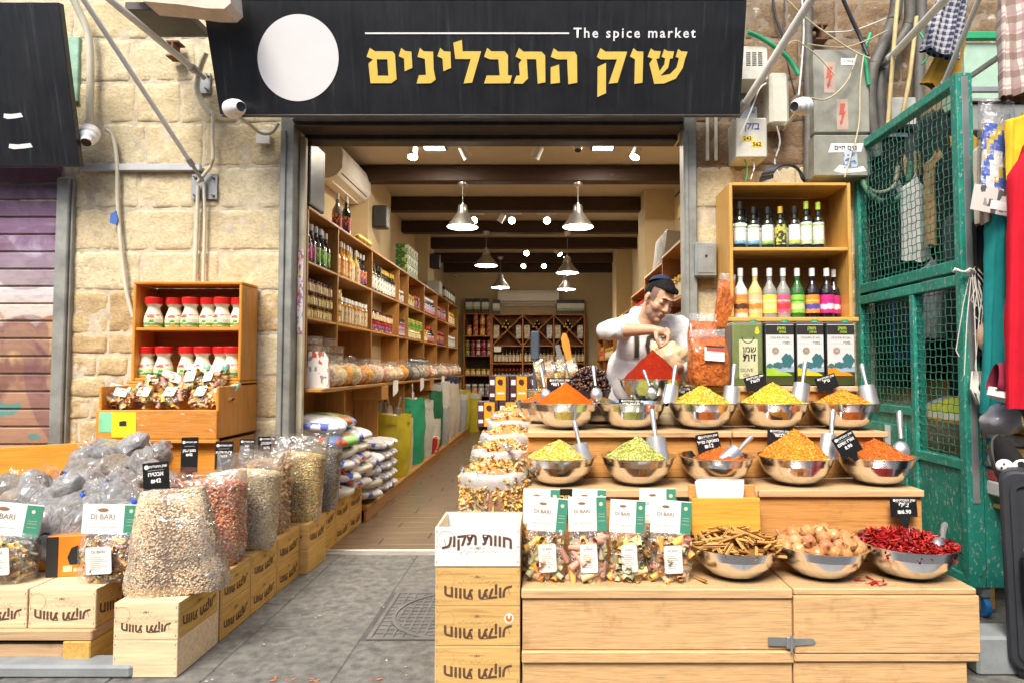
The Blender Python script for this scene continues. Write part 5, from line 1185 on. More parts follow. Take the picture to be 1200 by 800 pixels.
def tb(name, x0, x1, y0, y1, z0, z1, rot=(0, 0, 0), m=M_ORANGE): g = MB(); cx_, cy_, cz_ = (x0+x1)/2, (y0+y1)/2, (z0+z1)/2; g.box(x0-cx_, x1-cx_, y0-cy_, y1-cy_, z0-cz_, z1-cz_, 0, .004); link(name, g.mesh(name, m), tr, (cx_+2.55-2.55, cy_-3.0, cz_), rot)
tb('divider', -.4, .78, 3.17, 3.19, .35, .595); tb('back_board', -1.4, .02, 3.52, 3.54, .40, .735, (0, -.06, 0)); tb('front_board', -1.2, .8, 2.70, 2.72, .32, .40); tb('tray_floor', -1.4, .78, 2.73, 3.5, .28, .33, (-.0, 0, 0), M_CRATEY); tb('side_board', .79, .81, 2.72, 3.5, .30, .42, (0, 0, 0), M_ORANGE)
tb('leg', .74, .78, 2.74, 2.78, 0, .28); tb('leg', -1.2, -1.16, 2.9, 2.94, 0, .28); tb('leg', .74, .78, 3.4, 3.44, 0, .28)
# ---- stand with the pasta tray, and the jar cabinet above it
sd_ = thing('varnished_stand', 'orange varnished wooden stand with a pasta tray on top, left of the door', 'stand', (-2.585, 3.54, 0))
def sb_(name, x0, x1, y0, y1, z0, z1, m=M_ORANGE): g = MB(); cx_, cy_, cz_ = (x0+x1)/2, (y0+y1)/2, (z0+z1)/2; g.box(x0-cx_, x1-cx_, y0-cy_, y1-cy_, z0-cz_, z1-cz_, 0, .004); return link(name, g.mesh(name, m), sd_, (cx_, cy_, cz_))
sb_('tray_front', 0, .695, 0, .018, .79, .955); sb_('tray_floor', .01, .68, .019, .48, .80, .815); sb_('tray_side', 0, .018, .019, .47, .79, 1.09); sb_('tray_side', .677, .695, .019, .49, .79, 1.09, M_ORANGEV)
sb_('tray_back', .019, .676, .25, .265, .816, 1.10); sb_('shelf_top', .0, .695, .25, .49, 1.1, 1.115)
sb_('body_front', .0, .69, .05, .07, .02, .77, M_ORANGE); sb_('body_side', .672, .69, .071, .48, .02, .77, M_ORANGEV); sb_('body_side', .0, .018, .071, .48, .02, .77, M_ORANGEV); sb_('ledge', -.005, .70, -.002, .03, .765, .787)
g = MB(); g.box(.02, .115, -.0015, 0, .83, .945); link('green_sticker', g.mesh('green_sticker', plain('mint_sticker', (.25, .68, .38), .5)), sd_, (0, 0, 0))
g = MB(); g.box(.095, .235, -.003, -.0017, .80, .945); ysk = link('yellow_sticker', g.mesh('yellow_sticker', plain('bright_yellow_sticker', (.92, .68, .02), .5, var=.04)), sd_)
g = MB(); g.prism([(.14, .865), (.18, .865), (.18, .89), (.17, .895), (.14, .89)], .001, Matrix.Translation((0, -.0045, 0))); link('dark_mark', g.mesh('dark_mark', M_INKB), ysk)
g = MB(); g.grid(14, 4, lambda u, v: (.236+.45*u, -.0035-.002*math.sin(u*20+v*3), .80+.15*v)); link('tape', g.mesh('tape', film('packing_tape', (1, .97, .9), .10, .25, .02, 12)), sd_)
jc = thing('jar_cabinet', 'orange wooden cabinet with two shelves of red lidded jars', 'cabinet', (-2.566, 3.80, 0))
def jb(name, x0, x1, y0, y1, z0, z1, m=M_ORANGE): g = MB(); cx_, cy_, cz_ = (x0+x1)/2, (y0+y1)/2, (z0+z1)/2; g.box(x0-cx_, x1-cx_, y0-cy_, y1-cy_, z0-cz_, z1-cz_, 0, .004); return link(name, g.mesh(name, m), jc, (cx_, cy_, cz_))
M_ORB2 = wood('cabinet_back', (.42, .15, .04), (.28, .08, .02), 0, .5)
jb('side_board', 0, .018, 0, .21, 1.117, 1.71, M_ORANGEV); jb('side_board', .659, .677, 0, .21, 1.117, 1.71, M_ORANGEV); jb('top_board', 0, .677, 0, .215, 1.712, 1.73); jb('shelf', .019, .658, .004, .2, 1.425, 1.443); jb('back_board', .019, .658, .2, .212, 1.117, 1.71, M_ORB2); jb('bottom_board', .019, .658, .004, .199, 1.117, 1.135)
M_REDLID = plain('red_lid', (.62, .015, .012), .3, var=.1); M_CRJ = plain('tahini_cream', (.80, .74, .56), .3, var=.08)
JL = bands('jar_print', [(-.2, (.8, .74, .56)), (.028, (.12, .35, .06)), (.045, (.8, .76, .62)), (.062, (.75, .70, .2)), (.07, (.84, .8, .68)), (.092, (.6, .08, .03)), (.1, (.85, .8, .66)), (.4, (.8, .7, .6))], 2, .35, .03)
def jar_parts():
    g = MB(); g.lathe([(0, 0), (.045, 0), (.052, .01), (.053, .05), (.047, .085), (.036, .115), (.034, .13), (.046, .15), (.048, .157)], 20)
    k = MB(); k.lathe([(.0475, .157), (.050, .158), (.051, .188), (.047, .193), (0, .193)], 20); k.lathe([(.034, .148), (.0495, .151), (.0495, .157)], 20)
    l = MB(); l.lathe([(.0532, .012), (.0540, .05), (.048, .083)], 20, a0=-PI*1.05, a1=PI*.05)
    return g.mesh('jar', M_CRJ), k.mesh('lid', M_REDLID), l.mesh('label', JL)
def tahini(p, lab):
    a, b_, c = cache('tah', jar_parts); t = thing('tahini_jar', lab, 'jar', p, (0, 0, R.uniform(-.4, .4)), 'red lidded jars in the orange cabinet'); link('body', a, t); link('lid', b_, t); link('label', c, t); link('print', cache('jp', lambda: (lambda q: [q.lathe([(.0545-.0006*k, z0), (.0545-.0006*k-(.003 if z1 > .06 else 0), z1)], 4, k, a0=PI*a0_, a1=PI*a1_) for k, z0, z1, a0_, a1_ in ((0, .066, .076, -.66, -.42), (1, .034, .052, -.58, -.42), (2, .012, .026, -.56, -.40), (3, .014, .032, -.38, -.24))] and q)(MB()).mesh('print', plain('print_red', (.6, .05, .02), .4), plain('print_green', (.05, .35, .08), .4), plain('print_orange', (.75, .35, .05), .4), M_INKB)), t)
for i, u in enumerate((180, 201, 223, 241, 260, 277)): tahini((W(u, 380, 3.87).x, 3.87+.03*(i % 2), 1.4435), '%s red lidded cream jar from the left on the upper cabinet shelf' % ORD[i])
for i, u in enumerate((170, 193, 217, 238, 257, 273)): tahini((W(u, 430, 3.87).x, 3.86+.03*((i+1) % 2), 1.1355), '%s red lidded cream jar from the left on the lower cabinet shelf' % ORD[i])
for i, (u, v, Y, rz, rx, lab) in enumerate([(135, 474, 3.62, .5, -1.0, 'leftmost small pasta bag lying in the tray under the jars'), (163, 474, 3.62, .3, -.95, 'second small pasta bag from the left in the tray'), (195, 474, 3.62, .1, -.9, 'third small pasta bag from the left in the tray'), (232, 474, 3.62, -.05, -.85, 'fourth small pasta bag in the tray, its label facing the street'), (250, 474, 3.64, -.2, -.95, 'rightmost small pasta bag in the tray'),
    (180, 460, 3.72, .5, -1.0, 'small pasta bag slumped behind the tray left of the middle'), (222, 455, 3.72, 0, -.6, 'pasta bag with upright white card leaning on the jar cabinet'), (245, 455, 3.72, -.2, -.6, 'pasta bag with green strip card right of the upright one'), (200, 457, 3.72, .6, -.9, 'pasta bag with tilted white card before the jars')]):
    p = W(u, v, Y); p.z = max(p.z, .818); pasta_bag(p, .14, .19 if i < 5 else .165, lab, (rx, rz*.5, rz), i*7+3, False, 50, .36, group='small pasta bags in the tray under the jars')
# ---- pasta sacks standing beside the stall
t = thing('wooden_bench', 'long wooden bench beside the stall carrying the open pasta sacks', 'bench', (-.42, 2.66, 0)); 
for i in range(3): g = MB(); g.box(.004+i*.106, .106+i*.106, 0, 1.75, .30, .33, 0, .003); link('plank', g.mesh('plank', M_CRATEY), t)
g = MB(); g.box(0, .32, 0, .02, 0, .298, 0, .003); link('end_board', g.mesh('end_board', M_CRATE), t); g = MB(); g.box(0, .02, .021, 1.75, 0.0, .298, 0, .003); link('side_board', g.mesh('side_board', M_CRATEY), t)
fus = stick(.017, .0045, 5); M_CUFF = plain('milky_cuff', (.82, .81, .78), .5, var=.05)
for i, (Y, zr, x_, lab) in enumerate([(2.84, .735, -.235, 'nearest open sack of coloured twisted pasta behind the white fronted crate'), (3.17, .79, -.225, 'second open pasta sack, with a metal scoop lying in it'), (3.50, .835, -.215, 'third open pasta sack with a folded white rim'), (3.85, .875, -.21, 'fourth open pasta sack of yellow and red pieces'), (4.18, .90, -.21, 'farthest open pasta sack before the coffee boxes')]):
    h = zr-.335
    t = sack((x_, Y, .333), .29, .27, h-.025, h, lab, fus, PC+[PC[0], PC[4]], 1100 if i < 2 else 500, bed('pasta_sack_bed', (.55, .25, .08)), (0, 0, 0), 40+i, group='open sacks of coloured pasta', size=(1., 1.5), lay=.9, dome_h=.055)
    hz = h
    def cuff(u, v, s_=i):
        a = 2*PI*u; e = 2/3.0; ca, sa = math.cos(a), math.sin(a); k = 1.05+.035*math.sin(v*PI)+.012*math.sin(a*6+s_)*v; z = hz+.002-.065*v+.006*math.sin(a*5+s_)
        if v < .02: k = 1.0; z -= .0
        return (.145*k*math.copysign(abs(ca)**e, ca), .135*k*math.copysign(abs(sa)**e, sa), z)
    g = MB(); g.grid(40, 7, cuff, 0, True, True); link('folded_rim', g.mesh('folded_rim', film('milky_film', (.97, .97, .96), .25, .25, .42)), t)
scoop((-.20, 3.12, .79), (1.35, .9, 0), 'metal scoop lying in the second pasta sack', 1.0, 1)

# ---- oil bottle cabinet, tins, spice bags at the right of the door
bc = thing('bottle_cabinet', 'two shelf yellow pine cabinet of oil and syrup bottles on the wall', 'cabinet', (1.115, 3.70, 0))
def cb(name, x0, x1, y0, y1, z0, z1, m=M_ORANGE): g = MB(); cx_, cy_, cz_ = (x0+x1)/2, (y0+y1)/2, (z0+z1)/2; g.box(x0-cx_, x1-cx_, y0-cy_, y1-cy_, z0-cz_, z1-cz_, 0, .004); return link(name, g.mesh(name, m), bc, (cx_, cy_, cz_))
M_YP = wood('yellow_pine', (.70, .40, .10), (.42, .2, .04), 0, .4, wear=.3); M_YPV = wood('yellow_pine_upright', (.68, .38, .09), (.42, .2, .04), 2, .4, wear=.3)
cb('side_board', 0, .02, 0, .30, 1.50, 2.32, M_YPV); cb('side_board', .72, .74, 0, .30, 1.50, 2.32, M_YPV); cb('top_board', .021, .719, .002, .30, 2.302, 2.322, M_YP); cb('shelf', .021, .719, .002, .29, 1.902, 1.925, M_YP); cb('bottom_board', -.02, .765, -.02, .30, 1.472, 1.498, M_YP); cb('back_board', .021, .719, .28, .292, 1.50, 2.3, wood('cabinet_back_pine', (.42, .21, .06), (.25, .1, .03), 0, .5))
cb('lower_rail', .03, .72, .02, .28, 1.42, 1.47, M_YP)
def glass(name, c, rough=.08): return plain(name, c, rough, 0, .1, 10, spec=.7, coat=.6)
G_DK = glass('dark_green_glass', (.012, .018, .008)); G_BK = glass('black_glass', (.012, .008, .012)); G_CL = glass('clear_grey_glass', (.30, .30, .26)); G_AM = glass('amber_drink', (.62, .30, .03)); G_YE = glass('yellow_drink', (.74, .55, .18)); G_MK = glass('milky_drink', (.62, .68, .62)); G_GR = glass('green_glass', (.03, .14, .03)); G_RD = glass('red_preserve', (.22, .02, .015)); G_HN = glass('honey', (.45, .2, .02))
def bottle_meshes(r, h, kind):
    if kind == 'sq': prof = [(0, 0), (r*.92, 0), (r, .006), (r, h*.60), (r*.85, h*.66), (r*.42, h*.72), (r*.36, h*.80), (r*.38, h*.89)]
    elif kind == 'jar': prof = [(0, 0), (r*.9, 0), (r, .005), (r, h*.72), (r*.85, h*.80), (r*.8, h*.84)]
    else: prof = [(0, 0), (r*.92, 0), (r, .006), (r, h*.50), (r*.9, h*.58), (r*.5, h*.68), (r*.34, h*.74), (r*.34, h*.90)]
    g = MB(); g.lathe(prof, 14); rc = prof[-1][0]*(1.12 if kind != 'jar' else 1.15); z0 = prof[-1][1]
    if kind == 'jar': c = MB(); c.lathe([(rc, z0), (rc, h), (rc*.9, h), (0, h)], 14)
    else: c = MB(); c.lathe([(rc*1.03, h*.84), (rc*1.05, h*.995), (rc*.9, h), (0, h)], 12)
    zt = {'sq': .56, 'jar': .66}.get(kind, .46); l = MB(); l.lathe([(r*1.008, h*.10), (r*1.008, h*zt)], 12, a0=-PI*1.0, a1=0)
    return g, c, l
def bottle(p, r, h, kind, gl, cap, lab_m, label, group, rz=0, parts=True, name='bottle', cat='bottle', rot=None):
    key = (r, h, kind)
    a, c, l = cache(('bm',)+key, lambda: bottle_meshes(*key))
    t = thing(name, label, cat, p, rot or (0, 0, rz), group)
    link('glass_body', cache(('b',)+key+(gl.name,), lambda: a.mesh('glass_body', gl)), t)
    link('cap', cache(('c',)+key+(cap.name,), lambda: c.mesh('cap', cap)), t)
    if lab_m: link('label', cache(('l',)+key+(lab_m.name,), lambda: l.mesh('label', lab_m)), t)
    return t
CW, CB, CG, CYL, CR = M_WHITE, M_BLACK, plain('lime_cap', (.45, .62, .06), .4), plain('gold_cap', (.75, .5, .06), .35, .4), plain('red_cap', (.55, .03, .02), .35)
L_OIL = bands('oil_label', [(0, (.1, .25, .4)), (.045, (.2, .5, .7)), (.06, (.86, .86, .84)), (.14, (.3, .5, .2)), (.15, (.86, .86, .84)), (.17, (.02, .02, .02)), (.3, (.02, .02, .02))], 2, .4, .02)
L_OIL2 = bands('oil_label_green', [(0, (.1, .3, .1)), (.045, (.4, .6, .12)), (.06, (.86, .86, .84)), (.17, (.02, .02, .02)), (.3, (.02, .02, .02))], 2, .4, .02)
L_OIL3 = bands('oil_label_yellow', [(0, (.1, .3, .3)), (.045, (.8, .6, .08)), (.065, (.86, .86, .84)), (.17, (.02, .02, .02)), (.3, (.02, .02, .02))], 2, .4, .02)
L_BY = printed('dark_yellow_label', (.05, .06, .03), [(.55, .62, .1), (.6, .5, .1)], 55, .5)
L_PG = bands('pale_green_label', [(0, (.5, .62, .4)), (.06, (.74, .80, .66)), (.15, (.4, .55, .2)), (.16, (.74, .80, .66)), (.3, (.7, .8, .6))], 2, .4, .01)
oil = [(847, .30, 'sq', G_DK, CB, L_OIL, .036, 'tall dark oil bottle with black cap, leftmost on the top cabinet shelf'), (863, .265, 'sq', G_DK, CB, L_OIL, .035, 'second dark oil bottle on the top shelf, with a blue wave label'), (879.5, .265, 'sq', G_DK, CB, L_OIL2, .035, 'dark oil bottle with green and blue wave label'), (894.5, .268, 'sq', G_DK, CYL, L_BY, .036, 'dark oil bottle with gold cap and black olive label'), (911, .27, 'sq', G_DK, CB, L_OIL3, .035, 'dark oil bottle with yellow and blue wave label'), (925, .30, 'sq', G_DK, CG, L_PG, .034, 'oil bottle with lime cap and pale green label, second from the right'), (939, .295, 'sq', G_DK, CG, L_PG, .034, 'rightmost oil bottle on the top shelf, with lime cap')]
dx = 862-847
for u, h, kd, gl, cp, lm, r, lab in oil: bottle((W(u+20, 280, 3.78).x, 3.78, 1.9255), r, h, kd, gl, cp, lm, lab, 'oil bottles on the top cabinet shelf')
def fruit(name, base, mid, spot): return bands(name, [(0, spot), (.045, base), (.07, mid), (.1, base), (.115, spot), (.125, base), (.3, base)], 2, .4, .03)
syr = [(868, G_MK, fruit('lbl_brown_orange', (.72, .28, .06), (.10, .05, .03), (.7, .5, .1)), 'milky white liqueur bottle, leftmost on the lower cabinet shelf'), (885, G_YE, fruit('lbl_orange_cream', (.82, .55, .3), (.75, .25, .04), (.85, .7, .5)), 'pale yellow liqueur bottle second from the left'), (902, G_CL, fruit('lbl_yellow', (.85, .75, .1), (.8, .8, .3), (.9, .85, .6)), 'clear dark bottle with bright yellow label'), (918, G_CL, fruit('lbl_pink_green', (.75, .1, .25), (.6, .05, .05), (.5, .6, .2)), 'clear dark bottle with pink and green label'), (934.5, G_GR, fruit('lbl_green', (.3, .6, .08), (.6, .75, .3), (.1, .3, .05)), 'green bottle with bright green label'), (952, G_BK, fruit('lbl_blue_orange', (.8, .3, .05), (.1, .08, .4), (.8, .6, .1)), 'dark bottle with blue, red and yellow label'), (969, G_BK, fruit('lbl_magenta', (.62, .03, .22), (.85, .7, .75), (.5, .02, .2)), 'dark bottle with magenta label, second from the right'), (981, G_BK, fruit('lbl_magenta2', (.6, .03, .2), (.85, .7, .75), (.5, .02, .2)), 'rightmost dark bottle with magenta label')]
for i, (u, gl, lm, lab) in enumerate(syr): bottle((W(u, 360, 3.78).x, 3.78+.04*(i == 7), 1.4985), .043 if i < 7 else .037, .31, 'rd', gl, CW, lm, lab, 'syrup bottles on the lower cabinet shelf')
for i in range(7):
    bottle((1.2+i*.08, 3.9, 1.9255), .03, .28, 'sq', G_DK, CB, L_OIL, 'dark bottle in the hidden back row of the cabinet, %s from the left' % ORD[i], 'back row of dark bottles')
# tins
def tin(u0, u1, hz, label, w, hill, gr=False):
    Y = 3.30; x0, x1 = W(u0, 420, Y).x, W(u1, 420, Y).x; w = x1-x0-.004; h = .335; z0 = 1.1005
    t = thing('oil_tin', label, 'tin', ((x0+x1)/2, Y, z0), group='large olive oil tins')
    base = plain('tin_olive', (.26, .32, .12), .3, .3) if gr else plain('tin_white', (.82, .82, .8), .3, .2, var=.03)
    side = plain('tin_dark_side', (.03, .035, .035), .3, .3)
    g = MB(); g.box(-w/2, w/2, 0, .12, 0, h, 0, .008); link('can', g.mesh('can', base if gr else side), t)
    g = MB(); g.box(-w/2+.004, w/2-.004, .004, .116, h, h+.006, 0, .003); link('rim', g.mesh('rim', plain('tin_metal', (.7, .7, .7), .3, .8)), t)
    g = MB(); g.tube([(w*.25, .03, h+.006), (w*.25, .03, h+.02)], .016, 12); link('cap', g.mesh('cap', plain('green_cap', (.03, .4, .15), .4)), t)
    W2 = w/2-.006
    def patch(name, poly, mat, k): g = MB(); g.prism(poly, 0, Matrix.Translation((0, -.0008*k, 0))); return link(name, g.mesh(name, mat), t)
    if not gr:
        patch('front_print', [(-W2, .006), (W2, .006), (W2, h-.006), (-W2, h-.006)], MATS['tin_white'], 1)
        patch('dark_base', [(-W2, .006), (W2, .006), (W2, .075), (-W2, .075)], plain('tin_olive_dark', (.05, .06, .02), .35), 2)
        patch('top_band', [(-W2, h-.062), (W2, h-.062), (W2, h-.010), (-W2, h-.010)], M_INKB, 2)
        hl = [(-W2, .05)]+[(-W2+2*W2*q, .05+.045*math.sin(PI*min(1, .35+q*.65))*(1-q*.35)) for q in [i/10 for i in range(11)]]+[(W2, .05)]
        patch('lake', [(-W2, .075), (-W2, .105)]+[(W2*(q/5-1), .1+.01*math.sin(q)) for q in range(1, 10)]+[(W2, .105), (W2, .075)], plain('tin_lake', (.35, .46, .55), .35), 3)
        patch('hill', [(-W2, .055)]+[(-W2+1.9*W2*q, .055+.05*(1-q)**.8*(1+.25*math.sin(q*9))) for q in [i/10 for i in range(11)]], plain('tin_hill_'+hill[0], hill[1], .35), 4)
        def blob(cx_, cz, rx_, rz_, sd): return [(min(W2, cx_+rx_*math.cos(a)*(1+.18*math.sin(a*5+sd))), cz+rz_*math.sin(a)*(1+.18*math.cos(a*6+sd))) for a in [k*2*PI/18 for k in range(18)]]
        TE = plain('tin_tree', (.05, .17, .19), .4)
        patch('tree_print', blob(W2*.52, .135, W2*.42, .038, 1), TE, 5); patch('tree_print', blob(-W2*.1, .112, W2*.45, .015, 2), TE, 5.4); patch('tree_print', blob(-W2*.75, .108, W2*.24, .012, 3), TE, 5.8)
        link('lettering', text_mesh('משק', .024, CG, .0006), t, (W2*.12, -.0028, h-.028)); link('lettering', text_mesh('אחיה', .018, CG, .0005), t, (W2*.2, -.0028, h-.048))
        link('small_print', text_mesh('שמן זית כתית מעולה', .012, M_INKB, 0), t, (0, -.0016, h-.078)); link('small_print', text_mesh('סורי', .022, M_INKB, .0003), t, (W2*.45, -.0016, h-.105))
        g = MB(); g.prism([(.019*math.cos(a), .019*math.sin(a)) for a in [k*2*PI/20 for k in range(20)]], 0); s_ = link('seal', g.mesh('seal', plain('bronze_seal', (.36, .28, .22), .5)), t, (-W2*.32, -.0018, h*.56)); link('seal_print', text_mesh('1%', .012, M_CARD, 0, heb=False), s_, (0, -.001, 0))
        g = MB()
        for k in range(3): g.box(-W2*.9, W2*.9, -.0012, -.0009, h-.085-k*.026, h-.0842-k*.026)
        link('rules', g.mesh('rules', plain('grey_print', (.4, .42, .45), .5)), t, kind='stuff')
    else:
        patch('label_panel', [(-W2*.62, .04), (W2*.68, .04), (W2*.68, h*.74), (-W2*.62, h*.74)], plain('tin_cream', (.62, .62, .38), .4), 2)
        patch('hill_print', [(-W2, .008), (W2, .008), (W2, .09), (W2*.3, .05), (-W2*.3, .07), (-W2, .03)], plain('tin_dark_green', (.10, .15, .04), .4), 1)
        link('lettering', text_mesh('שמן', .045, M_INKB, .0006), t, (W2*.1, -.0026, h*.58)); link('lettering', text_mesh('זית', .06, M_INKB, .001), t, (W2*.1, -.0026, h*.45)); link('lettering', text_mesh('OLIVE', .026, M_INKB, 0, heb=False), t, (-W2*.1, -.0026, h*.25)); link('lettering', text_mesh('OIL', .026, M_INKB, 0, heb=False), t, (-W2*.1, -.0026, h*.17))
        g = MB(); g.prism([(.016*math.cos(a)*(1 if math.sin(a) < 0 else .6), .02*math.sin(a)) for a in [k*2*PI/14 for k in range(14)]], 0); link('oil_drop', g.mesh('oil_drop', YEL), t, (W2*.66, -.0016, h*.88))
        g = MB(); g.prism([(.034*math.cos(a), .034*math.sin(a)) for a in [PI+k*PI/12 for k in range(13)]]+[(.03*math.cos(a), .03*math.sin(a)) for a in [2*PI-k*PI/12 for k in range(13)]], 0); link('arc_print', g.mesh('arc_print', M_INKB), t, (0, -.0026, h*.78))
    if gr: g = MB(); g.box(-w/2-.0015, -w/2, .004, .116, .01, h-.01); link('brown_side', g.mesh('brown_side', plain('tin_brown_side', (.16, .10, .07), .4)), t)
tin(858, 895, 0, 'olive green oil tin with cream panel reading OLIVE OIL', 0, None, True)
tin(896, 932, 0, 'white oil tin with a lime green hill, next to the olive green tin', 0, ('lime', (.35, .58, .05)))
tin(932.6, 967, 0, 'white oil tin with a yellow hill, middle of the three white tins', 0, ('yellow', (.85, .58, .02)))
tin(968, 1003, 0, 'white oil tin with an orange hill, nearest the green gate', 0, ('orange', (.85, .33, .02)))
# clear bags of orange spice
M_SPB = None
def spb():
    m, n, b, o = new_mat('bagged_orange_spice'); v = coords(n); f = noise(n, v, 70, 5, .7)
    n.links.new(ramp(n, f, [(.3, (.40, .07, .005)), (.55, (.62, .15, .01)), (.75, (.74, .26, .02))]), b.inputs['Base Color']); b.inputs['Roughness'].default_value = .6; b.inputs['Coat Weight'].default_value = 1; b.inputs['Coat Roughness'].default_value = .1
    bump(n, b, noise(n, coords(n, True, (1, 1, .8)), 15, 5, .6, 3), 1, .03); return m
M_SPB = spb()
def spice_bag(p, w, h, th, label, rot, seed, sticker=True):
    t = thing('spice_bag', label, 'bag', p, rot, 'clear bags of orange spice beside the tins')
    def f(u, v):
        a = 2*PI*u; e = .62; ca, sa = math.cos(a), math.sin(a); z = h*v; k = (1-.12*math.cos(v*PI*3)*.3); bw = w/2*(1-.08*v)*(.82+.18*min(1, v*6)); bt = th/2*(max(.03, math.sin(PI*min(1, .12+v*.9)))**.6)
        nn = mnoise.fractal(Vector((ca*1.2, z*9, seed)), 1, 2, 3); return (bw*math.copysign(abs(ca)**e, ca)*(1+.07*nn), bt*math.copysign(abs(sa)**e, sa)*(1+.45*nn), z)
    g = MB(); g.grid(32, 24, f, 0, True, True); link('spice', g.mesh('spice', M_SPB), t)
    g = MB(); g.grid(10, 3, lambda u, v: (w*.46*(u*2-1), .004*math.sin(u*9), h-.004+.045*v)); link('bag_top', g.mesh('bag_top', M_FILMH), t)
    if sticker:
        g = MB(); g.box(-w*.25, w*.25, -.001, 0, -.035, .035); s_ = link('sticker', g.mesh('sticker', M_PAPER), t, (w*.05, -th/2-.012, h*.62), (-.12, .1, 0)); g = MB(); g.box(-w*.2, w*.25, -.0015, 0, .014, .033); link('red_print', g.mesh('red_print', plain('sticker_red', (.7, .05, .02), .5)), s_)
        g = MB(); [g.box(-w*.2, w*.2, -.002, -.0016, zq, zq+.0015) for zq in (-.005, -.012, -.02)]; g.box(-w*.22, w*.24, -.002, -.0016, .034, .044); link('dark_print', g.mesh('dark_print', M_INKB), s_)
p = W(832, 452, 3.22); spice_bag((p.x, 3.20, 1.103), .205, .255, .10, 'large front bag of orange spice leaning on another by the door frame', (-.1, -.03, .05), 5)
spice_bag((W(823, 450, 3.36).x, 3.37, 1.103), .165, .35, .09, 'orange spice bag standing behind the front one', (-.06, .04, 0), 9)
spice_bag(W(846, 384, 3.72), .11, .29, .05, 'narrow bag of orange spice hanging beside the bottle cabinet', (0, .12, 0), 13, False)
g = MB(); g.box(-.12, .12, 0, .16, 0, .22, 0, .004); t = thing('white_carton', 'white carton standing behind the orange spice bags', 'carton', (W(842, 440, 3.5).x, 3.46, 1.102), data=g.mesh('white_carton', M_PAPER))
# crumpled cream bag behind the red cone
def crump(s):
    g = MB(); g.grid(26, 18, lambda u, v: (lambda d, q: (d.x*.075*q*1.1, d.y*.05*q, d.z*.085*q))(Vector((math.sin(PI*v)*math.cos(2*PI*u), math.sin(PI*v)*math.sin(2*PI*u), -math.cos(PI*v))), 1+.35*mnoise.fractal(Vector((math.sin(PI*v)*math.cos(2*PI*u)*2, math.sin(PI*v)*math.sin(2*PI*u)*2+s, -math.cos(PI*v)*2)), 1, 2, 3)), 0, True, True); return g.mesh('crumpled_bag', plain('cream_waxed_paper', (.72, .58, .34), .4, 0, .25, 12, coat=.3))
thing('crumpled_bag', 'crumpled cream paper bag behind the tall red spice cone', 'paper bag', W(788, 420, 3.52), data=crump(2)); thing('crumpled_bag', 'smaller folded cream paper bag touching the red spice cone', 'paper bag', W(771, 412, 3.56), (0, .6, 1), scl=.7, data=crump(7))
# ================================================================ inside the shop
def unit_board(par, name, x0, x1, y0, y1, z0, z1, m, o=(0, 0, 0), b=.003):
    g = MB(); cx_, cy_, cz_ = (x0+x1)/2, (y0+y1)/2, (z0+z1)/2; g.box(x0-cx_, x1-cx_, y0-cy_, y1-cy_, z0-cz_, z1-cz_, 0, b); return link(name, g.mesh(name, m), par, (cx_-o[0], cy_-o[1], cz_-o[2]))
XS = -1.61
lu = thing('wall_shelving', 'long honey wood shelving full of bottles and jars along the left interior wall', 'shelves', (XS, 4.2, 0)); o_ = (XS, 4.2, 0)
UP = [4.125, 4.73, 5.66, 6.7, 7.15, 8.1, 9.05, 10.1, 11.2]
for y in UP: unit_board(lu, 'upright', -1.96, XS, y-.01, y+.01, 1.058, 2.269, M_SHELFV, o_)
for a, c in zip(UP[:-1], UP[1:]):
    for z in (1.54, 1.92): unit_board(lu, 'shelf', -1.95, XS-.002, a+.011, c-.011, z-.018, z, M_SHELFW, o_)
    unit_board(lu, 'back_panel', -1.972, -1.962, a, c-.002, 1.06, 2.268, M_SHELFW, o_)
    unit_board(lu, 'top_board', -1.97, XS+.004, a, c-.003, 2.27, 2.29, M_SHELFW, o_)
    unit_board(lu, 'counter_board', -1.97, -1.50, a-.0, c-.003, 1.03, 1.057, M_SHELFW, o_, .006)
    unit_board(lu, 'lower_panel', -1.78, -1.765, a+.011, c-.011, .13, 1.028, M_SHELFV, o_)
    unit_board(lu, 'lower_divider', -1.764, -1.54, c-.02, c, .13, 1.028, M_SHELFV, o_)
for y in (5.62, 8.0, 9.6): unit_board(lu, 'drawer', -1.76, -1.50, y, y+.24, .90, 1.028, M_SHELFW, o_)
unit_board(lu, 'platform', -1.95, -1.39, 4.83, 11.3, .085, .12, M_SHELFW, o_, .006); unit_board(lu, 'platform_front', -1.42, -1.40, 4.83, 11.3, .0, .083, M_SHELFW, o_)
def lab(name, base, inks, sc_=70, thr=.5): return printed(name, base, inks, sc_, thr, aspect=(1, 1, .6))
LB = {'pink': lab('shelf_pink', (.75, .35, .45), [(.6, .05, .2), (.85, .8, .8)]), 'magenta': lab('shelf_magenta', (.62, .04, .22), [(.85, .6, .7), (.3, .02, .1)]), 'green': lab('shelf_green', (.2, .55, .06), [(.6, .7, .3), (.05, .25, .03)]), 'orange': lab('shelf_orange', (.8, .42, .12), [(.8, .2, .05), (.85, .7, .4)]), 'white': lab('shelf_white', (.78, .76, .7), [(.3, .3, .28), (.5, .5, .45)]),
 'yellow': lab('shelf_yellow', (.75, .62, .1), [(.1, .1, .03), (.8, .75, .5)]), 'red': lab('shelf_red', (.6, .06, .03), [(.85, .6, .1), (.1, .05, .2)]), 'cream': lab('shelf_cream', (.74, .66, .48), [(.4, .25, .1), (.6, .5, .3)]), 'blue': lab('shelf_blue', (.2, .3, .5), [(.7, .7, .7), (.6, .1, .1)]), 'black': lab('shelf_black', (.03, .03, .03), [(.6, .5, .1), (.7, .7, .6)]), 'purple': lab('shelf_purple', (.25, .06, .2), [(.6, .3, .4), (.7, .65, .6)])}
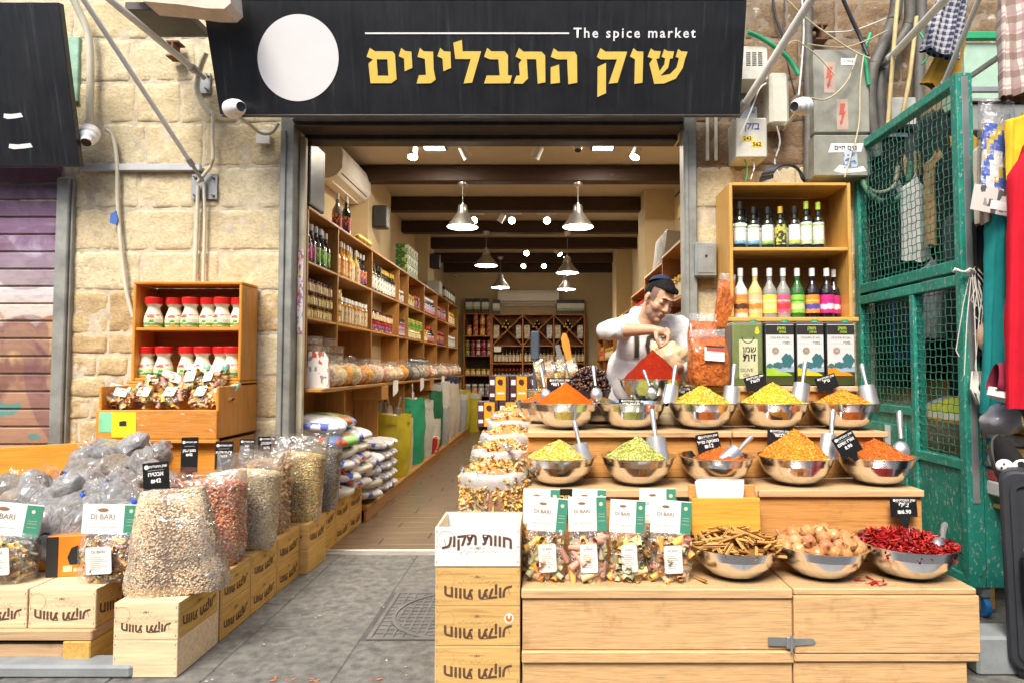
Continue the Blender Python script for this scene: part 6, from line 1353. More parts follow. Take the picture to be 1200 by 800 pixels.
cellw = ['door end cell', 'second cell', 'third cell', 'narrow fourth cell', 'fifth cell', 'sixth cell', 'seventh cell', 'farthest cell']
def row(cell, z, specs, rown_, name='bottle', x=XS-.055, back=True):
    """specs: list of (count, r, h, kind, glass, cap, label, words)"""
    y = UP[cell]+.045; end = UP[cell+1]-.03
    for cnt, r, h, kd, gl, cp, lm, words in specs:
        for k in range(cnt):
            if y+r > end: return
            L = '%s, %s along the %s, %s' % (words, ORD[min(k, 19)], rown_, cellw[cell])
            bottle((x+R.uniform(-.012, .008), y, z), r, h, kd, gl, cp, lm, L, '%s on the left shelves' % words, R.uniform(.2, .9), name=name, cat=name)
            if back and r > .02: bottle((x-.09, y+.02, z), r, h, kd, gl, cp, lm, '%s behind the %s one, %s, %s' % (words, ORD[min(k, 19)], rown_, cellw[cell]), '%s in the back row' % words, .5, name=name, cat=name)
            y += r*2.12
T_, M_ = 'top row', 'middle row'
D = (.036, .29, 'rd')
row(0, 1.9205, [(1, *D, G_BK, CW, LB['pink'], 'dark syrup bottle with pink label'), (2, *D, G_BK, CW, LB['magenta'], 'dark syrup bottle with magenta label'), (4, *D, G_BK, CW, LB['green'], 'dark syrup bottle with green label')], T_)
row(1, 1.9205, [(5, *D, G_AM, CW, LB['orange'], 'amber liqueur bottle'), (3, *D, G_YE, CW, LB['cream'], 'pale liqueur bottle'), (5, *D, G_BK, CW, LB['red'], 'dark bottle with red label')], T_)
row(2, 1.9205, [(6, .036, .27, 'sq', G_DK, CB, LB['white'], 'dark bottle with black cap'), (9, .034, .27, 'sq', G_DK, CYL, LB['white'], 'dark bottle with gold cap')], T_)
row(3, 1.9205, [(5, .033, .14, 'jar', G_RD, CW, LB['white'], 'small dark jar with white lid')], T_, 'jar')
row(4, 1.9205, [(5, .04, .14, 'jar', G_AM, CYL, LB['yellow'], 'yellow labelled jar'), (4, .045, .16, 'jar', G_RD, CR, LB['red'], 'red labelled jar')], T_, 'jar')
row(5, 1.9205, [(12, .036, .24, 'sq', G_BK, CW, LB['blue'], 'slim bottle with blue label')], T_)
row(6, 1.9205, [(10, .042, .2, 'jar', G_BK, CR, LB['blue'], 'blue labelled jar')], T_, 'jar')
row(7, 1.9205, [(9, .045, .2, 'jar', G_HN, CYL, LB['cream'], 'cream labelled jar')], T_, 'jar')
for zz, nn_ in ((1.5405, M_), (1.6315, 'middle row second layer'), (1.7225, 'middle row third layer')): row(0, zz, [(8, .033, .088, 'jar', G_HN, CB, LB['yellow'] if zz < 1.7 else LB['cream'], 'small honey jar with black lid')], nn_, 'jar', back=False)
for zz, nn_ in ((1.5405, M_), (1.6315, 'middle row second layer'), (1.7225, 'middle row third layer')): row(1, zz, [(2, .036, .088, 'jar', G_AM, CYL, LB['yellow'], 'yellow mustard jar')]+([(8, .042, .22, 'jar', G_HN, CW, LB['cream'], 'tall honey jar')] if zz < 1.6 else []), nn_, 'jar', back=False)
for zz, nn_ in ((1.5405, M_), (1.6415, 'middle row second layer')): row(2, zz, [(10, .042, .098, 'jar', G_RD, CR if zz < 1.6 else CB, LB['red'] if zz < 1.6 else LB['cream'], 'red preserve jar')], nn_, 'jar', back=False)
row(3, 1.5405, [(5, .036, .2, 'jar', G_RD, CB, LB['purple'], 'dark preserve jar')], M_, 'jar')
for zz, nn_ in ((1.5405, M_), (1.6615, 'middle row second layer')): row(4, zz, [(10, .042, .118, 'jar', G_AM, CG, LB['yellow'] if zz < 1.6 else LB['green'], 'pickle jar with green lid')], nn_, 'jar', back=False)
row(5, 1.5405, [(4, .042, .16, 'jar', G_AM, CYL, LB['yellow'], 'amber jar with gold lid'), (6, .04, .22, 'rd', G_BK, CR, LB['blue'], 'dark bottle with red cap')], M_, 'jar')
row(6, 1.5405, [(9, .04, .2, 'jar', G_BK, CR, LB['red'], 'dark jar with red lid')], M_, 'jar'); row(7, 1.5405, [(9, .045, .18, 'jar', G_CL, CW, LB['white'], 'pale jar')], M_, 'jar')
# clear tubs stacked on the counter
M_TUB = film('tub_plastic', (.97, .97, .97), .2, .1, .06, 12)
def tub_meshes():
    a = MB(); a.lathe([(0, 0), (.062, 0), (.066, .004), (.070, .042)], 18); b_ = MB(); b_.lathe([(.072, .042), (.073, .048), (.068, .050), (0, .049)], 18); c = MB(); c.lathe([(.0, .003), (.060, .003), (.066, .036), (0, .037)], 14); return a.mesh('tub', M_TUB), b_.mesh('lid', film('tub_lid', (1, 1, 1), .25, .15, .08, 8)), c
tubc = [speckle('dried_fruit_%d' % i, c, 110) for i, c in enumerate(([(.5, .3, .12), (.62, .42, .2), (.4, .2, .08)], [(.3, .16, .08), (.55, .35, .15), (.62, .5, .3)], [(.55, .45, .3), (.7, .6, .42), (.4, .3, .2)], [(.6, .3, .05), (.7, .5, .1), (.2, .1, .05)]))]
def tub(p, i, label, group, rot=(0, 0, 0), s=1):
    a, b_, c = cache('tub', tub_meshes); t = thing('clear_tub', label, 'tub', p, rot, group, s); link('container', a, t); link('lid', b_, t); link('contents', cache(('tc', i % 4), lambda: c.mesh('contents', tubc[i % 4])), t)
for c_ in range(4):
    for k in range(7 - (c_ % 2)): tub((XS-.02, 4.28+c_*.15, 1.058+k*.0505), c_+k, 'clear tub of dried fruit, %s up in the %s stack by the door' % (ORD[k], ORD[c_]), 'stacked clear tubs on the counter')
for c_ in range(5):
    for k in range(3): tub((XS-.06, 4.93+c_*.15, 1.058+k*.0505), c_+k+1, 'clear tub, %s up in the %s low stack beyond the first upright' % (ORD[k], ORD[c_]), 'low stacks of clear tubs on the counter')
# bags of nuts along the counter edge
def nutbag(seed, mat):
    off = Vector((seed*2.1, 0, seed)); g = MB()
    def f(u, v):
        a = 2*PI*u; q = math.sin(PI*min(.995, .05+v*.94))**.5; k = mnoise.fractal(Vector((math.cos(a)*1.5, math.sin(a)*1.5, v*3))+off, 1, 2, 3); return (.10*q*math.cos(a)*(1+.15*k), .075*q*math.sin(a)*(1+.15*k), .13*v*(1+.1*k))
    g.grid(18, 12, f, 0, True, True); return g.mesh('nuts', mat)
NC = [speckle('nuts_%d' % i, c, 90) for i, c in enumerate(([(.78, .36, .05), (.85, .5, .12), (.6, .25, .04)], [(.66, .5, .34), (.75, .6, .45), (.5, .33, .2)], [(.5, .22, .14), (.62, .35, .25), (.38, .15, .1)], [(.74, .6, .3), (.8, .7, .45), (.6, .45, .2)], [(.12, .11, .1), (.2, .18, .16), (.07, .06, .06)], [(.45, .42, .38), (.6, .57, .52), (.3, .28, .24)], [(.62, .2, .1), (.75, .5, .35), (.8, .7, .6)]))]
nw = ['orange dried fruit', 'pale cashews', 'reddish nuts', 'yellow chips', 'black seeds', 'grey seeds', 'mixed pink and white sweets']
sq = [1, 3, 0, 3, 2, 0, 1, 6, 2, 1, 3, 1, 6, 0, 4, 4, 5, 4, 5, 5, 1, 2, 6, 1, 6, 5, 1, 6, 6, 1, 2, 1, 5, 6, 1, 6, 2, 6]
fm_bag = MB(); fm_bag.grid(16, 6, lambda u, v: ((.104+.012*v)*math.cos(2*PI*u)*(1-.25*v*abs(math.sin(2*PI*u))), (.08)*math.sin(2*PI*u)*(1-.6*v), .04+.13*v+.008*math.sin(8*PI*u)*v), 0, True, True)
for i, k in enumerate(sq):
    y = 4.36+i*.168
    if y > 10.9: break
    t = thing('nut_bag', 'clear bag of %s, %s along the counter edge' % (nw[k], ORD[i] if i < 20 else ORD[i-20]+' past the twentieth'), 'bag', (-1.56+R.uniform(-.01, .02), y, 1.058), (0, 0, PI/2+R.uniform(-.3, .3)), 'clear bags of nuts along the counter', (1.05, 1.15, R.uniform(1.0, 1.35)))
    link('nuts', cache(('nb', k, i % 2), lambda: nutbag(i, NC[k])), t); link('film', cache('nbf', lambda: fm_bag.mesh('film', film('soft_film', gloss=.10, rough=.2, haze=.02))), t)
for i, y in enumerate((4.62, 5.3, 6.2, 7.5, 8.3)): price_sign((-1.54, y, 1.15), .07, .05, [('₪', .3)], 'small card standing among the nut bags, %s from the door' % ORD[i], (-.1, 0, .6))
for i, y in enumerate((6.0, 7.3, 8.8)):
    g = MB(); g.grid(8, 5, lambda u, v: (.02*math.sin(u*PI), .2*u, -.16*v*(1-.5*u)-.0)); thing('white_bag', 'white plastic bag hanging off the counter edge, %s from the door' % ORD[i], 'plastic bag', (-1.492, y, 1.075), data=g.mesh('white_bag', MATS['milky_plastic']))
g = MB(); g.prism([(-.06, 0), (.06, 0), (.055, .16), (.03, .2), (-.045, .2)], .05); t = thing('paper_packet', 'white printed packet standing at the door end of the counter', 'packet', (-1.56, 4.19, 1.058), (0, 0, .2), data=g.mesh('paper_packet', lab('packet_print', (.8, .78, .7), [(.3, .3, .3), (.6, .1, .05)], 60, .75)), scl=1.25)
# things on top of the shelving
for i, (x, y) in enumerate(((-1.70, 4.95), (-1.66, 5.05), (-1.70, 5.18))): bottle((x, y, 2.2905), .04, .32, 'rd', (G_CL, G_BK, G_BK)[i], CW, LB['red'], ['clear', 'dark', 'dark'][i]+' bottle with red and yellow label on top of the shelves, %s from the door' % ORD[i], 'bottles on top of the left shelves')
for i, y in enumerate((5.4, 5.52, 5.64)):
    g = MB(); g.grid(14, 8, lambda u, v: (.05*math.sin(PI*v)*math.cos(2*PI*u), .07*math.sin(PI*v)*math.sin(2*PI*u)*(1+.2*math.sin(9*u)), .09*v)); thing('yellow_packet', 'yellow packet lying on top of the left shelves, %s from the door' % ORD[i], 'packet', (-1.66, y, 2.291), data=g.mesh('yellow_packet', lab('yellow_pack', (.62, .5, .05), [(.3, .3, .05), (.8, .7, .3)], 50)))
M_GBOX = printed('green_box_print', (.04, .14, .03), [(.35, .45, .12), (.7, .66, .4), (.08, .3, .05)], 28, .62)
for i in range(4):
    for k in range(3):
        g = cache('gbx', lambda: (lambda q: (q.box(-.07, .07, -.07, .07, 0, .115, 0, .003), q)[1])(MB()).mesh('green_box', M_GBOX)); thing('green_box', 'dark green carton, %s layer up in the %s column on top of the left shelves' % (ORD[k], ORD[i]), 'carton', (-1.69, 7.2+i*.145, 2.2905+k*.1165), data=g, group='dark green cartons on top of the left shelves')
for i in range(6):
    g = cache('gtn', lambda: (lambda q: (q.box(-.06, .06, -.06, .06, 0, .2, 0, .006), q)[1])(MB()).mesh('dark_tin', bands('dark_tin', [(0, (.05, .06, .03)), (.05, (.7, .72, .66)), (.15, (.03, .03, .03)), (.3, (.03, .03, .03))]))); thing('dark_tin', 'white and black tin on the far end of the left shelves, %s of six' % ORD[i], 'tin', (-1.68, 9.9+i*.19, 2.2905), data=g, group='tins on the far end of the shelves')
g = MB(); g.box(-.1, .1, -.13, .13, 0, .2, 0, .01); thing('grey_case', 'pale grey case on top of the left shelves before the far tins', 'case', (-1.7, 9.3, 2.2905), data=g.mesh('grey_case', plain('pale_grey_case', (.5, .5, .48), .4)))
# hanging speaker, screen, air conditioners
g = MB(); g.box(-.05, 0, 0, .29, 0, .45, 0, .006); t = thing('wall_screen', 'dark flat screen on the left interior wall just inside the door', 'screen', (-1.61, 4.13, 2.305)); link('casing', g.mesh('casing', M_BLACK), t); g = MB(); g.box(0.001, .003, .015, .275, .015, .435); link('panel', g.mesh('panel', plain('screen_glass', (.015, .02, .04), .4)), t)
def ac(p, L, rz, label):
    t = thing('air_conditioner', label, 'air conditioner', p, (0, 0, rz)); M_ = plain('ac_white', (.78, .76, .70), .35, var=.03)
    pr = [(0, 0), (.10, -.0), (.17, .03), (.215, .09), (.22, .22), (.20, .28), (.0, .285)]      # (outward, up)
    g = MB(); g.prism([(a, b_) for a, b_ in pr], L); g.xf(Matrix(((0, 1, 0, 0), (-1, 0, 0, 0), (0, 0, 1, 0), (0, 0, 0, 1)))); link('body', g.mesh('body', M_), t)
    g = MB(); g.box(L*.06, L*.94, -.205, -.03, -.003, .01); g.xf(Matrix.Rotation(0, 4, 'X')); link('outlet', g.mesh('outlet', M_BLACK), t, (0, 0, 0), (-.30, 0, 0))
    g = MB(); g.box(L*.07, L*.93, -.10, -.095, -.045, -.0); [g.box(L*(.1+.08*k), L*(.1+.08*k)+.006, -.15, -.05, -.02, -.004) for k in range(11)]; link('louvre', g.mesh('louvre', M_), t, (0, 0, 0), (-.30, 0, 0)); return t
ac((-1.99, 5.28, 2.84), .86, PI/2, 'white air conditioner high on the left interior wall')
ac((-.95, 12.24, 2.42), 1.2, 0, 'white air conditioner on the back wall above the wine rack')
for i, (x, y, z, l_) in enumerate(((-1.79, 6.35, 2.64, 'black loudspeaker on the first left pilaster behind the air conditioner'), (-1.79, 9.5, 2.72, 'small black loudspeaker on the far left pilaster'))):
    t = thing('wall_speaker', l_, 'speaker', (x, y, z)); g = MB(); g.box(0, .14, -.07, .07, 0, .23, 0, .012); link('cabinet', g.mesh('cabinet', M_BLACK), t); g = MB(); g.box(.01, .13, -.0725, -.0705, .01, .22); link('grille', g.mesh('grille', plain('speaker_grille', (.04, .04, .04), .7)), t)
t = thing('emergency_light', 'small cream emergency lamp and cable box high on the right interior wall', 'lamp', (1.40, 6.1, 2.66)); g = MB(); g.box(-.05, 0, -.05, .05, 0, .2, 0, .02); link('lamp_cover', g.mesh('lamp_cover', plain('cream_lamp_cover', (.7, .66, .5), .3)), t); g = MB(); g.box(-.03, 0, .15, .25, .07, .2, 0, .006); link('socket', g.mesh('socket', plain('ochre_socket', (.55, .4, .12), .5)), t); g = MB(); g.tube([(-.02, 0, .2), (-.02, .0, .3), (-.02, .06, .34), (-.02, .4, .36)], .012, 6); link('cable', g.mesh('cable', M_BWIRE), t)
# ---- lamps
WARM = (1, .88, .72)
def point(par, loc, w, r=.04, kind='POINT', size=2.6, rot=(0, 0, 0), col=WARM, blend=.5):
    l = bpy.data.lights.new('light', kind); l.energy = w; l.color = col
    if kind == 'AREA': l.size = r
    else: l.shadow_soft_size = r
    if kind == 'SPOT': l.spot_size = size; l.spot_blend = blend
    o = bpy.data.objects.new('light', l); C.objects.link(o); o.parent = par; o.location = loc; o.rotation_euler = rot; return o
M_BULB = plain('lit_bulb', (1, 1, 1), .5, emit=(1, .93, .80, 14)); M_SHIN = plain('lamp_inside', (.9, .9, .88), .5, var=.02)
LIT = .36
for (x, y, z, s_, l_) in ((-.84, 6.12, 2.60, 1, 'nearest pendant lamp on the left of the shop'), (.32, 6.12, 2.60, 1, 'nearest pendant lamp on the right of the shop'), (-.82, 8.35, 2.58, .98, 'middle pendant lamp on the left'), (.29, 8.35, 2.48, .98, 'middle pendant lamp on the right'), (-.77, 10.3, 2.53, .98, 'farthest pendant lamp on the left'), (.34, 10.3, 2.50, .98, 'farthest pendant lamp on the right')):
    t = thing('pendant_lamp', 'brushed metal '+l_, 'lamp', (x, y, z), group='brushed metal pendant lamps')
    g = MB(); g.lathe([(.155, 0), (.158, .004), (.12, .055), (.085, .10), (.06, .135), (.05, .16), (.047, .20), (.04, .225), (.012, .23), (.012, .25)], 28); link('shade', g.mesh('shade', M_BRUSHED), t)
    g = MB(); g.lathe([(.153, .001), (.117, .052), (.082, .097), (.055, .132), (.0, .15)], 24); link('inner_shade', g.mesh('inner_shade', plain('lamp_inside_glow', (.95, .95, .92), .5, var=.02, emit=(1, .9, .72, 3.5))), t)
    g = MB(); g.ell((0, 0, .018), (.036, .036, .045), 12); link('bulb', g.mesh('bulb', M_BULB), t)
    g = MB(); g.tube([(0, 0, .25), (0, 0, 3.04-z)], .004, 6); link('cord', g.mesh('cord', M_STEEL), t)
    g = MB(); g.lathe([(0, 3.005-z), (.02, 3.005-z), (.05, 3.03-z), (.052, 3.049-z)], 16); link('canopy', g.mesh('canopy', M_BRUSHED), t)
    point(t, (0, 0, -.04), 34*LIT, .05, 'SPOT', 2.75, (0, 0, 0)); point(t, (0, 0, -.05), 7*LIT, .05)
def track(p, lit, aim, label, w=30):
    t = thing('spot_lamp', label, 'spot lamp', p, group='white ceiling spot lamps'); g = MB(); g.box(-.13, .13, -.015, .015, -.02, 0, 0, .003); link('rail', g.mesh('rail', M_WHITE), t)
    q = Vector(aim).normalized(); M3 = q.to_track_quat('Z', 'Y').to_matrix().to_4x4()
    g = MB(); g.lathe([(0, -.05), (.04, -.05), (.042, .05), (.045, .06)], 16); g.xf(M3); g.xf(Matrix.Translation((0, 0, -.09))); g.tube([(0, 0, -.02), (0, 0, -.07)], .008, 6); link('head', g.mesh('head', M_WHITE), t)
    g = MB(); g.lathe([(.042, .055), (0, .05)], 16); g.xf(M3); g.xf(Matrix.Translation((0, 0, -.09))); link('lens', g.mesh('lens', plain('lit_spot', (1, 1, 1), .5, emit=(1, .88, .66, 25)) if lit else M_BLACK), t)
    if lit: point(t, q*.09+Vector((0, 0, -.09)), w*LIT, .03, 'SPOT', 1.7, q.to_track_quat('-Z', 'Y').to_euler(), blend=.8)
for (u, v, Y, lit, aim, l_) in ((484, 163, 5.45, 1, (.05, -.4, -1), 'lit spot lamp left of the left square ceiling light'), (545, 163, 5.45, 0, (.5, .4, -1), 'unlit spot lamp between the two square ceiling lights'), (630, 163, 5.45, 0, (-.5, .3, -1), 'unlit spot lamp beside the ceiling camera'), (746, 163, 5.45, 1, (-.4, -.3, -1), 'lit spot lamp right of the right square ceiling light'),
    (556, 262, 8.0, 1, (0, -1, -.45), 'dazzling spot lamp aimed at the door, leftmost of three'), (600, 262, 8.0, 1, (0, -1, -.45), 'dazzling spot lamp aimed at the door, middle of three'), (641, 262, 8.0, 1, (0, -1, -.45), 'dazzling spot lamp aimed at the door, rightmost of three'), (588, 262, 7.9, 0, (-.6, .2, -1), 'unlit spot lamp beside the middle dazzling one'), (672, 262, 7.9, 1, (.8, -.3, -.8), 'lit spot lamp turned to the right wall'),
    (617, 303, 10.3, 1, (0, -1, -.5), 'far lit spot lamp in the middle'), (654, 303, 10.3, 1, (.6, -.4, -.7), 'far lit spot lamp turned right'), (614, 318, 11.6, 1, (-.2, -1, -.6), 'farthest left spot lamp before the back wall'), (637, 318, 11.6, 1, (.2, -1, -.6), 'farthest right spot lamp before the back wall')):
    p = W(u, v, Y); p.z = 3.048 if Y > 7.95 and Y < 8.05 else min(p.z, 3.22); p.z = 3.219; track(p, lit, aim, l_, 22 if Y < 6 else 10)
for u in (508, 707):
    p = W(u, 166, 5.5); t = thing('square_light', 'square recessed ceiling light on the %s' % ('left', 'right')[u > 600], 'ceiling light', (p.x, 5.5, 3.2195), group='square ceiling lights'); g = MB(); g.box(-.11, .11, -.11, .11, -.02, 0, 0, .003); link('frame', g.mesh('frame', M_BLACK), t); g = MB(); g.box(-.09, .09, -.09, .09, -.026, -.021); link('diffuser', g.mesh('diffuser', plain('lit_panel', (1, 1, 1), .5, emit=(1, .9, .72, 9))), t); point(t, (0, 0, -.04), 22*LIT, .16, 'AREA')
t = dome_camera(W(677, 168, 4.9), (0, -.35, -1), 'white dome camera under the first ceiling beam', .9); t = dome_camera(W(533, 324, 11.7), (.3, -1, -.3), 'tiny camera high on the back wall', .6)
# ---- back wall units
M_BW = wood('back_rack_wood', (.45, .18, .05), (.25, .08, .02), 0, .45, wear=.1)
YB = 11.9
def bz(v): return W(640, v, YB).z
def bx(u): return W(u, 400, YB).x
lb = thing('back_shelves', 'open brown shelves of tins and jars in the far left corner', 'shelves', (0, YB, 0)); o_ = (0, YB, 0)
x0, x1 = bx(543), bx(575.5)
for x in (x0, x1-.02): unit_board(lb, 'upright', x, x+.02, YB, YB+.32, 0, bz(367), M_BW, o_)
for v in (367, 393, 416, 439, 463): unit_board(lb, 'shelf', x0+.021, x1-.021, YB+.002, YB+.31, bz(v)-.02, bz(v), M_BW, o_)
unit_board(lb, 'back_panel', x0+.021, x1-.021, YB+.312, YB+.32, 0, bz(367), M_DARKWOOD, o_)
def small(name, x, v, r, h, kd, gl, cp, lm, label, grp, dz=0): bottle((x, YB+.08, bz(v)+.0005+dz), r, h, kd, gl, cp, lm, label, grp, .0, name=name, cat=name)
for k in range(2):
    for i in range(4): small('tin_can', x0+.1+i*.13, 393, .05, .2, 'jar', G_AM, CR, LB['red'] if i % 2 else LB['orange'], 'red and yellow tin, %s on the upper corner shelf, %s layer' % (ORD[i], ORD[k]), 'red and yellow tins in the corner unit', k*.205) if not (i == 0 and k) else None
    for i in range(5): small('jar', x0+.07+i*.105, 416, .042, .14, 'jar', G_RD, (CYL, CR)[i % 2], LB[('green', 'red', 'purple', 'magenta', 'purple')[i]], 'jar with %s label on the second corner shelf, %s layer' % (('green', 'red', 'purple', 'magenta', 'dark')[i], ORD[k]), 'jars in the corner unit', k*.145)
for i in range(5): small('jar', x0+.07+i*.105, 439, .045, .12, 'jar', G_AM, CYL, LB['yellow'], 'short gold lidded jar on the third shelf of the corner unit, %s from the left' % ORD[i], 'gold lidded jars in the corner unit')
for i in range(4): small('packet', x0+.08+i*.13, 463, .055, .22, 'jar', G_CL, CW, LB[('blue', 'orange', 'white', 'blue')[i]], '%s packet on the lowest shelf of the corner unit' % ('blue', 'orange', 'white', 'second blue')[i], 'packets in the corner unit')
tinm = cache('tinb', lambda: (lambda q: (q.box(-.07, .07, 0, .12, 0, .28, 0, .008), q)[1])(MB()).mesh('oil_tin', bands('far_tin', [(0, (.05, .06, .02)), (.07, (.35, .42, .3)), (.12, (.7, .72, .66)), (.21, (.03, .03, .03)), (.4, (.03, .03, .03))])))
for i, (u, v) in enumerate(((549, 366.5), (558, 366.5), (568, 366.5), (581, 368), (657, 368), (665, 368), (673, 368), (681, 368))): thing('oil_tin', 'dark banded oil tin on top of the back shelves, %s from the left' % ORD[i], 'tin', (bx(u), YB+.06, bz(v)+.0005), data=tinm, group='oil tins on top of the back shelves')
wr = thing('wine_rack', 'brown wine rack with crossed dividers on the back wall', 'wine rack', (0, YB, 0))
XV = [bx(576.5), bx(612.5), bx(649), bx(685)]
for x in XV: unit_board(wr, 'upright', x-.012, x+.012, YB, YB+.33, 0, bz(368), M_BW, o_)
for a, c in zip(XV[:-1], XV[1:]):
    for v in (368, 404.5, 425, 447, 470): unit_board(wr, 'shelf', a+.013, c-.013, YB+.002, YB+.32, bz(v)-.022, bz(v), M_BW, o_)
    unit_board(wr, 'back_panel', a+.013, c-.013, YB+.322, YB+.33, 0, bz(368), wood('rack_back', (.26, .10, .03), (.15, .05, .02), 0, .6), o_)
    zc, hw, hh_ = (bz(368)+bz(404.5))/2-.01, (c-a)/2-.016, (bz(368)-bz(404.5))/2-.024; L = math.hypot(hw, hh_)
    for s_ in (-1, 1):
        g = MB(); g.box(-L, L, .003+.0005*s_, .30, -.009, .009); link('cross_board', g.mesh('cross_board', M_BW), wr, ((a+c)/2, 0, zc), (0, s_*math.atan2(hh_, hw), 0))
    i0 = XV.index(a)
    for k, (dx, dz) in enumerate(((-.28, 0), (.28, 0))):
        g = MB(); w_ = .055; g.box(-w_, w_, 0, .1, -.13, .13, 0, .006); thing('boxed_bottle', '%s boxed bottle in the %s crossed cell of the wine rack' % (('left', 'right')[k], ORD[i0]), 'carton', ((a+c)/2+dx*.78, YB+.06, zc-.03), data=cache(('bx', k), lambda: g.mesh('boxed_bottle', (LB['cream'], LB['white'])[k])), group='boxed bottles in the wine rack')
    for k in range(6):
        q = (-.10, -.03, .05, -.065, .015, -.02)[k]; zz = (.075, .068, .075, .13, .13, .19)[k]; g = cache('lyb', lambda: (lambda q_: (q_.lathe([(0, 0), (.012, 0), (.013, .08), (.036, .12), (.036, .28), (0, .28)], 10), q_.xf(Matrix.Rotation(-PI/2, 4, 'X')), q_)[-1])(MB()).mesh('lying_bottle', G_DK))
        t = thing('lying_bottle', 'dark bottle lying in the %s crossed cell, %s of its pyramid' % (ORD[i0], ORD[k]), 'bottle', ((a+c)/2+q, YB+.02, zc+zz-.01), data=g, group='bottles lying in crossed cell %d' % (i0+1)); c2 = MB(); c2.lathe([(0, -.002), (.0145, -.002), (.0145, .03)], 8); c2.xf(Matrix.Rotation(-PI/2, 4, 'X')); link('cap', cache('lybc', lambda: c2.mesh('cap', CYL)), t)
    for k in range(8):
        x = a+.06+k*.072
        if x > c-.03: break
        small('bottle', x, 425, .033, .29, 'sq', G_DK, CB, LB['cream'], 'cream labelled wine bottle, %s on the middle shelf, %s rack bay' % (ORD[k], ORD[i0]), 'wine bottles on the middle rack shelf')
        if i0 < 2: small('bottle', x, 447, .033, .26, 'sq', G_DK, CR, LB['white'], 'red capped wine bottle, %s on the lower shelf, %s rack bay' % (ORD[k], ORD[i0]), 'red capped bottles on the lower rack shelf')
g = MB(); g.box(-.07, .07, -.003, 0, -.05, .05); thing('white_notice', 'small white notice on the left edge of the wine rack', 'notice', (bx(583), YB-.004, bz(409)), data=g.mesh('white_notice', M_PAPER))
# ---- right shelves behind the shopkeeper
XRs = .95
ru = thing('right_shelving', 'stepped brown shelving along the right interior wall behind the shopkeeper', 'shelves', (XRs, 4.3, 0)); o_ = (XRs, 4.3, 0)
UR = [(4.3, 2.10), (5.0, 2.10), (5.9, 2.06), (6.85, 1.98), (7.6, 1.86), (8.7, 1.8), (10.2, 1.72), (11.4, 1.72)]
for (y, h) in UR: unit_board(ru, 'upright', XRs, 1.44, y-.01, y+.01, 0, h-.021, M_BW, o_)
for (a, ha), (c, hc) in zip(UR[:-1], UR[1:]):
    hh = min(ha, hc)
    for z in (.5, .95, 1.33, 1.70): unit_board(ru, 'shelf', XRs+.002, 1.42, a+.011, c-.011, z-.018, z, M_BW, o_)
    unit_board(ru, 'top_board', XRs-.004, 1.44, a, c-.003, hh-.02, hh, M_SHELFW, o_); unit_board(ru, 'back_panel', 1.425, 1.435, a+.011, c-.011, 0, hh-.022, M_BW, o_)
rk = 0
for (a, ha), (c, hc) in zip(UR[:-1], UR[1:]):
    for z, nm_ in ((1.7005, 'top'), (1.3305, 'second'), (.9505, 'third')):
        y = a+.06; k = 0
        while y < c-.04 and k < 12:
            kd = ('jar', 'rd', 'jar', 'sq')[rk % 4]; hmax = min(.30, (min(ha, hc)-1.74) if nm_ == 'top' else .3); h = {'jar': .17, 'rd': .28, 'sq': .27}[kd]; h = min(h, hmax); r = {'jar': .05, 'rd': .036, 'sq': .035}[kd]
            bottle((XRs+.06, y, z), r, h, kd, (G_HN, G_BK, G_CL, G_AM)[rk % 4], (CYL, CW, CR, CB)[rk % 4], (LB['cream'], LB['yellow'], LB['white'], LB['red'])[rk % 4], '%s %s in %s bay of the %s right shelf' % (ORD[k], 'jar' if kd == 'jar' else 'bottle', ORD[[q[0] for q in UR].index(a)], nm_), 'bottles and jars on the right shelves', 0, name='jar' if kd == 'jar' else 'bottle', cat='jar' if kd == 'jar' else 'bottle')
            y += r*2.3; k += 1
        rk += 1
for i in range(8):
    g = cache('gf', lambda: (lambda q: (q.box(0, .3, -.012, .012, 0, .30, 0, .006), q)[1])(MB()).mesh('grey_pouch', plain('silver_pouch', (.45, .45, .45), .3, .5))); thing('silver_pouch', 'upright silver pouch on top of the right shelves, %s of the row' % ORD[i], 'pouch', (XRs+.03, 5.15+i*.07, 2.062), (0, .12, 0), 'silver pouches on the right shelves', data=g)
for i in range(3):
    g = MB(); g.grid(14, 8, lambda u, v: (.07*math.sin(PI*v)*math.cos(2*PI*u), .12*math.sin(PI*v)*math.sin(2*PI*u)*(1+.2*math.sin(9*u)), .14*v)); thing('yellow_packet', 'yellow packet on top of the right shelves, %s of three' % ORD[i], 'packet', (XRs+.12, 7.9+i*.3, 1.803), data=g.mesh('yellow_packet', MATS['yellow_pack']))
# ---- sacks and packs on the left platform
def pillow(seed, mat, w=.20, d=.32, h=.12):
    off = Vector((seed, seed*2, 0)); g = MB()
    def f(u, v):
        a = 2*PI*u; e = .55; ca, sa = math.cos(a), math.sin(a); q = math.sin(PI*v)**.45 if 0 < v < 1 else 0; k = mnoise.fractal(Vector((ca*1.5, sa*1.5, v*2))+off, 1, 2, 3)
        return (w*q*math.copysign(abs(ca)**e, ca)*(1+.05*k), d*.5*q*math.copysign(abs(sa)**e, sa)*(1+.04*k), h*(v-.5)*(1+.3*k*q)+h*.5)
    g.grid(24, 12, f, 0, True, True); return g.mesh('rice_pack', mat)
PK = [printed('pack_cream', (.74, .68, .52), [(.7, .05, .04), (.1, .2, .6), (.8, .75, .6)], 26, .8), printed('pack_blue', (.70, .68, .6), [(.03, .12, .5), (.7, .05, .03), (.1, .2, .6)], 22, .6), printed('pack_white', (.8, .79, .76), [(.1, .15, .5), (.5, .5, .5)], 16, .8), printed('pack_green', (.2, .45, .1), [(.8, .75, .4), (.7, .1, .05), (.1, .2, .5)], 14, .5)]
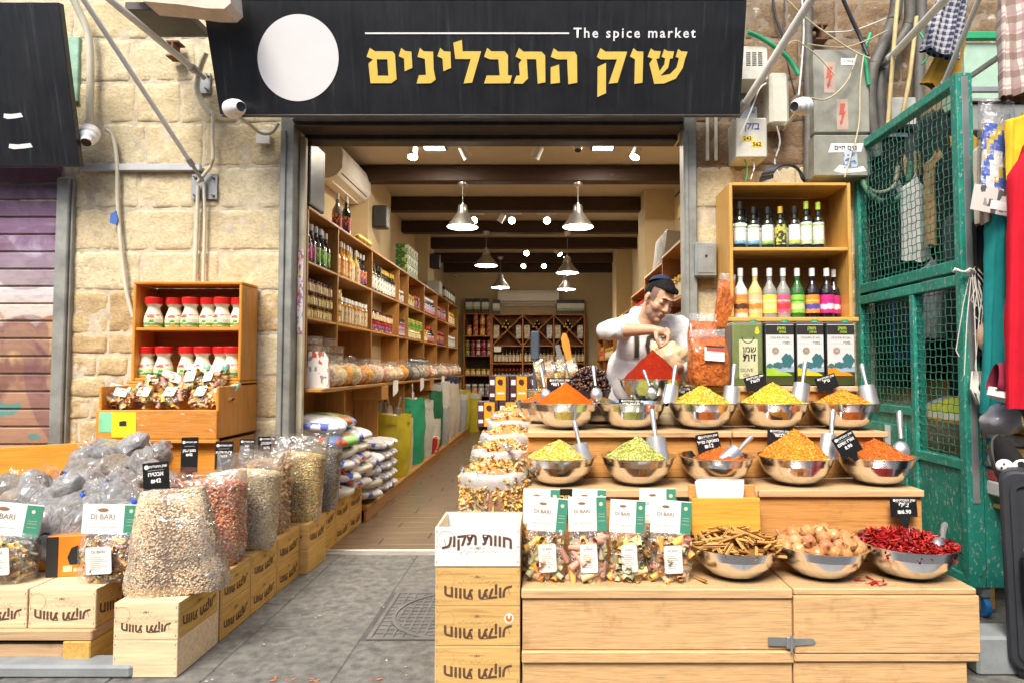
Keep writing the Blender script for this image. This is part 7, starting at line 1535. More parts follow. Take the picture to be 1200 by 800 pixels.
pw = ['cream pack with red stripe', 'blue and white pack', 'plain white pack', 'green and blue pack']; n_ = 0
for c_, y in enumerate((4.36, 4.70, 5.04)):
    for k in range(5 if c_ < 2 else 4):
        m_ = [0, 1, 1, 0, 3, 1, 0, 1, 0, 2, 2, 0, 2, 2, 1][n_ % 15]; n_ += 1
        thing('rice_pack', '%s, %s up in the %s pile of rice packs' % (pw[m_], ORD[k], ORD[c_]), 'rice pack', (-1.53+R.uniform(-.03, .02), y+R.uniform(-.02, .02), (.29 if c_ < 2 else .13)+k*.088), (R.uniform(-.12, .12), R.uniform(-.02, .14), R.uniform(-.45, .45)), 'piled rice and flour packs', data=cache(('pk', m_), lambda: pillow(m_+1, PK[m_])))
for k in range(5):
    for c_, y in enumerate((5.42, 5.62)):
        thing('flour_bag', 'small white flour bag, %s from the bottom of the %s pile' % (ORD[k], ('near', 'far')[c_]), 'flour bag', (-1.50, y, .125+k*.09), (0, .05, R.uniform(-.2, .2)), 'piled white flour bags', .72, data=cache(('pk', 2), lambda: pillow(3, PK[2])))
for i, (x, y, z, rz) in enumerate(((-1.60, 4.3, .80, .3), (-1.62, 4.55, .80, 1.2))): thing('rice_pack', ['crumpled white pack on top of the nearest rice pile', 'blue green pack lying highest behind the grey seed sack'][i], 'rice pack', (x, y, z-.05), (.1, .1, rz), data=cache(('pk', (2, 3)[i]), lambda: pillow(4, PK[(2, 3)[i]])))
def standing(p, w, d, h, mat, rim, label, seed, top=None):
    off = Vector((seed*1.3, 0, seed)); g = MB()
    def f(u, v):
        a = 2*PI*u; e = .62; ca, sa = math.cos(a), math.sin(a); q = .86+.16*math.sin(PI*v*.8); k = mnoise.fractal(Vector((ca*1.6, sa*1.6, v*4))+off, 1, 2, 3)
        return (w/2*q*math.copysign(abs(ca)**e, ca)*(1+.07*k), d/2*q*math.copysign(abs(sa)**e, sa)*(1+.07*k), h*v)
    g.grid(26, 14, f, 0, True, True); t = thing('standing_sack', label, 'sack', p, (0, R.uniform(-.03, .05), 0)); link('body', g.mesh('body', mat), t)
    g = MB(); g.grid(26, 5, lambda u, v: (lambda P_: (P_[0]*1.06, P_[1]*1.06, h+.012-.09*v+.01*math.sin(u*30+seed)))(f(u, 1)), 0, True, True); link('rolled_rim', g.mesh('rolled_rim', rim), t)
    g = MB(); g.lathe([(0, .03), (w*.25, .02), (w*.43, -.03)], 16, sy=d/w); link('contents', g.mesh('contents', top or NC[3]), t, (0, 0, h-.01)); return t
S_Y = plain('yellow_sack', (.62, .52, .03), .5, 0, .15, 8); S_G = plain('green_sack', (.03, .38, .20), .5, 0, .15, 8); S_W = plain('white_woven_sack', (.62, .60, .54), .7, 0, .12, 20, .3, 200); S_DG = plain('dark_green_sack', (.02, .16, .07), .5); S_B = plain('beige_sack', (.62, .54, .42), .7, 0, .15); S_GR = plain('grey_sack', (.42, .42, .42), .7, 0, .15); S_R = printed('red_pack_print', (.5, .02, .02), [(.7, .5, .1), (.85, .8, .7)], 14, .75)
for (x, y, w, d, h, m_, rm, lab_, tp) in ((-1.56, 6.25, .38, .42, .60, S_Y, S_Y, 'bright yellow standing sack with scoops on the left platform', NC[3]), (-1.56, 7.05, .34, .45, .72, S_G, S_G, 'bright green standing sack beyond the yellow one', NC[1]), (-1.55, 7.55, .32, .40, .66, S_W, S_W, 'white woven sack beyond the bright green one', NC[3]), (-1.52, 6.65, .16, .24, .52, S_B, S_B, 'slim printed beige sack between the yellow and green sacks', NC[3]),
    (-1.6, 8.35, .4, .42, .84, S_DG, S_GR, 'dark green sack with grey rim', NC[4]), (-1.52, 8.05, .26, .26, .40, S_W, S_W, 'short white open sack before the dark green one', NC[1]), (-1.6, 8.95, .4, .4, .86, S_W, S_W, 'tall pale sack beyond the dark green one', NC[1]), (-1.5, 8.75, .25, .25, .5, S_GR, S_GR, 'short grey sack before the tall pale one', NC[5]), (-1.58, 9.5, .38, .38, .92, S_B, plain('navy_rim', (.03, .03, .12), .5), 'tall beige sack with navy rim', NC[1]), (-1.55, 10.0, .3, .3, .72, S_W, S_GR, 'white sack with grey rim far down the platform', NC[5]), (-1.5, 10.5, .3, .3, .62, S_GR, S_W, 'grey sack far down the platform', NC[5]), (-1.5, 11.0, .3, .3, .66, S_Y, S_Y, 'yellow sack at the far end of the platform', NC[3]), (-1.4, 11.6, .34, .3, .7, S_Y, S_W, 'yellow sack in the corner by the back shelves', NC[3])):
    standing((x, y, .121 if y < 11.3 else .001), w, d, h, m_, rm, lab_, int(y*7), tp)
g = MB(); g.box(-.1, .1, -.08, .08, 0, .2, 0, .02); thing('red_pack', 'glossy red coffee pack on the left platform before the dark green sack', 'pack', (-1.47, 7.85, .121), data=g.mesh('red_pack', S_R))
for i, (x, y, z, ry) in enumerate(((-1.5, 6.2, .74, .2), (-1.6, 6.3, .75, -.2), (-1.52, 7.0, .86, .2), (-1.62, 6.1, .8, 0))): scoop((x, y, z), (0, ry, i), 'dark scoop handle sticking out of the %s' % ['yellow sack at its front', 'yellow sack at its back', 'bright green sack', 'yellow sack, tallest of them'][i], 1.0, 0)
for i in range(8):
    y = 7.35+i*.14; g = cache('bj', lambda: (lambda q: (q.lathe([(0, 0), (.06, 0), (.065, .01), (.065, .22), (.05, .24), (.055, .26), (0, .262)], 14), q)[1])(MB()).mesh('dark_canister', plain('smoky_canister', (.10, .095, .09), .2, spec=.6)))
    thing('dark_canister', 'smoky canister on the left counter, %s of eight' % ORD[i], 'canister', (-1.66, y, 1.058), data=g, group='smoky canisters on the left counter')
# ---- middle island: coffee cartons, tubs, dark fruit, scales
is_ = thing('island_table', 'dark low table in the middle of the shop carrying coffee cartons', 'table', (0, 4.72, 0)); g = MB(); g.box(-.52, .75, 0, 1.2, .72, .75, 0, .004); link('table_top', g.mesh('table_top', M_DARKWOOD), is_)
for x in (-.5, .7):
    for y in (.03, 1.13): g = MB(); g.box(x, x+.04, y, y+.04, 0, .719, 0, .003); link('leg', g.mesh('leg', M_DARKWOOD), is_)
g = MB(); g.box(-.49, .69, .02, .04, .02, .70); link('front_panel', g.mesh('front_panel', plain('maroon_panel', (.10, .03, .03), .5)), is_)
M_COF = plain('coffee_orange', (.85, .38, .02), .4, var=.05); M_COD = plain('coffee_maroon', (.08, .03, .035), .4)
def coffee(p, label, s=1):
    t = thing('coffee_carton', label, 'carton', p, (0, 0, 0), 'orange and maroon coffee cartons', s)
    a, b_, c, d = cache('cof', lambda: (lambda A, B_, C_, D_: (A.box(-.078, .078, 0, .16, 0, .19, 0, .002), B_.box(-.028, .050, -.0012, 0, .004, .186), C_.prism([(.0, .12), (.02, .115), (.03, .135), (.026, .16), (.0, .165), (-.014, .15), (-.01, .13)], .0, Matrix.Translation((0, -.0024, 0))), D_.box(-.07, -.036, -.0012, 0, .12, .16), D_.box(-.07, -.036, -.0012, 0, .03, .055), D_.box(-.018, .040, -.0024, -.0013, .05, .065), (A.mesh('box', M_COD), B_.mesh('orange_front', M_COF), C_.mesh('dark_print', M_COD), D_.mesh('light_print', M_CARD)))[-1])(MB(), MB(), MB(), MB()))
    link('box', a, t); link('orange_front', b_, t); link('dark_print', c, t); link('light_print', d, t, kind='stuff')
for i in range(4): coffee((-.44+i*.162, 4.66, .7505), 'coffee carton in the lower row, %s from the left' % ORD[i])
for i in range(3): coffee((-.36+i*.162, 4.72, .945), 'coffee carton in the upper row, %s from the left' % ORD[i])
# the table behind the stall for tubs and dark fruit
bt = thing('rear_table', 'plain table behind the stall carrying the dark fruit and tubs', 'table', (.36, 3.9, 0)); g = MB(); g.box(-.40, .38, -.12, .62, .86, .89, 0, .004); link('table_top', g.mesh('table_top', M_CRATE), bt); [link('leg', (lambda q: (q.box(x, x+.04, y, y+.04, 0, .859, 0, .003), q)[1])(MB()).mesh('leg', M_CRATE), bt) for x in (-.38, .32) for y in (-.1, .55)]
for k in range(2):
    for i in range(4):
        p = W(638+i*15, 452-k*0, 3.95+.02*i)
        if k == 0: tub((p.x, 3.98, .892+.0), 3, 'clear tub of mixed seeds lying flat below the tilted row, %s' % ORD[i], 'clear tubs of seeds behind the orange heap', s=1.1)
for i in range(4): p = W(628+i*12.5, 440-i*.6, 4.0); tub((p.x, 3.96, p.z), (3, 0, 3, 1)[i], 'clear seed tub on edge in the tilted row, %s from the left' % ORD[i], 'tilted row of clear seed tubs', (0, PI/2-.25, 0), 1.35)
for i in range(3): tub((W(631, 0, 4.0).x, 4.0, .892+.056*i), 1+i, 'clear tub of nuts, %s from the bottom at the left edge of the rear table' % ORD[i], 'tubs at the left of the rear table', s=1.1)
def dates():
    P_, Nn = [], []
    for i in range(420):
        a = R.uniform(0, 6.28); q = math.sqrt(R.random()); P_.append((q*.17*math.cos(a), q*.13*math.sin(a), .13*(1-q*q)+R.uniform(-.02, .02))); Nn.append((R.uniform(-1, 1), R.uniform(-1, 1), 1))
    return scatter('dates', P_, Nn, bean(.020, .011, .009), [plain('dark_date', (.035, .015, .012), .22, vs=40), plain('brown_date', (.09, .035, .02), .28, vs=40)], R, (.7, 1.3), 1.2)
t = thing('dark_fruit_bowl', 'dark smoky bowl heaped with shiny black dried fruit left of the shopkeeper', 'bowl', (W(691, 450, 3.85).x, 3.84, .891)); g = MB(); g.lathe([(0, 0), (.09, 0), (.14, .06), (.175, .17), (.178, .172), (.17, .168), (.0, .16)], 24, sy=.8); link('bowl', g.mesh('bowl', plain('smoky_bowl', (.05, .03, .03), .12, spec=.7)), t); link('dried_fruit', dates(), t, (0, 0, .16), kind='stuff')
pw_ = MB(); pw_.prism([(-.014, 0), (.014, 0), (.022, .16), (.03, .25), (.022, .31), (.0, .32), (-.02, .29), (-.024, .22), (-.016, .14)], .02); thing('wooden_paddle', 'tall orange wooden paddle leaning behind the seed tubs', 'paddle', W(672, 445, 4.1), (0, -.22, 0), data=pw_.mesh('wooden_paddle', wood('paddle_wood', (.75, .30, .05), (.5, .15, .02), 2, .4)))
pw_ = MB(); pw_.prism([(-.012, 0), (.012, 0), (.018, .16), (.014, .21), (-.014, .21), (-.018, .16)], .012); thing('metal_paddle', 'grey metal scoop blade beside the orange paddle', 'scoop', W(662, 440, 4.06), (0, -.25, 0), data=pw_.mesh('metal_paddle', M_BRUSHED))
t = thing('scale_display', 'dark grey scale display on a slim pole behind the seed tubs', 'scale', (W(627, 440, 4.3).x, 4.3, .891)); g = MB(); g.tube([(0, 0, 0), (0, 0, .42)], .014, 8); link('pole', g.mesh('pole', plain('slate_plastic', (.07, .09, .12), .4)), t); g = MB(); g.box(-.03, .03, -.015, .015, .36, .56, 0, .01); link('display_head', g.mesh('display_head', MATS['slate_plastic']), t); g = MB(); g.box(-.12, .12, -.12, .12, 0, .06, 0, .01); link('scale_base', g.mesh('scale_base', MATS['slate_plastic']), t)
for i in range(3): nb_ = thing('nut_bag', 'clear bag of pale sweets behind the coffee cartons, %s of three' % ORD[i], 'bag', (-.08+i*.17, 5.0, .94), (0, 0, .3*i), scl=1.3); link('nuts', cache(('nb', 6, 0), lambda: nutbag(3, NC[6])), nb_); link('film', cache('nbf', lambda: fm_bag.mesh('film', film('soft_film', gloss=.10, rough=.2, haze=.02))), nb_)
g = MB(); g.box(-.30, .30, -.12, .2, 0, .17, 0, .003); thing('stock_carton', 'plain carton under the pale sweets on the island table', 'carton', (.09, 5.1, .7505), data=g.mesh('stock_carton', M_CRATE))
for i in range(3):
    g = MB(); g.grid(14, 8, lambda u, v: (.09*math.sin(PI*v)*math.cos(2*PI*u)*(1+.2*math.sin(9*u)), .06*math.sin(PI*v)*math.sin(2*PI*u), .13*v)); thing('yellow_packet', 'yellow packet piled behind the paddle, %s of three' % ORD[i], 'packet', (.08+i*.11, 4.6, 1.03+.05*(i % 2)), data=g.mesh('yellow_packet', MATS['yellow_pack']))
g = MB(); g.box(-.22, .22, -.15, .15, 0, .14, 0, .003); thing('stock_carton', 'plain carton under the yellow packets behind the rear table', 'carton', (.2, 4.66, .8905), data=g.mesh('stock_carton', M_CRATE))
# ================================================================ the shopkeeper
def capsule(g, a, b, ra, rb, n=14):
    a, b = Vector(a), Vector(b); k = 6; g.tube([a.lerp(b, i/k) for i in range(k+1)], [ra+(rb-ra)*i/k for i in range(k+1)], n); g.ell(a, (ra,)*3, n); g.ell(b, (rb,)*3, n)
def fuse(g, voxel, smooth=4, name='body', mats=(), disp=None):
    me = g.mesh(name+'_parts'); o = bpy.data.objects.new(name, me); C.objects.link(o)
    m = o.modifiers.new('r', 'REMESH'); m.mode = 'VOXEL'; m.voxel_size = voxel
    s = o.modifiers.new('s', 'SMOOTH'); s.iterations = smooth; s.factor = .5
    bpy.context.view_layer.update(); r = bpy.data.meshes.new_from_object(o.evaluated_get(bpy.context.evaluated_depsgraph_get())); bpy.data.objects.remove(o)
    r.name = name; r.materials.clear()
    for q in mats: r.materials.append(q)
    if disp:
        nn = [v.normal.copy() for v in r.vertices]
        for v, q in zip(r.vertices, nn): v.co += q*disp(v.co, q)
    r.polygons.foreach_set('use_smooth', [True]*len(r.polygons)); r.update(); return r
SK = plain('skin', (.60, .34, .20), .48, 0, .08, 30, sss=.12, bmp=.12, bs=300); SKB = plain('stubbled_skin', (.38, .22, .145), .55, 0, .2, 200, bmp=.2, bs=400); SKF = plain('short_sideburn', (.22, .13, .09), .6, 0, .3, 200, bmp=.3, bs=400)
HAIR = plain('black_hair', (.012, .009, .008), .7, 0, .4, 90, bmp=.6, bs=220, spec=.15); LIP = plain('lips', (.42, .14, .11), .4)
HC = W(772, 352.5, 3.55); HR = Euler((math.radians(24), math.radians(12), math.radians(24)), 'ZXY').to_matrix()
HR = Matrix.Rotation(math.radians(13), 3, 'Y') @ Matrix.Rotation(math.radians(27), 3, 'Z') @ Matrix.Rotation(math.radians(20), 3, 'X')
HM = Matrix.Translation(HC) @ HR.to_4x4()
def hp(x, y, z): return HM @ Vector((x, y, z))
g = MB()
he = lambda c, r, n=16: g.ell(hp(*c), r, n, M=HR.to_4x4())
he((0, .012, .035), (.074, .094, .098), 24); he((0, -.025, -.005), (.061, .066, .085), 22); he((0, -.028, -.062), (.047, .056, .054), 20); he((0, -.070, -.098), (.024, .018, .018)); he((.040, -.05, -.025), (.023, .03, .03)); he((-.040, -.05, -.025), (.023, .03, .03)); he((.044, -.012, -.06), (.014, .04, .035)); he((-.044, -.012, -.06), (.014, .04, .035))
capsule(g, hp(0, -.086, .016), hp(0, -.108, -.026), .0085, .0115, 10); he((.012, -.098, -.030), (.009, .009, .008), 10); he((-.012, -.098, -.030), (.009, .009, .008), 10)
he((0, -.083, .034), (.048, .014, .010)); he((0, -.0885, -.0555), (.021, .0085, .0055), 12); he((0, -.0865, -.067), (.018, .0085, .0065), 12)
for s_ in (-1, 1): he((s_*.030, -.074, .010), (.0165, .0145, .0115), 12); he((s_*.077, .012, -.002), (.009, .018, .031), 12); he((s_*.070, .02, -.0), (.012, .02, .03), 10)
NB = W(756, 385, 3.63)
capsule(g, hp(0, .035, -.05), NB, .056, .062)
shR, shL = W(735, 383, 3.66), W(796, 386, 3.70); elR, wrR = W(712, 387, 3.46), W(766, 386.5, 3.35)
elL, wrL = shL+Vector((.06, -.05, -.26)), shL+Vector((-.06, -.22, -.22)); hip = Vector((NB.x-.03, 3.78, .95))
capsule(g, NB-Vector((0, -.03, .10)), hip, .075, .10); capsule(g, shR, shL, .045, .045); capsule(g, shR, elR, .048, .042); capsule(g, elR, elR.lerp(wrR, .35), .044, .042); capsule(g, elR.lerp(wrR, .35), wrR, .042, .026); capsule(g, shL, elL, .048, .04); capsule(g, elL, wrL, .04, .026)
for s_ in (-1, 1):
    hpj, kn, an = hip+Vector((s_*.09, 0, -.05)), hip+Vector((s_*.1, -.03, -.46)), hip+Vector((s_*.11, .03, -.87)); capsule(g, hpj, kn, .085, .055); capsule(g, kn, an, .052, .035); capsule(g, an, an+Vector((0, -.14, -.04)), .035, .028)
# right hand: palm, four curled fingers, thumb
def finger(pts, r): [capsule(g, pts[i], pts[i+1], r*(1-.10*i), r*(1-.10*(i+1)), 8) for i in range(len(pts)-1)]
palm = W(774, 388.5, 3.335); g.ell(palm, (.040, .026, .025), 14, M=Matrix.Rotation(.18, 4, 'Y')); capsule(g, wrR, palm, .024, .026)
for i, (u, v, Y) in enumerate(((783, 393.5, 3.308), (784.2, 390, 3.322), (783.5, 387, 3.342), (781.5, 385, 3.362))):
    k_1 = W(u, v, Y); k_2 = W(u-1.0+.8*i, v+8.0, Y-.012); k_3 = W(u-6.5+.8*i, v+12, Y-.004); k_4 = W(u-9.5+1.0*i, v+14-1.2*i, Y+.006); finger([palm.lerp(k_1, .35), k_1, k_2, k_3, k_4], .0108 if i < 3 else .0095)
finger([W(768.5, 391, 3.325), W(769.5, 397, 3.30), W(771.5, 402, 3.30), W(773, 406.5, 3.305)], .0125)
palmL = wrL+Vector((-.06, -.04, -.02)); capsule(g, wrL, palmL, .026, .03)
for i in range(4): finger([palmL+Vector((-.01, -.02+.018*i, 0)), palmL+Vector((-.05, -.03+.018*i, .0)), palmL+Vector((-.075, -.03+.018*i, -.02)), palmL+Vector((-.075, -.03+.018*i, -.045))], .0105)
finger([palmL+Vector((.0, -.03, 0)), palmL+Vector((-.03, -.06, -.01)), palmL+Vector((-.05, -.065, -.03))], .012)
man = thing('person', 'young man in white hoodie numbered 10 and blue skullcap, reaching over the red spice', 'person', (hip.x, hip.y, 0))
inv = Matrix.Translation(-man.location); g.xf(inv)
bodym = fuse(g, .0042, 3, 'body', (SK, SKB, LIP, SKF)); HMi = (inv @ HM).inverted(); mi = []
for p_ in bodym.polygons:
    q = HMi @ p_.center; m_ = 0
    if q.length < .17:
        n_1 = mnoise.noise(q*60)*.006
        if abs(q.x) < .022 and -.074 < q.z < -.050 and q.y < -.088: m_ = 2
        elif q.z < -.030+n_1-.35*max(0, .045-abs(q.x))*(q.z > -.048) and q.y < .02 and q.z > -.125 and not (abs(q.x) < .03 and q.z > -.040): m_ = 1
        elif q.y > -.045+n_1 and -.01 < q.z < .10 and abs(q.x) > .045 and q.y < .0: m_ = 3
        elif q.y > .0 and q.z > .0 and abs(q.x) < .0745: m_ = 3
    mi.append(m_)
bodym.polygons.foreach_set('material_index', mi); link('body', bodym, man)
def mpart(name, gg, mat): gg.xf(inv); return link(name, gg.mesh(name, mat), man)
# hair, brows, lashes, skullcap
g = MB(); 
for c, r in (((0, .018, .045), (.0775, .102, .096)), ((0, -.043, .084), (.056, .046, .032)), ((.02, -.058, .086), (.042, .028, .020)), ((0, .05, .03), (.072, .07, .08))): he(c, r, 22)
g.xf(inv); hm_ = fuse(g, .005, 2, 'hair', (HAIR,), lambda c, n: .004*mnoise.noise(c*90)+.003*mnoise.noise(c*200))
from mathutils import bvhtree
import bmesh as _bm
b_ = _bm.new(); b_.from_mesh(hm_); _bm.ops.delete(b_, geom=[f for f in b_.faces if (lambda q: q.z < .074+.25*max(0, -q.y-.02)*(q.y > -.07) and q.y < .0 or q.z < .0)(HMi @ f.calc_center_median())], context='FACES'); b_.to_mesh(hm_); b_.free(); hm_.materials.clear(); hm_.materials.append(HAIR); link('hair', hm_, man)
g = MB(); g.lathe([(0, .036), (.03, .033), (.055, .02), (.070, -.004), (.071, -.008), (.066, -.006)], 26); g.xf(HM @ Matrix.Translation((-.006, .052, .100)) @ Matrix.Rotation(-.62, 4, 'X')); mpart('skullcap', g, plain('navy_cloth', (.010, .022, .075), .8, bmp=.3, bs=300))
for s_ in (-1, 1):
    g = MB(); g.tube([hp(s_*.014, -.0985, .030), hp(s_*.028, -.0965, .037), hp(s_*.046, -.086, .031)], [.0035, .0045, .002], 6); mpart('eyebrow', g, HAIR)
    g = MB(); g.tube([hp(s_*.017, -.0865, .003), hp(s_*.024, -.0905, -.0005), hp(s_*.033, -.0900, -.001), hp(s_*.044, -.082, .002)], [.0012, .0022, .0022, .0012], 6); mpart('eyelashes', g, HAIR)
g = MB(); g.tube([hp(-.019, -.0925, -.0605), hp(0, -.0975, -.0612), hp(.019, -.0925, -.0605)], [.001, .0018, .001], 6); mpart('mouth_line', g, plain('mouth_dark', (.12, .03, .03), .5))
# hoodie
HOOD = plain('white_fleece', (.66, .66, .655), .9, 0, .05, 8, .5, 70)
g = MB(); ch = NB-Vector((.0, -.02, .12))
for c, r in ((ch+Vector((-.01, .02, .0)), (.165, .12, .15)), (ch+Vector((-.02, .03, -.16)), (.178, .12, .2)), (hip+Vector((-.0, 0, .06)), (.185, .13, .14)), (hip+Vector((0, 0, .22)), (.18, .125, .2))): g.ell(c, r, 24)
capsule(g, shR+Vector((.01, 0, -.005)), elR+Vector((-.005, .0, 0)), .066, .058); capsule(g, elR, elR.lerp(wrR, .30), .057, .050); capsule(g, shL, elL, .078, .066); capsule(g, elL, elL.lerp(wrL, .7), .06, .046); capsule(g, NB+Vector((-.02, .01, -.04)), shR, .085, .072); capsule(g, NB+Vector((.03, .02, -.04)), shL, .085, .072)
g.ell(NB+Vector((-.01, .055, .03)), (.105, .06, .06), 16); g.ell(W(749, 370, 3.66), (.062, .055, .055), 14); g.ell(W(784, 378, 3.68), (.05, .05, .05), 14); g.lathe([(.060, 0), (.083, .004), (.082, .03), (.066, .045)], 22, c=tuple(NB+Vector((-.003, .0, -.01))))
g.xf(inv)
def folds(c, n): return .009*mnoise.fractal(Vector((c.x*7, c.y*7, c.z*5)), 1, 2, 3)-.018*abs(mnoise.noise(Vector((c.x*13, c.y*13, c.z*8))))+.005
hd_ = fuse(g, .006, 3, 'hoodie', (HOOD,), folds); link('hoodie', hd_, man)
q = elR.lerp(wrR, .33); dcf = (wrR-elR).normalized(); g = MB(); g.tube([q-dcf*.012, q-dcf*.008, q+dcf*.006, q+dcf*.010], [.050, .057, .056, .046], 20, cap=False); mpart('cuff', g, HOOD)
bv = bvhtree.BVHTree.FromPolygons([v.co for v in hd_.vertices], [p.vertices for p in hd_.polygons])
def on_shirt(name, tm, p, mat=None):                       # print pressed on the cloth: each point lies on the hoodie
    tm = tm.copy(); p = p-man.location
    import bmesh as bq; b2 = bq.new(); b2.from_mesh(tm); bq.ops.subdivide_edges(b2, edges=b2.edges, cuts=2); b2.to_mesh(tm); b2.free()
    for v in tm.vertices:
        w = Vector((p.x+v.co.x, p.y-.5, p.z+v.co.z)); h_ = bv.ray_cast(w, Vector((0, 1, 0)), 1.5); v.co = (w.x, (h_[0].y if h_[0] else p.y)-.004-(v.co.y*-1), w.z)
    link(name, tm, man)
gold = text_mesh('10', .185, plain('gold_trim', (.50, .42, .22), .6), .0085, heb=False).copy(); blk = text_mesh('10', .185, M_INKB, .003, heb=False)
on_shirt('number_trim', gold, W(757, 406, 3.5)); blk2 = blk.copy()
for v in blk2.vertices: v.co.y -= .004
on_shirt('number', blk2, W(757, 406, 3.5))
g = MB(); g.tube([hip+Vector((0, 0, .10)), hip+Vector((0, 0, .04)), hip+Vector((0, 0, -.06))], [.13, .16, .15], 20)
for s_ in (-1, 1):
    hpj, kn, an = hip+Vector((s_*.09, 0, -.05)), hip+Vector((s_*.1, -.03, -.46)), hip+Vector((s_*.11, .03, -.84)); capsule(g, hpj, kn, .105, .078); capsule(g, kn, an, .078, .062)
g.xf(inv); link('trousers', fuse(g, .012, 3, 'trousers', (plain('dark_denim', (.03, .04, .07), .8),), folds), man)
for s_ in (-1, 1): g = MB(); an = hip+Vector((s_*.11, .0, -.90)); g.ell(an+Vector((0, -.05, 0)), (.045, .13, .046), 14); mpart('shoe', g, M_BLACK)

# ================================================================ the green mesh gate
def green_mat():
    m, n, b, o = new_mat('chipped_green_paint'); v = coords(n, True); f = noise(n, v, 6, 6, .65)
    col = ramp(n, f, [(.35, (.012, .20, .15)), (.6, (.02, .29, .21)), (.8, (.06, .38, .28))])
    ch_ = noise(n, coords(n, True, (1, 1, .45)), 75, 8, .75); col = mixc(n, ramp(n, ch_, [(.57, (0, 0, 0)), (.60, (.9,)*3)]), col, (.46, .44, .38))
    c2 = noise(n, v, 18, 6, .7); col = mixc(n, ramp(n, c2, [(.64, (0, 0, 0)), (.68, (.8,)*3)]), col, (.07, .05, .04)); n.links.new(col, b.inputs['Base Color']); b.inputs['Roughness'].default_value = .4; bump(n, b, ch_, .2, .002); return m
M_GG = green_mat(); M_GD = plain('dark_green_edge', (.012, .06, .045), .45, 0, .4, 20, .2); M_GW = plain('green_wire', (.03, .20, .13), .45, 0, .4, 40)
GX, G0, G1 = 2.055, 2.97, 4.0
gt = thing('mesh_gate', 'tall chipped green metal gate with crimped wire mesh, standing open beside the stall', 'gate', (GX, G0, 0))
def gb(name, y0, y1, z0, z1, x0=-.03, x1=.03, m=None, b=.004): g = MB(); cy_, cz_ = (y0+y1)/2, (z0+z1)/2; g.box(x0, x1, y0-cy_, y1-cy_, z0-cz_, z1-cz_, 0, b); return link(name, g.mesh(name, m or M_GG), gt, (0, cy_-G0, cz_))
GZ0, GZM, GZT = .15, 1.70, 2.65
gb('near_post', G0, G0+.05, GZ0, GZT, -.036, .044, None); gb('far_post', G1-.05, G1, GZ0, GZT-.0)
gb('top_rail', G0+.051, G1-.051, GZT-.05, GZT); gb('middle_rail', G0+.051, G1-.051, GZM-.03, GZM+.03); gb('middle_rail', G0+.051, G1-.051, GZM-.10, GZM-.045)
gb('bottom_rail', G0+.051, G1-.051, GZ0, GZ0+.05)
YD = 3.38
gb('divider', YD, YD+.04, GZ0+.051, GZM-.101); gb('rail', YD+.041, G1-.051, .93, .98); gb('rail', G0+.051, YD-.001, .70, .75)
gb('panel', YD+.041, G1-.051, GZ0+.051, .929, -.018, .012, None, .001); gb('inner_panel', YD+.10, G1-.11, .26, .87, -.030, -.0185); gb('panel', G0+.051, YD-.001, GZ0+.051, .699, -.018, .012, None, .001)
gb('corner_plate', G0-.004, G0-.001, .55, GZT-.02, -.012, .02, M_STEEL, .001)
def wires(y0, y1, z0, z1, p=.040):
    ny = int((y1-y0)/p); nz = int((z1-z0)/p); L = z1-z0
    g = MB(); k = int(L/.02); g.tube([(.003*((i % 4) in (1, 2))-.0015, .0022*(1 if i % 4 < 2 else -1), L*i/k) for i in range(k+1)], .0024, 4, cap=False); vm = g.mesh('wire', M_GW)
    for i in range(ny): link('wire', vm, gt, (-.012, y0-G0+(i+.5)*(y1-y0)/ny, z0))
    L = y1-y0; g = MB(); k = int(L/.02); g.tube([(.003*((i % 4) in (1, 2))-.0015, L*i/k, .0022*(1 if i % 4 < 2 else -1)) for i in range(k+1)], .0024, 4, cap=False, up=(1, 0, 0)); hm2 = g.mesh('wire', M_GW)
    for i in range(nz): link('wire', hm2, gt, (-.012, y0-G0, z0+(i+.5)*(z1-z0)/nz))
wires(G0+.051, G1-.051, GZM+.031, GZT-.051); wires(YD+.041, G1-.051, .981, GZM-.101); wires(G0+.051, YD-.001, .751, GZM-.101)
p = gt; g = MB(); g.box(-.019, -.0185, -.03, .03, -.06, .06); nn_ = link('notice', g.mesh('notice', M_PAPER), gt, (-.0125, 3.46-G0+.2, .80))
g = MB(); g.lathe([(0, -.014), (.045, -.014), (.05, -.008), (.05, .008), (.045, .014), (0, .014)], 20); g.xf(Matrix.Rotation(PI/2, 4, 'Y')); link('wheel', g.mesh('wheel', plain('blue_rubber', (.02, .18, .5), .4)), gt, (0.05, .04, .052)); g = MB(); g.box(-.02, .02, -.03, .03, 0, .05, 0, .004); g.box(-.026, -.02, -.012, .012, -.06, .01); g.box(.02, .026, -.012, .012, -.06, .01); link('caster_fork', g.mesh('caster_fork', M_STEEL), gt, (.05, .04, .10))
g = MB(); g.box(.046, .13, 0, .025, .15, .86, 0, .004); link('front_panel', g.mesh('front_panel', M_GG), gt)
for z in (.80, .74): g = MB(); g.tube([(.06, -.01, z), (.06, 0, z)], .012, 10); link('bolt', g.mesh('bolt', M_STEEL), gt)
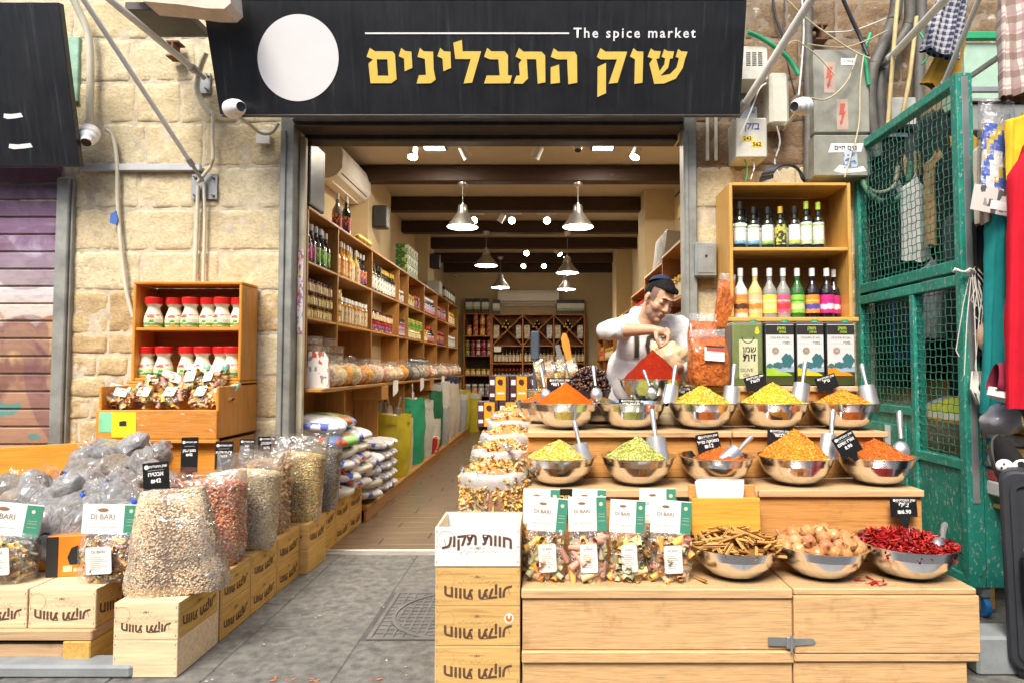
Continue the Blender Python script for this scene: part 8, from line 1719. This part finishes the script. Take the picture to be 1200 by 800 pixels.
# string tied round the near post
g = MB(); rs2 = random.Random(5)
for i in range(14):
    x0, z0 = rs2.uniform(-.05, .05), rs2.uniform(-.03, .03); L = rs2.uniform(.12, .55); sx = rs2.uniform(-.05, .09); g.tube([(x0*.3, -.03, z0), (x0+sx*.4, -.045, z0-L*.4), (x0+sx, -.03, -L), (x0+sx+rs2.uniform(-.03, .03), -.035, -L-.03)], .0028, 4)
g.tube([(-.05+.1*math.cos(a*.5)*0-.0+.05*math.cos(a*.52), -.035+.012*math.sin(a*.52), .01*math.sin(a*2)) for a in range(14)], .006, 5); thing('tied_string', 'frayed white string knotted round the near post of the green gate', 'string', (GX, G0, 1.66), data=g.mesh('tied_string', plain('white_string', (.74, .70, .62), .8)))
g = MB()
for i in range(9):
    a0 = rs2.uniform(-.02, .02); g.tube([(a0, -.03, .08), (-.03+a0, -.05, .0), (-.02+.012*i, -.055, -.07-.004*i), (.03+.01*i, -.05, -.05), (.02+a0, -.035, .04), (a0, -.03, .08)], .006, 5)
g.tube([(.02, -.035, .02), (.09, -.05, -.03), (.17, -.05, -.12), (.21, -.04, -.12), (.19, -.04, -.2)], .007, 5); thing('tied_string', 'looped white rope tied lower on the near post of the green gate', 'rope', (GX, G0, 1.10), data=g.mesh('tied_string', MATS['white_string']))
# ================================================================ clothes stall behind the gate
def garment(p, w, h, mat, label, rotz=0, seed=1, cat='clothes', name='hanging_garment', flare=.1, th=.05, shoulders=True, tilt=0, group=None):
    off = Vector((seed*1.7, seed, 0)); g = MB()
    def f(u, v):
        a = 2*PI*u; ca, sa = math.cos(a), math.sin(a); sh_ = (min(1, .25+v*6) if shoulders else 1); bw = w/2*sh_*(1+flare*v); fold = .35*math.sin(ca*9+seed)+.3*math.sin(ca*17+seed*2+v*2)
        k = mnoise.fractal(Vector((ca*1.6, v*3, seed))+off, 1, 2, 3)
        return (bw*math.copysign(abs(ca)**.8, ca)*(1+.05*k), th/2*sa*(1+.5*k)+th*.35*fold*min(1, v*3), -h*v+(.0 if not shoulders else -.05*abs(ca)*(1-min(1, v*6)))+.02*k*v)
    g.grid(48, 22, f, 0, True, True); return thing(name, label, cat, p, (0, tilt, rotz), group, data=g.mesh(name, mat))
def cloth(name, c, v=.15): return plain(name, c, .85, 0, v, 10, .3, 220, spec=.2)
def plaid(name, base, a_, b_, sc_=14):
    m, n, b, o = new_mat(name); v = coords(n, False); sp = N(n, 'ShaderNodeSeparateXYZ'); n.links.new(v, sp.inputs[0]); cols_ = base
    def band(src, k, th, ph=0):
        q = N(n, 'ShaderNodeMath', operation='MULTIPLY_ADD'); q.inputs[1].default_value = k; q.inputs[2].default_value = ph; n.links.new(src, q.inputs[0]); fr_ = N(n, 'ShaderNodeMath', operation='FRACT'); n.links.new(q.outputs[0], fr_.inputs[0]); lt = N(n, 'ShaderNodeMath', operation='LESS_THAN'); lt.inputs[1].default_value = th; n.links.new(fr_.outputs[0], lt.inputs[0]); mm = N(n, 'ShaderNodeMath', operation='MULTIPLY'); mm.inputs[1].default_value = .6; n.links.new(lt.outputs[0], mm.inputs[0]); return mm.outputs[0]
    c = base
    for src, k, th, ph, cc in ((0, sc_, .38, 0, a_), (2, sc_, .38, 0, a_), (0, sc_, .12, .5, b_), (2, sc_, .12, .5, b_)): c = mixc(n, band(sp.outputs[src], k, th, ph), c, cc)
    n.links.new(c, b.inputs['Base Color']); b.inputs['Roughness'].default_value = .85; return m
CL = [('black', (.012, .012, .014)), ('charcoal', (.04, .042, .05)), ('white', (.72, .70, .66)), ('tan', (.42, .25, .12)), ('mustard', (.42, .23, .03)), ('navy', (.02, .03, .09)), ('grey', (.22, .22, .24)), ('cream', (.62, .55, .42))]
for k_, (u, v, Y, w, h, c_) in enumerate(((1048, 140, 3.99, .34, 1.1, 0), (1090, 130, 3.98, .36, 1.1, 1), (1128, 165, 3.97, .4, 1.0, 0), (1050, 310, 3.99, .34, .8, 0), (1092, 300, 3.98, .36, .8, 0), (1140, 300, 3.95, .4, .8, 1), (1185, 190, 3.6, .5, 1.4, 0), (1240, 160, 3.2, .5, 1.5, 1))):
    garment((max(2.26, W(u, v, Y).x), Y, W(u, v, Y).z), w, h, cloth('cloth_'+CL[c_][0], CL[c_][1]), 'wide dark cloth at the back of the clothes stall, %s from the wall' % ORD[k_], .1*k_, 30+k_, group='dark cloths at the back of the clothes stall')
i = 0
for u, v, Y, w, h, c_, wd_ in ((1034, 222, 3.86, .16, .52, 0, 'black'), (1052, 212, 3.90, .14, .6, 6, 'grey'), (1070, 205, 3.82, .15, .55, 2, 'white'), (1084, 200, 3.88, .16, .75, 0, 'black'), (1098, 175, 3.72, .15, .60, 3, 'tan'), (1114, 170, 3.66, .17, .72, 0, 'black'), (1128, 150, 3.78, .20, .40, 4, 'mustard'), (1134, 168, 3.52, .12, .55, 2, 'white'), (1060, 262, 3.94, .2, .8, 0, 'black'), (1092, 262, 3.92, .2, .9, 1, 'charcoal'), (1124, 240, 3.6, .2, .75, 1, 'charcoal'), (1045, 300, 3.96, .2, .7, 5, 'navy'), (1076, 330, 3.96, .24, .6, 0, 'black'), (1110, 330, 3.85, .24, .55, 0, 'black'), (1062, 170, 3.98, .2, .4, 3, 'tan'), (1100, 128, 3.9, .25, .5, 0, 'black'), (1078, 148, 3.97, .2, .5, 1, 'charcoal'), (1140, 300, 3.5, .25, .8, 0, 'black'), (1095, 300, 3.7, .16, .5, 6, 'grey')):
    i += 1; x = max(2.2, W(u, v, Y).x); garment((x, Y, W(u, v, Y).z), w, h, cloth('cloth_'+wd_, CL[c_][1]), '%s garment hanging behind the gate mesh, %s counted from the wall' % (wd_, ORD[i-1]), .2*math.sin(i*2.0), i, group='clothes hanging behind the gate')
g = MB(); g.box(-.0, 1.9, -.012, .012, 2.70, 2.725); g.box(-.0, 1.9, .65, .674, 2.70, 2.725); [g.box(x, x+.02, -.4, .72, 2.68, 2.70) for x in (0.05, .9, 1.8)]; g.box(1.88, 1.9, -.4, -.38, 0, 2.7); g.box(1.88, 1.9, .70, .72, 0, 2.7); thing('clothes_rail', 'thin metal rail frame carrying the clothes behind the green gate', 'clothes rail', (2.12, 3.3, 0), data=g.mesh('clothes_rail', M_STEEL))
garment((2.16, 3.93, 1.2+(430-235)/183), .10, 1.0, cloth('cloth_black', CL[0][1]), 'black cloth strip hanging left of the gate by the rough stones', 0, 51)
# front of the clothes stall, right of the gate
garment(W(1174, 236, 2.86), .12, 1.0, cloth('teal_cloth', (.02, .30, .29)), 'teal cloth hanging right of the green gate', 0, 3, flare=.9, shoulders=False, th=.11); bpy.data.objects['hanging_garment'].name = 'hanging_garment'
garment(W(1216, 160, 2.62), .24, 1.16, cloth('red_cloth', (.62, .012, .03)), 'bright red cloth hanging at the right picture edge', 0, 4, flare=.35, shoulders=True, th=.13)
garment(W(1204, 128, 2.74), .20, .32, cloth('yellow_silk', (.75, .5, .03)), 'yellow cloth peeking above the red one', 0, 6, shoulders=True, th=.05)
garment(W(1194, -30, 2.75), .21, .58, plaid('plaid_cloth', (.62, .55, .48), (.18, .09, .07), (.4, .2, .25), 12), 'plaid shirt hanging at the top right corner', .1, 7, flare=.1, th=.08)
garment(W(1216, -30, 2.72), .12, .52, cloth('blue_denim', (.25, .33, .48)), 'pale denim garment beside the plaid shirt', .1, 8, th=.06)
garment(W(1120, -20, 3.3), .14, .42, plaid('navy_lace', (.03, .035, .09), (.5, .5, .5), (.02, .02, .05), 30), 'navy and white patterned cloth above the gate top', 0, 9, flare=.6, th=.05, shoulders=False, tilt=.25)
garment(W(1122, 40, 3.4), .1, .34, cloth('cloth_mustard', CL[4][1]), 'mustard cloth above the gate top', 0, 10, flare=1.2, th=.04, shoulders=False, tilt=.35)
t = thing('costume_bag', 'blue and white costume in a clear hanging bag right of the gate top', 'packed costume', W(1168, 150, 2.82)); 
g = MB(); g.grid(24, 16, lambda u, v: ((.062+.02*v)*math.cos(2*PI*u), .03*math.sin(2*PI*u), -.40*v+.06+.01*math.sin(u*14)), 0, True, True, lambda u, v: (2 if v < .12 else 1 if (math.sin(u*31+v*9) > .2 and v > .45) else 3 if math.sin(u*25+v*13) > .6 else 0)); link('costume', g.mesh('costume', cloth('royal_blue', (.03, .10, .55)), cloth('white_cloth', (.8, .8, .8)), M_FILMH, cloth('gold_cloth', (.7, .5, .03))), t)
g = MB(); g.grid(20, 8, lambda u, v: ((.078+.022*v)*math.cos(2*PI*u), .04*math.sin(2*PI*u), -.46*v+.13), 0, True, True); link('clear_bag', g.mesh('clear_bag', M_FILM), t); g = MB(); g.box(-.085, .10, -.048, -.044, -.42, -.30); link('card_label', g.mesh('card_label', lab('card_print', (.62, .62, .58), [(.3, .3, .3), (.1, .1, .1)], 50, .8)), t, (0, 0, 0), (0, .2, 0)); g = MB(); g.box(.0, .085, -.050, -.0485, -.40, -.36); link('barcode', g.mesh('barcode', M_PAPER), t, (0, 0, 0), (0, .2, 0))
garment(W(1152, 160, 2.88), .09, .42, cloth('cream_cloth', CL[7][1]), 'cream cloth beside the costume bag', 0, 12, th=.05); garment(W(1158, 235, 2.95), .16, .75, cloth('cloth_black', CL[0][1]), 'black cloth below the costume bag behind the teal one', 0, 13); garment(W(1172, 330, 3.0), .30, .6, cloth('cloth_black', CL[0][1]), 'black cloth low behind the teal one', 0, 14)
# shoes and shelf
cs = thing('shoe_shelf', 'crowded wooden shelf of shoes behind the gate and the suitcase', 'shelf', (2.13, 2.75, 0))
for z in (.55, .92): g = MB(); g.box(.01, 1.7, 0, 1.15, z-.02, z, 0, .004); link('shelf_board', g.mesh('shelf_board', M_CRATEY), cs)
for x in (.02, 1.6): g = MB(); g.box(x, x+.04, 1.05, 1.1, 0, .93, 0, .004); link('leg', g.mesh('leg', M_CRATEY), cs); g = MB(); g.box(x+.04, x+.08, .35, .40, 0, .53, 0, .004); link('leg', g.mesh('leg', M_CRATEY), cs)
def shoe_mesh(up, sole):
    g = MB()
    def f(u, v):
        a = 2*PI*u; x = -.13+.27*v; wd2 = .040*(1-.25*math.cos(v*PI*2)*.4)*(math.sin(PI*min(1, .08+v*.90))**.35 if v < .999 else .1); ht = .085*(1-v)**.7+.035; ca, sa = math.cos(a), math.sin(a)
        return (x, wd2*ca, .022+max(-.004, sa)*ht*(math.sin(PI*min(1, .1+v*.88))**.3))
    g.grid(22, 14, f, 0, True, True); k = len(g.f)
    def s2(u, v): a = 2*PI*u; return ((.142*math.cos(a)+.005), .046*math.sin(a)*(1+.12*math.cos(a)), .028*v)
    g.grid(22, 1, s2, 1, True, True); n0 = len(g.v); g.add([s2(i/22, 1) for i in range(22)]+[s2(i/22, 0) for i in range(22)], [tuple(range(22)), tuple(range(22, 44))[::-1]], 1)
    return g.mesh('shoe', up, sole)
for i_, (u, v, Y, z, c, l_, rz) in enumerate(((1104, 0, 3.45, .9205, (.72, .66, .05), 'yellow striped sneaker on the upper shoe shelf behind the mesh', .9), (1115, 0, 3.3, .9205, (.6, .68, .08), 'second yellow and blue sneaker on the upper shoe shelf', .8), (1098, 0, 3.3, .5505, (.62, .10, .05), 'red sneaker on the lower shoe shelf behind the mesh', .9), (1112, 0, 3.15, .5505, (.66, .2, .06), 'orange red sneaker nearer on the lower shoe shelf', .8), (1098, 0, 3.62, .9205, (.6, .6, .62), 'pale grey sneaker on the upper shoe shelf', .9), (1118, 0, 3.08, .9205, (.05, .1, .3), 'blue sneaker on the upper shoe shelf near the post', .8))):
    x = max(2.22, W(u, 400, Y).x); thing('sneaker', l_, 'shoe', (x+.06, Y, z+(.0 if i_ != 1 else 0)), (0, 0, PI-rz), scl=1.05, data=shoe_mesh(cloth('sneaker_%d' % i_, c), M_WHITE))
sm_ = shoe_mesh(cloth('maroon_canvas', (.26, .03, .06)), M_WHITE); thing('sneaker', 'large maroon canvas shoe with white sole under the teal cloth', 'shoe', W(1178, 470, 2.72)+Vector((.08, 0, -.02)), (0, .28, .15), scl=1.35, data=sm_)
sm_ = shoe_mesh(cloth('black_suede', (.014, .013, .014)), M_BLACK); t = thing('ballet_shoe', 'black shoe with a white polka dot bow standing above the suitcase', 'shoe', W(1180, 552, 2.60), (0, -.95, 1.35), scl=1.1); link('shoe_body', sm_, t)
t = thing('polka_bow', 'white bow with black dots pinned on the black shoe', 'bow', W(1187, 545, 2.50)); g = MB(); [g.ell((s_*.035, 0, 0), (.036, .014, .026), 12) for s_ in (-1, 1)]; g.ell((0, -.008, 0), (.012, .012, .014), 8); link('bow', g.mesh('bow', M_PAPER), t); g = MB(); [g.ell((x, -.013, z), (.005, .003, .005), 6) for x, z in ((-.045, .008), (-.03, -.008), (-.055, -.006), (.03, .008), (.048, -.004), (.036, -.012), (.056, .01))]; link('dots', g.mesh('dots', M_INKB), t)
g = MB(); g.grid(16, 12, lambda u, v: (lambda d, q: (d.x*.09*q, d.y*.06*q, d.z*.07*q))(Vector((math.sin(PI*v)*math.cos(2*PI*u), math.sin(PI*v)*math.sin(2*PI*u), -math.cos(PI*v))), 1+.3*mnoise.noise(Vector((math.cos(2*PI*u)*2, math.sin(2*PI*u)*2, v*5)))), 0, True, True); thing('grey_bundle', 'crumpled grey plastic bundle between the gate post and the maroon shoe', 'bundle', W(1174, 492, 2.80), data=g.mesh('grey_bundle', plain('grey_plastic_wrap', (.42, .42, .44), .3, coat=.5)))
for i_, (u, v, Y, w, h, c) in enumerate(((1172, 516, 2.82, .2, .05, (.5, .5, .5)), (1170, 530, 2.8, .2, .045, (.62, .4, .12)), (1160, 545, 2.8, .12, .06, (.7, .7, .68)), (1160, 562, 2.8, .12, .05, (.55, .1, .1)), (1160, 580, 2.8, .12, .07, (.72, .7, .66)))):
    g = MB(); g.box(-w/2, w/2, 0, .2, 0, h, 0, .008); p = W(u, v, Y); thing('shoe_box', '%s box in the stack between the gate and the suitcase, %s from the top' % (['grey', 'tan', 'white', 'red', 'pale'][i_], ORD[i_]), 'box', p+Vector((.17, 0, -.03)), data=g.mesh('shoe_box', cloth('box_%d' % i_, c)))
g = MB(); g.ell((0, 0, 0), (.05, .05, .075), 14); thing('doll_head', 'beige doll-like head hanging by the gate post under the costume bag', 'toy', W(1158, 395, 2.92), data=g.mesh('doll_head', plain('beige_vinyl', (.55, .35, .24), .5))); g = MB(); g.ell((0, .015, .02), (.056, .054, .07), 14); thing('dark_hood', 'dark hood behind the beige doll-like head', 'toy', W(1155, 385, 2.96), data=g.mesh('dark_hood', cloth('cloth_brown', (.08, .04, .03))))
# suitcase
M_SC = plain('suitcase_fabric', (.028, .030, .036), .5, 0, .1, 30, .4, 500)
sp_ = W(1160, 800, 2.32); t = thing('suitcase', 'dark upright suitcase with moulded handle cut by the right picture edge', 'suitcase', (1.785+.235*.8, 2.42-.235*.6, -.0), (0, -.02, -.64))
def rr2(x0, x1, z0, z1, r, k=6): return [(cx_+r*math.cos(a), cz_+r*math.sin(a)) for cx_, cz_, a0 in ((x1-r, z1-r, 0), (x0+r, z1-r, PI/2), (x0+r, z0+r, PI), (x1-r, z0+r, 3*PI/2)) for a in [a0+j*PI/2/k for j in range(k+1)]]
g = MB(); 
for i_, (d, ins) in enumerate(((0, .012), (.010, .003), (.022, 0), (.25, 0), (.262, .01))):
    pass
def ring(ins, y): return [(x, y, z) for x, z in rr2(-.235+ins, .235-ins, .04+ins, .805-ins, .05)]
LL = [(.012, .0), (.004, .007), (.0, .018), (.0, .25), (.01, .262)]; rings = [ring(a, b) for a, b in LL]; n_r = len(rings[0])
for j in range(len(rings)-1): g.add(rings[j]+rings[j+1], [(i, (i+1) % n_r, n_r+(i+1) % n_r, n_r+i) for i in range(n_r)], 0, True)
g.add(rings[0], [tuple(range(n_r))[::-1]]); g.add(rings[-1], [tuple(range(n_r))]); link('shell', g.mesh('shell', M_SC), t)
g = MB(); a_, b2_ = rr2(-.20, .20, .08, .765, .035), rr2(-.182, .182, .098, .747, .025); g.prism(a_, .012, None, 0, [b2_]); link('raised_border', g.mesh('raised_border', M_SC), t, (0, -.010, 0)); g = MB(); g.prism(rr2(-.15, .15, .14, .70, .03), .008); link('front_pocket', g.mesh('front_pocket', M_SC), t, (0, -.007, 0))
g = MB(); g.prism(rr2(-.185, -.145, .30, .48, .018), .01, None, 0, [rr2(-.176, -.154, .315, .465, .01)]); g.tube([(-.165, -.022, .30), (-.165, -.034, .34), (-.165, -.034, .44), (-.165, -.022, .48)], .010, 8); link('side_handle', g.mesh('side_handle', plain('handle_rubber', (.012, .012, .014), .35)), t, (.0, -.014, 0))
for x in (-.19, .19): g = MB(); g.tube([(x-.015, .05, .035), (x+.015, .05, .035)], .035, 14); link('wheel', g.mesh('wheel', M_BLACK), t)
for z in (.51, .27): g = MB(); g.ell((-.165, -.020, z), (.005, .004, .005), 8); link('rivet', g.mesh('rivet', M_CHROME), t)

# ---- litter on the paving
rl = random.Random(9); pp = [(rl.uniform(-1.35, 1.6), 2.36+rl.random()**1.5*1.6, .0022) for _ in range(170)]
link('litter', scatter('litter', pp, [(0, 0, 1)]*170, flake(.006, .004, .2), [plain('litter_tan', (.55, .4, .22), .8), plain('litter_dark', (.05, .045, .04), .9), plain('litter_pale', (.62, .6, .55), .8)], rl, (.3, 1.2), .2), None, kind='stuff')
pp = [(rl.uniform(-1.1, -.6), 2.42+rl.gauss(0, .008), .0022) for _ in range(12)]
link('paint_marks', scatter('paint_marks', pp, [(0, 0, 1)]*12, flake(.016, .004, .05), [plain('orange_paint_mark', (.8, .2, .03), .7)], rl, (.4, 1), 0), None, kind='stuff')
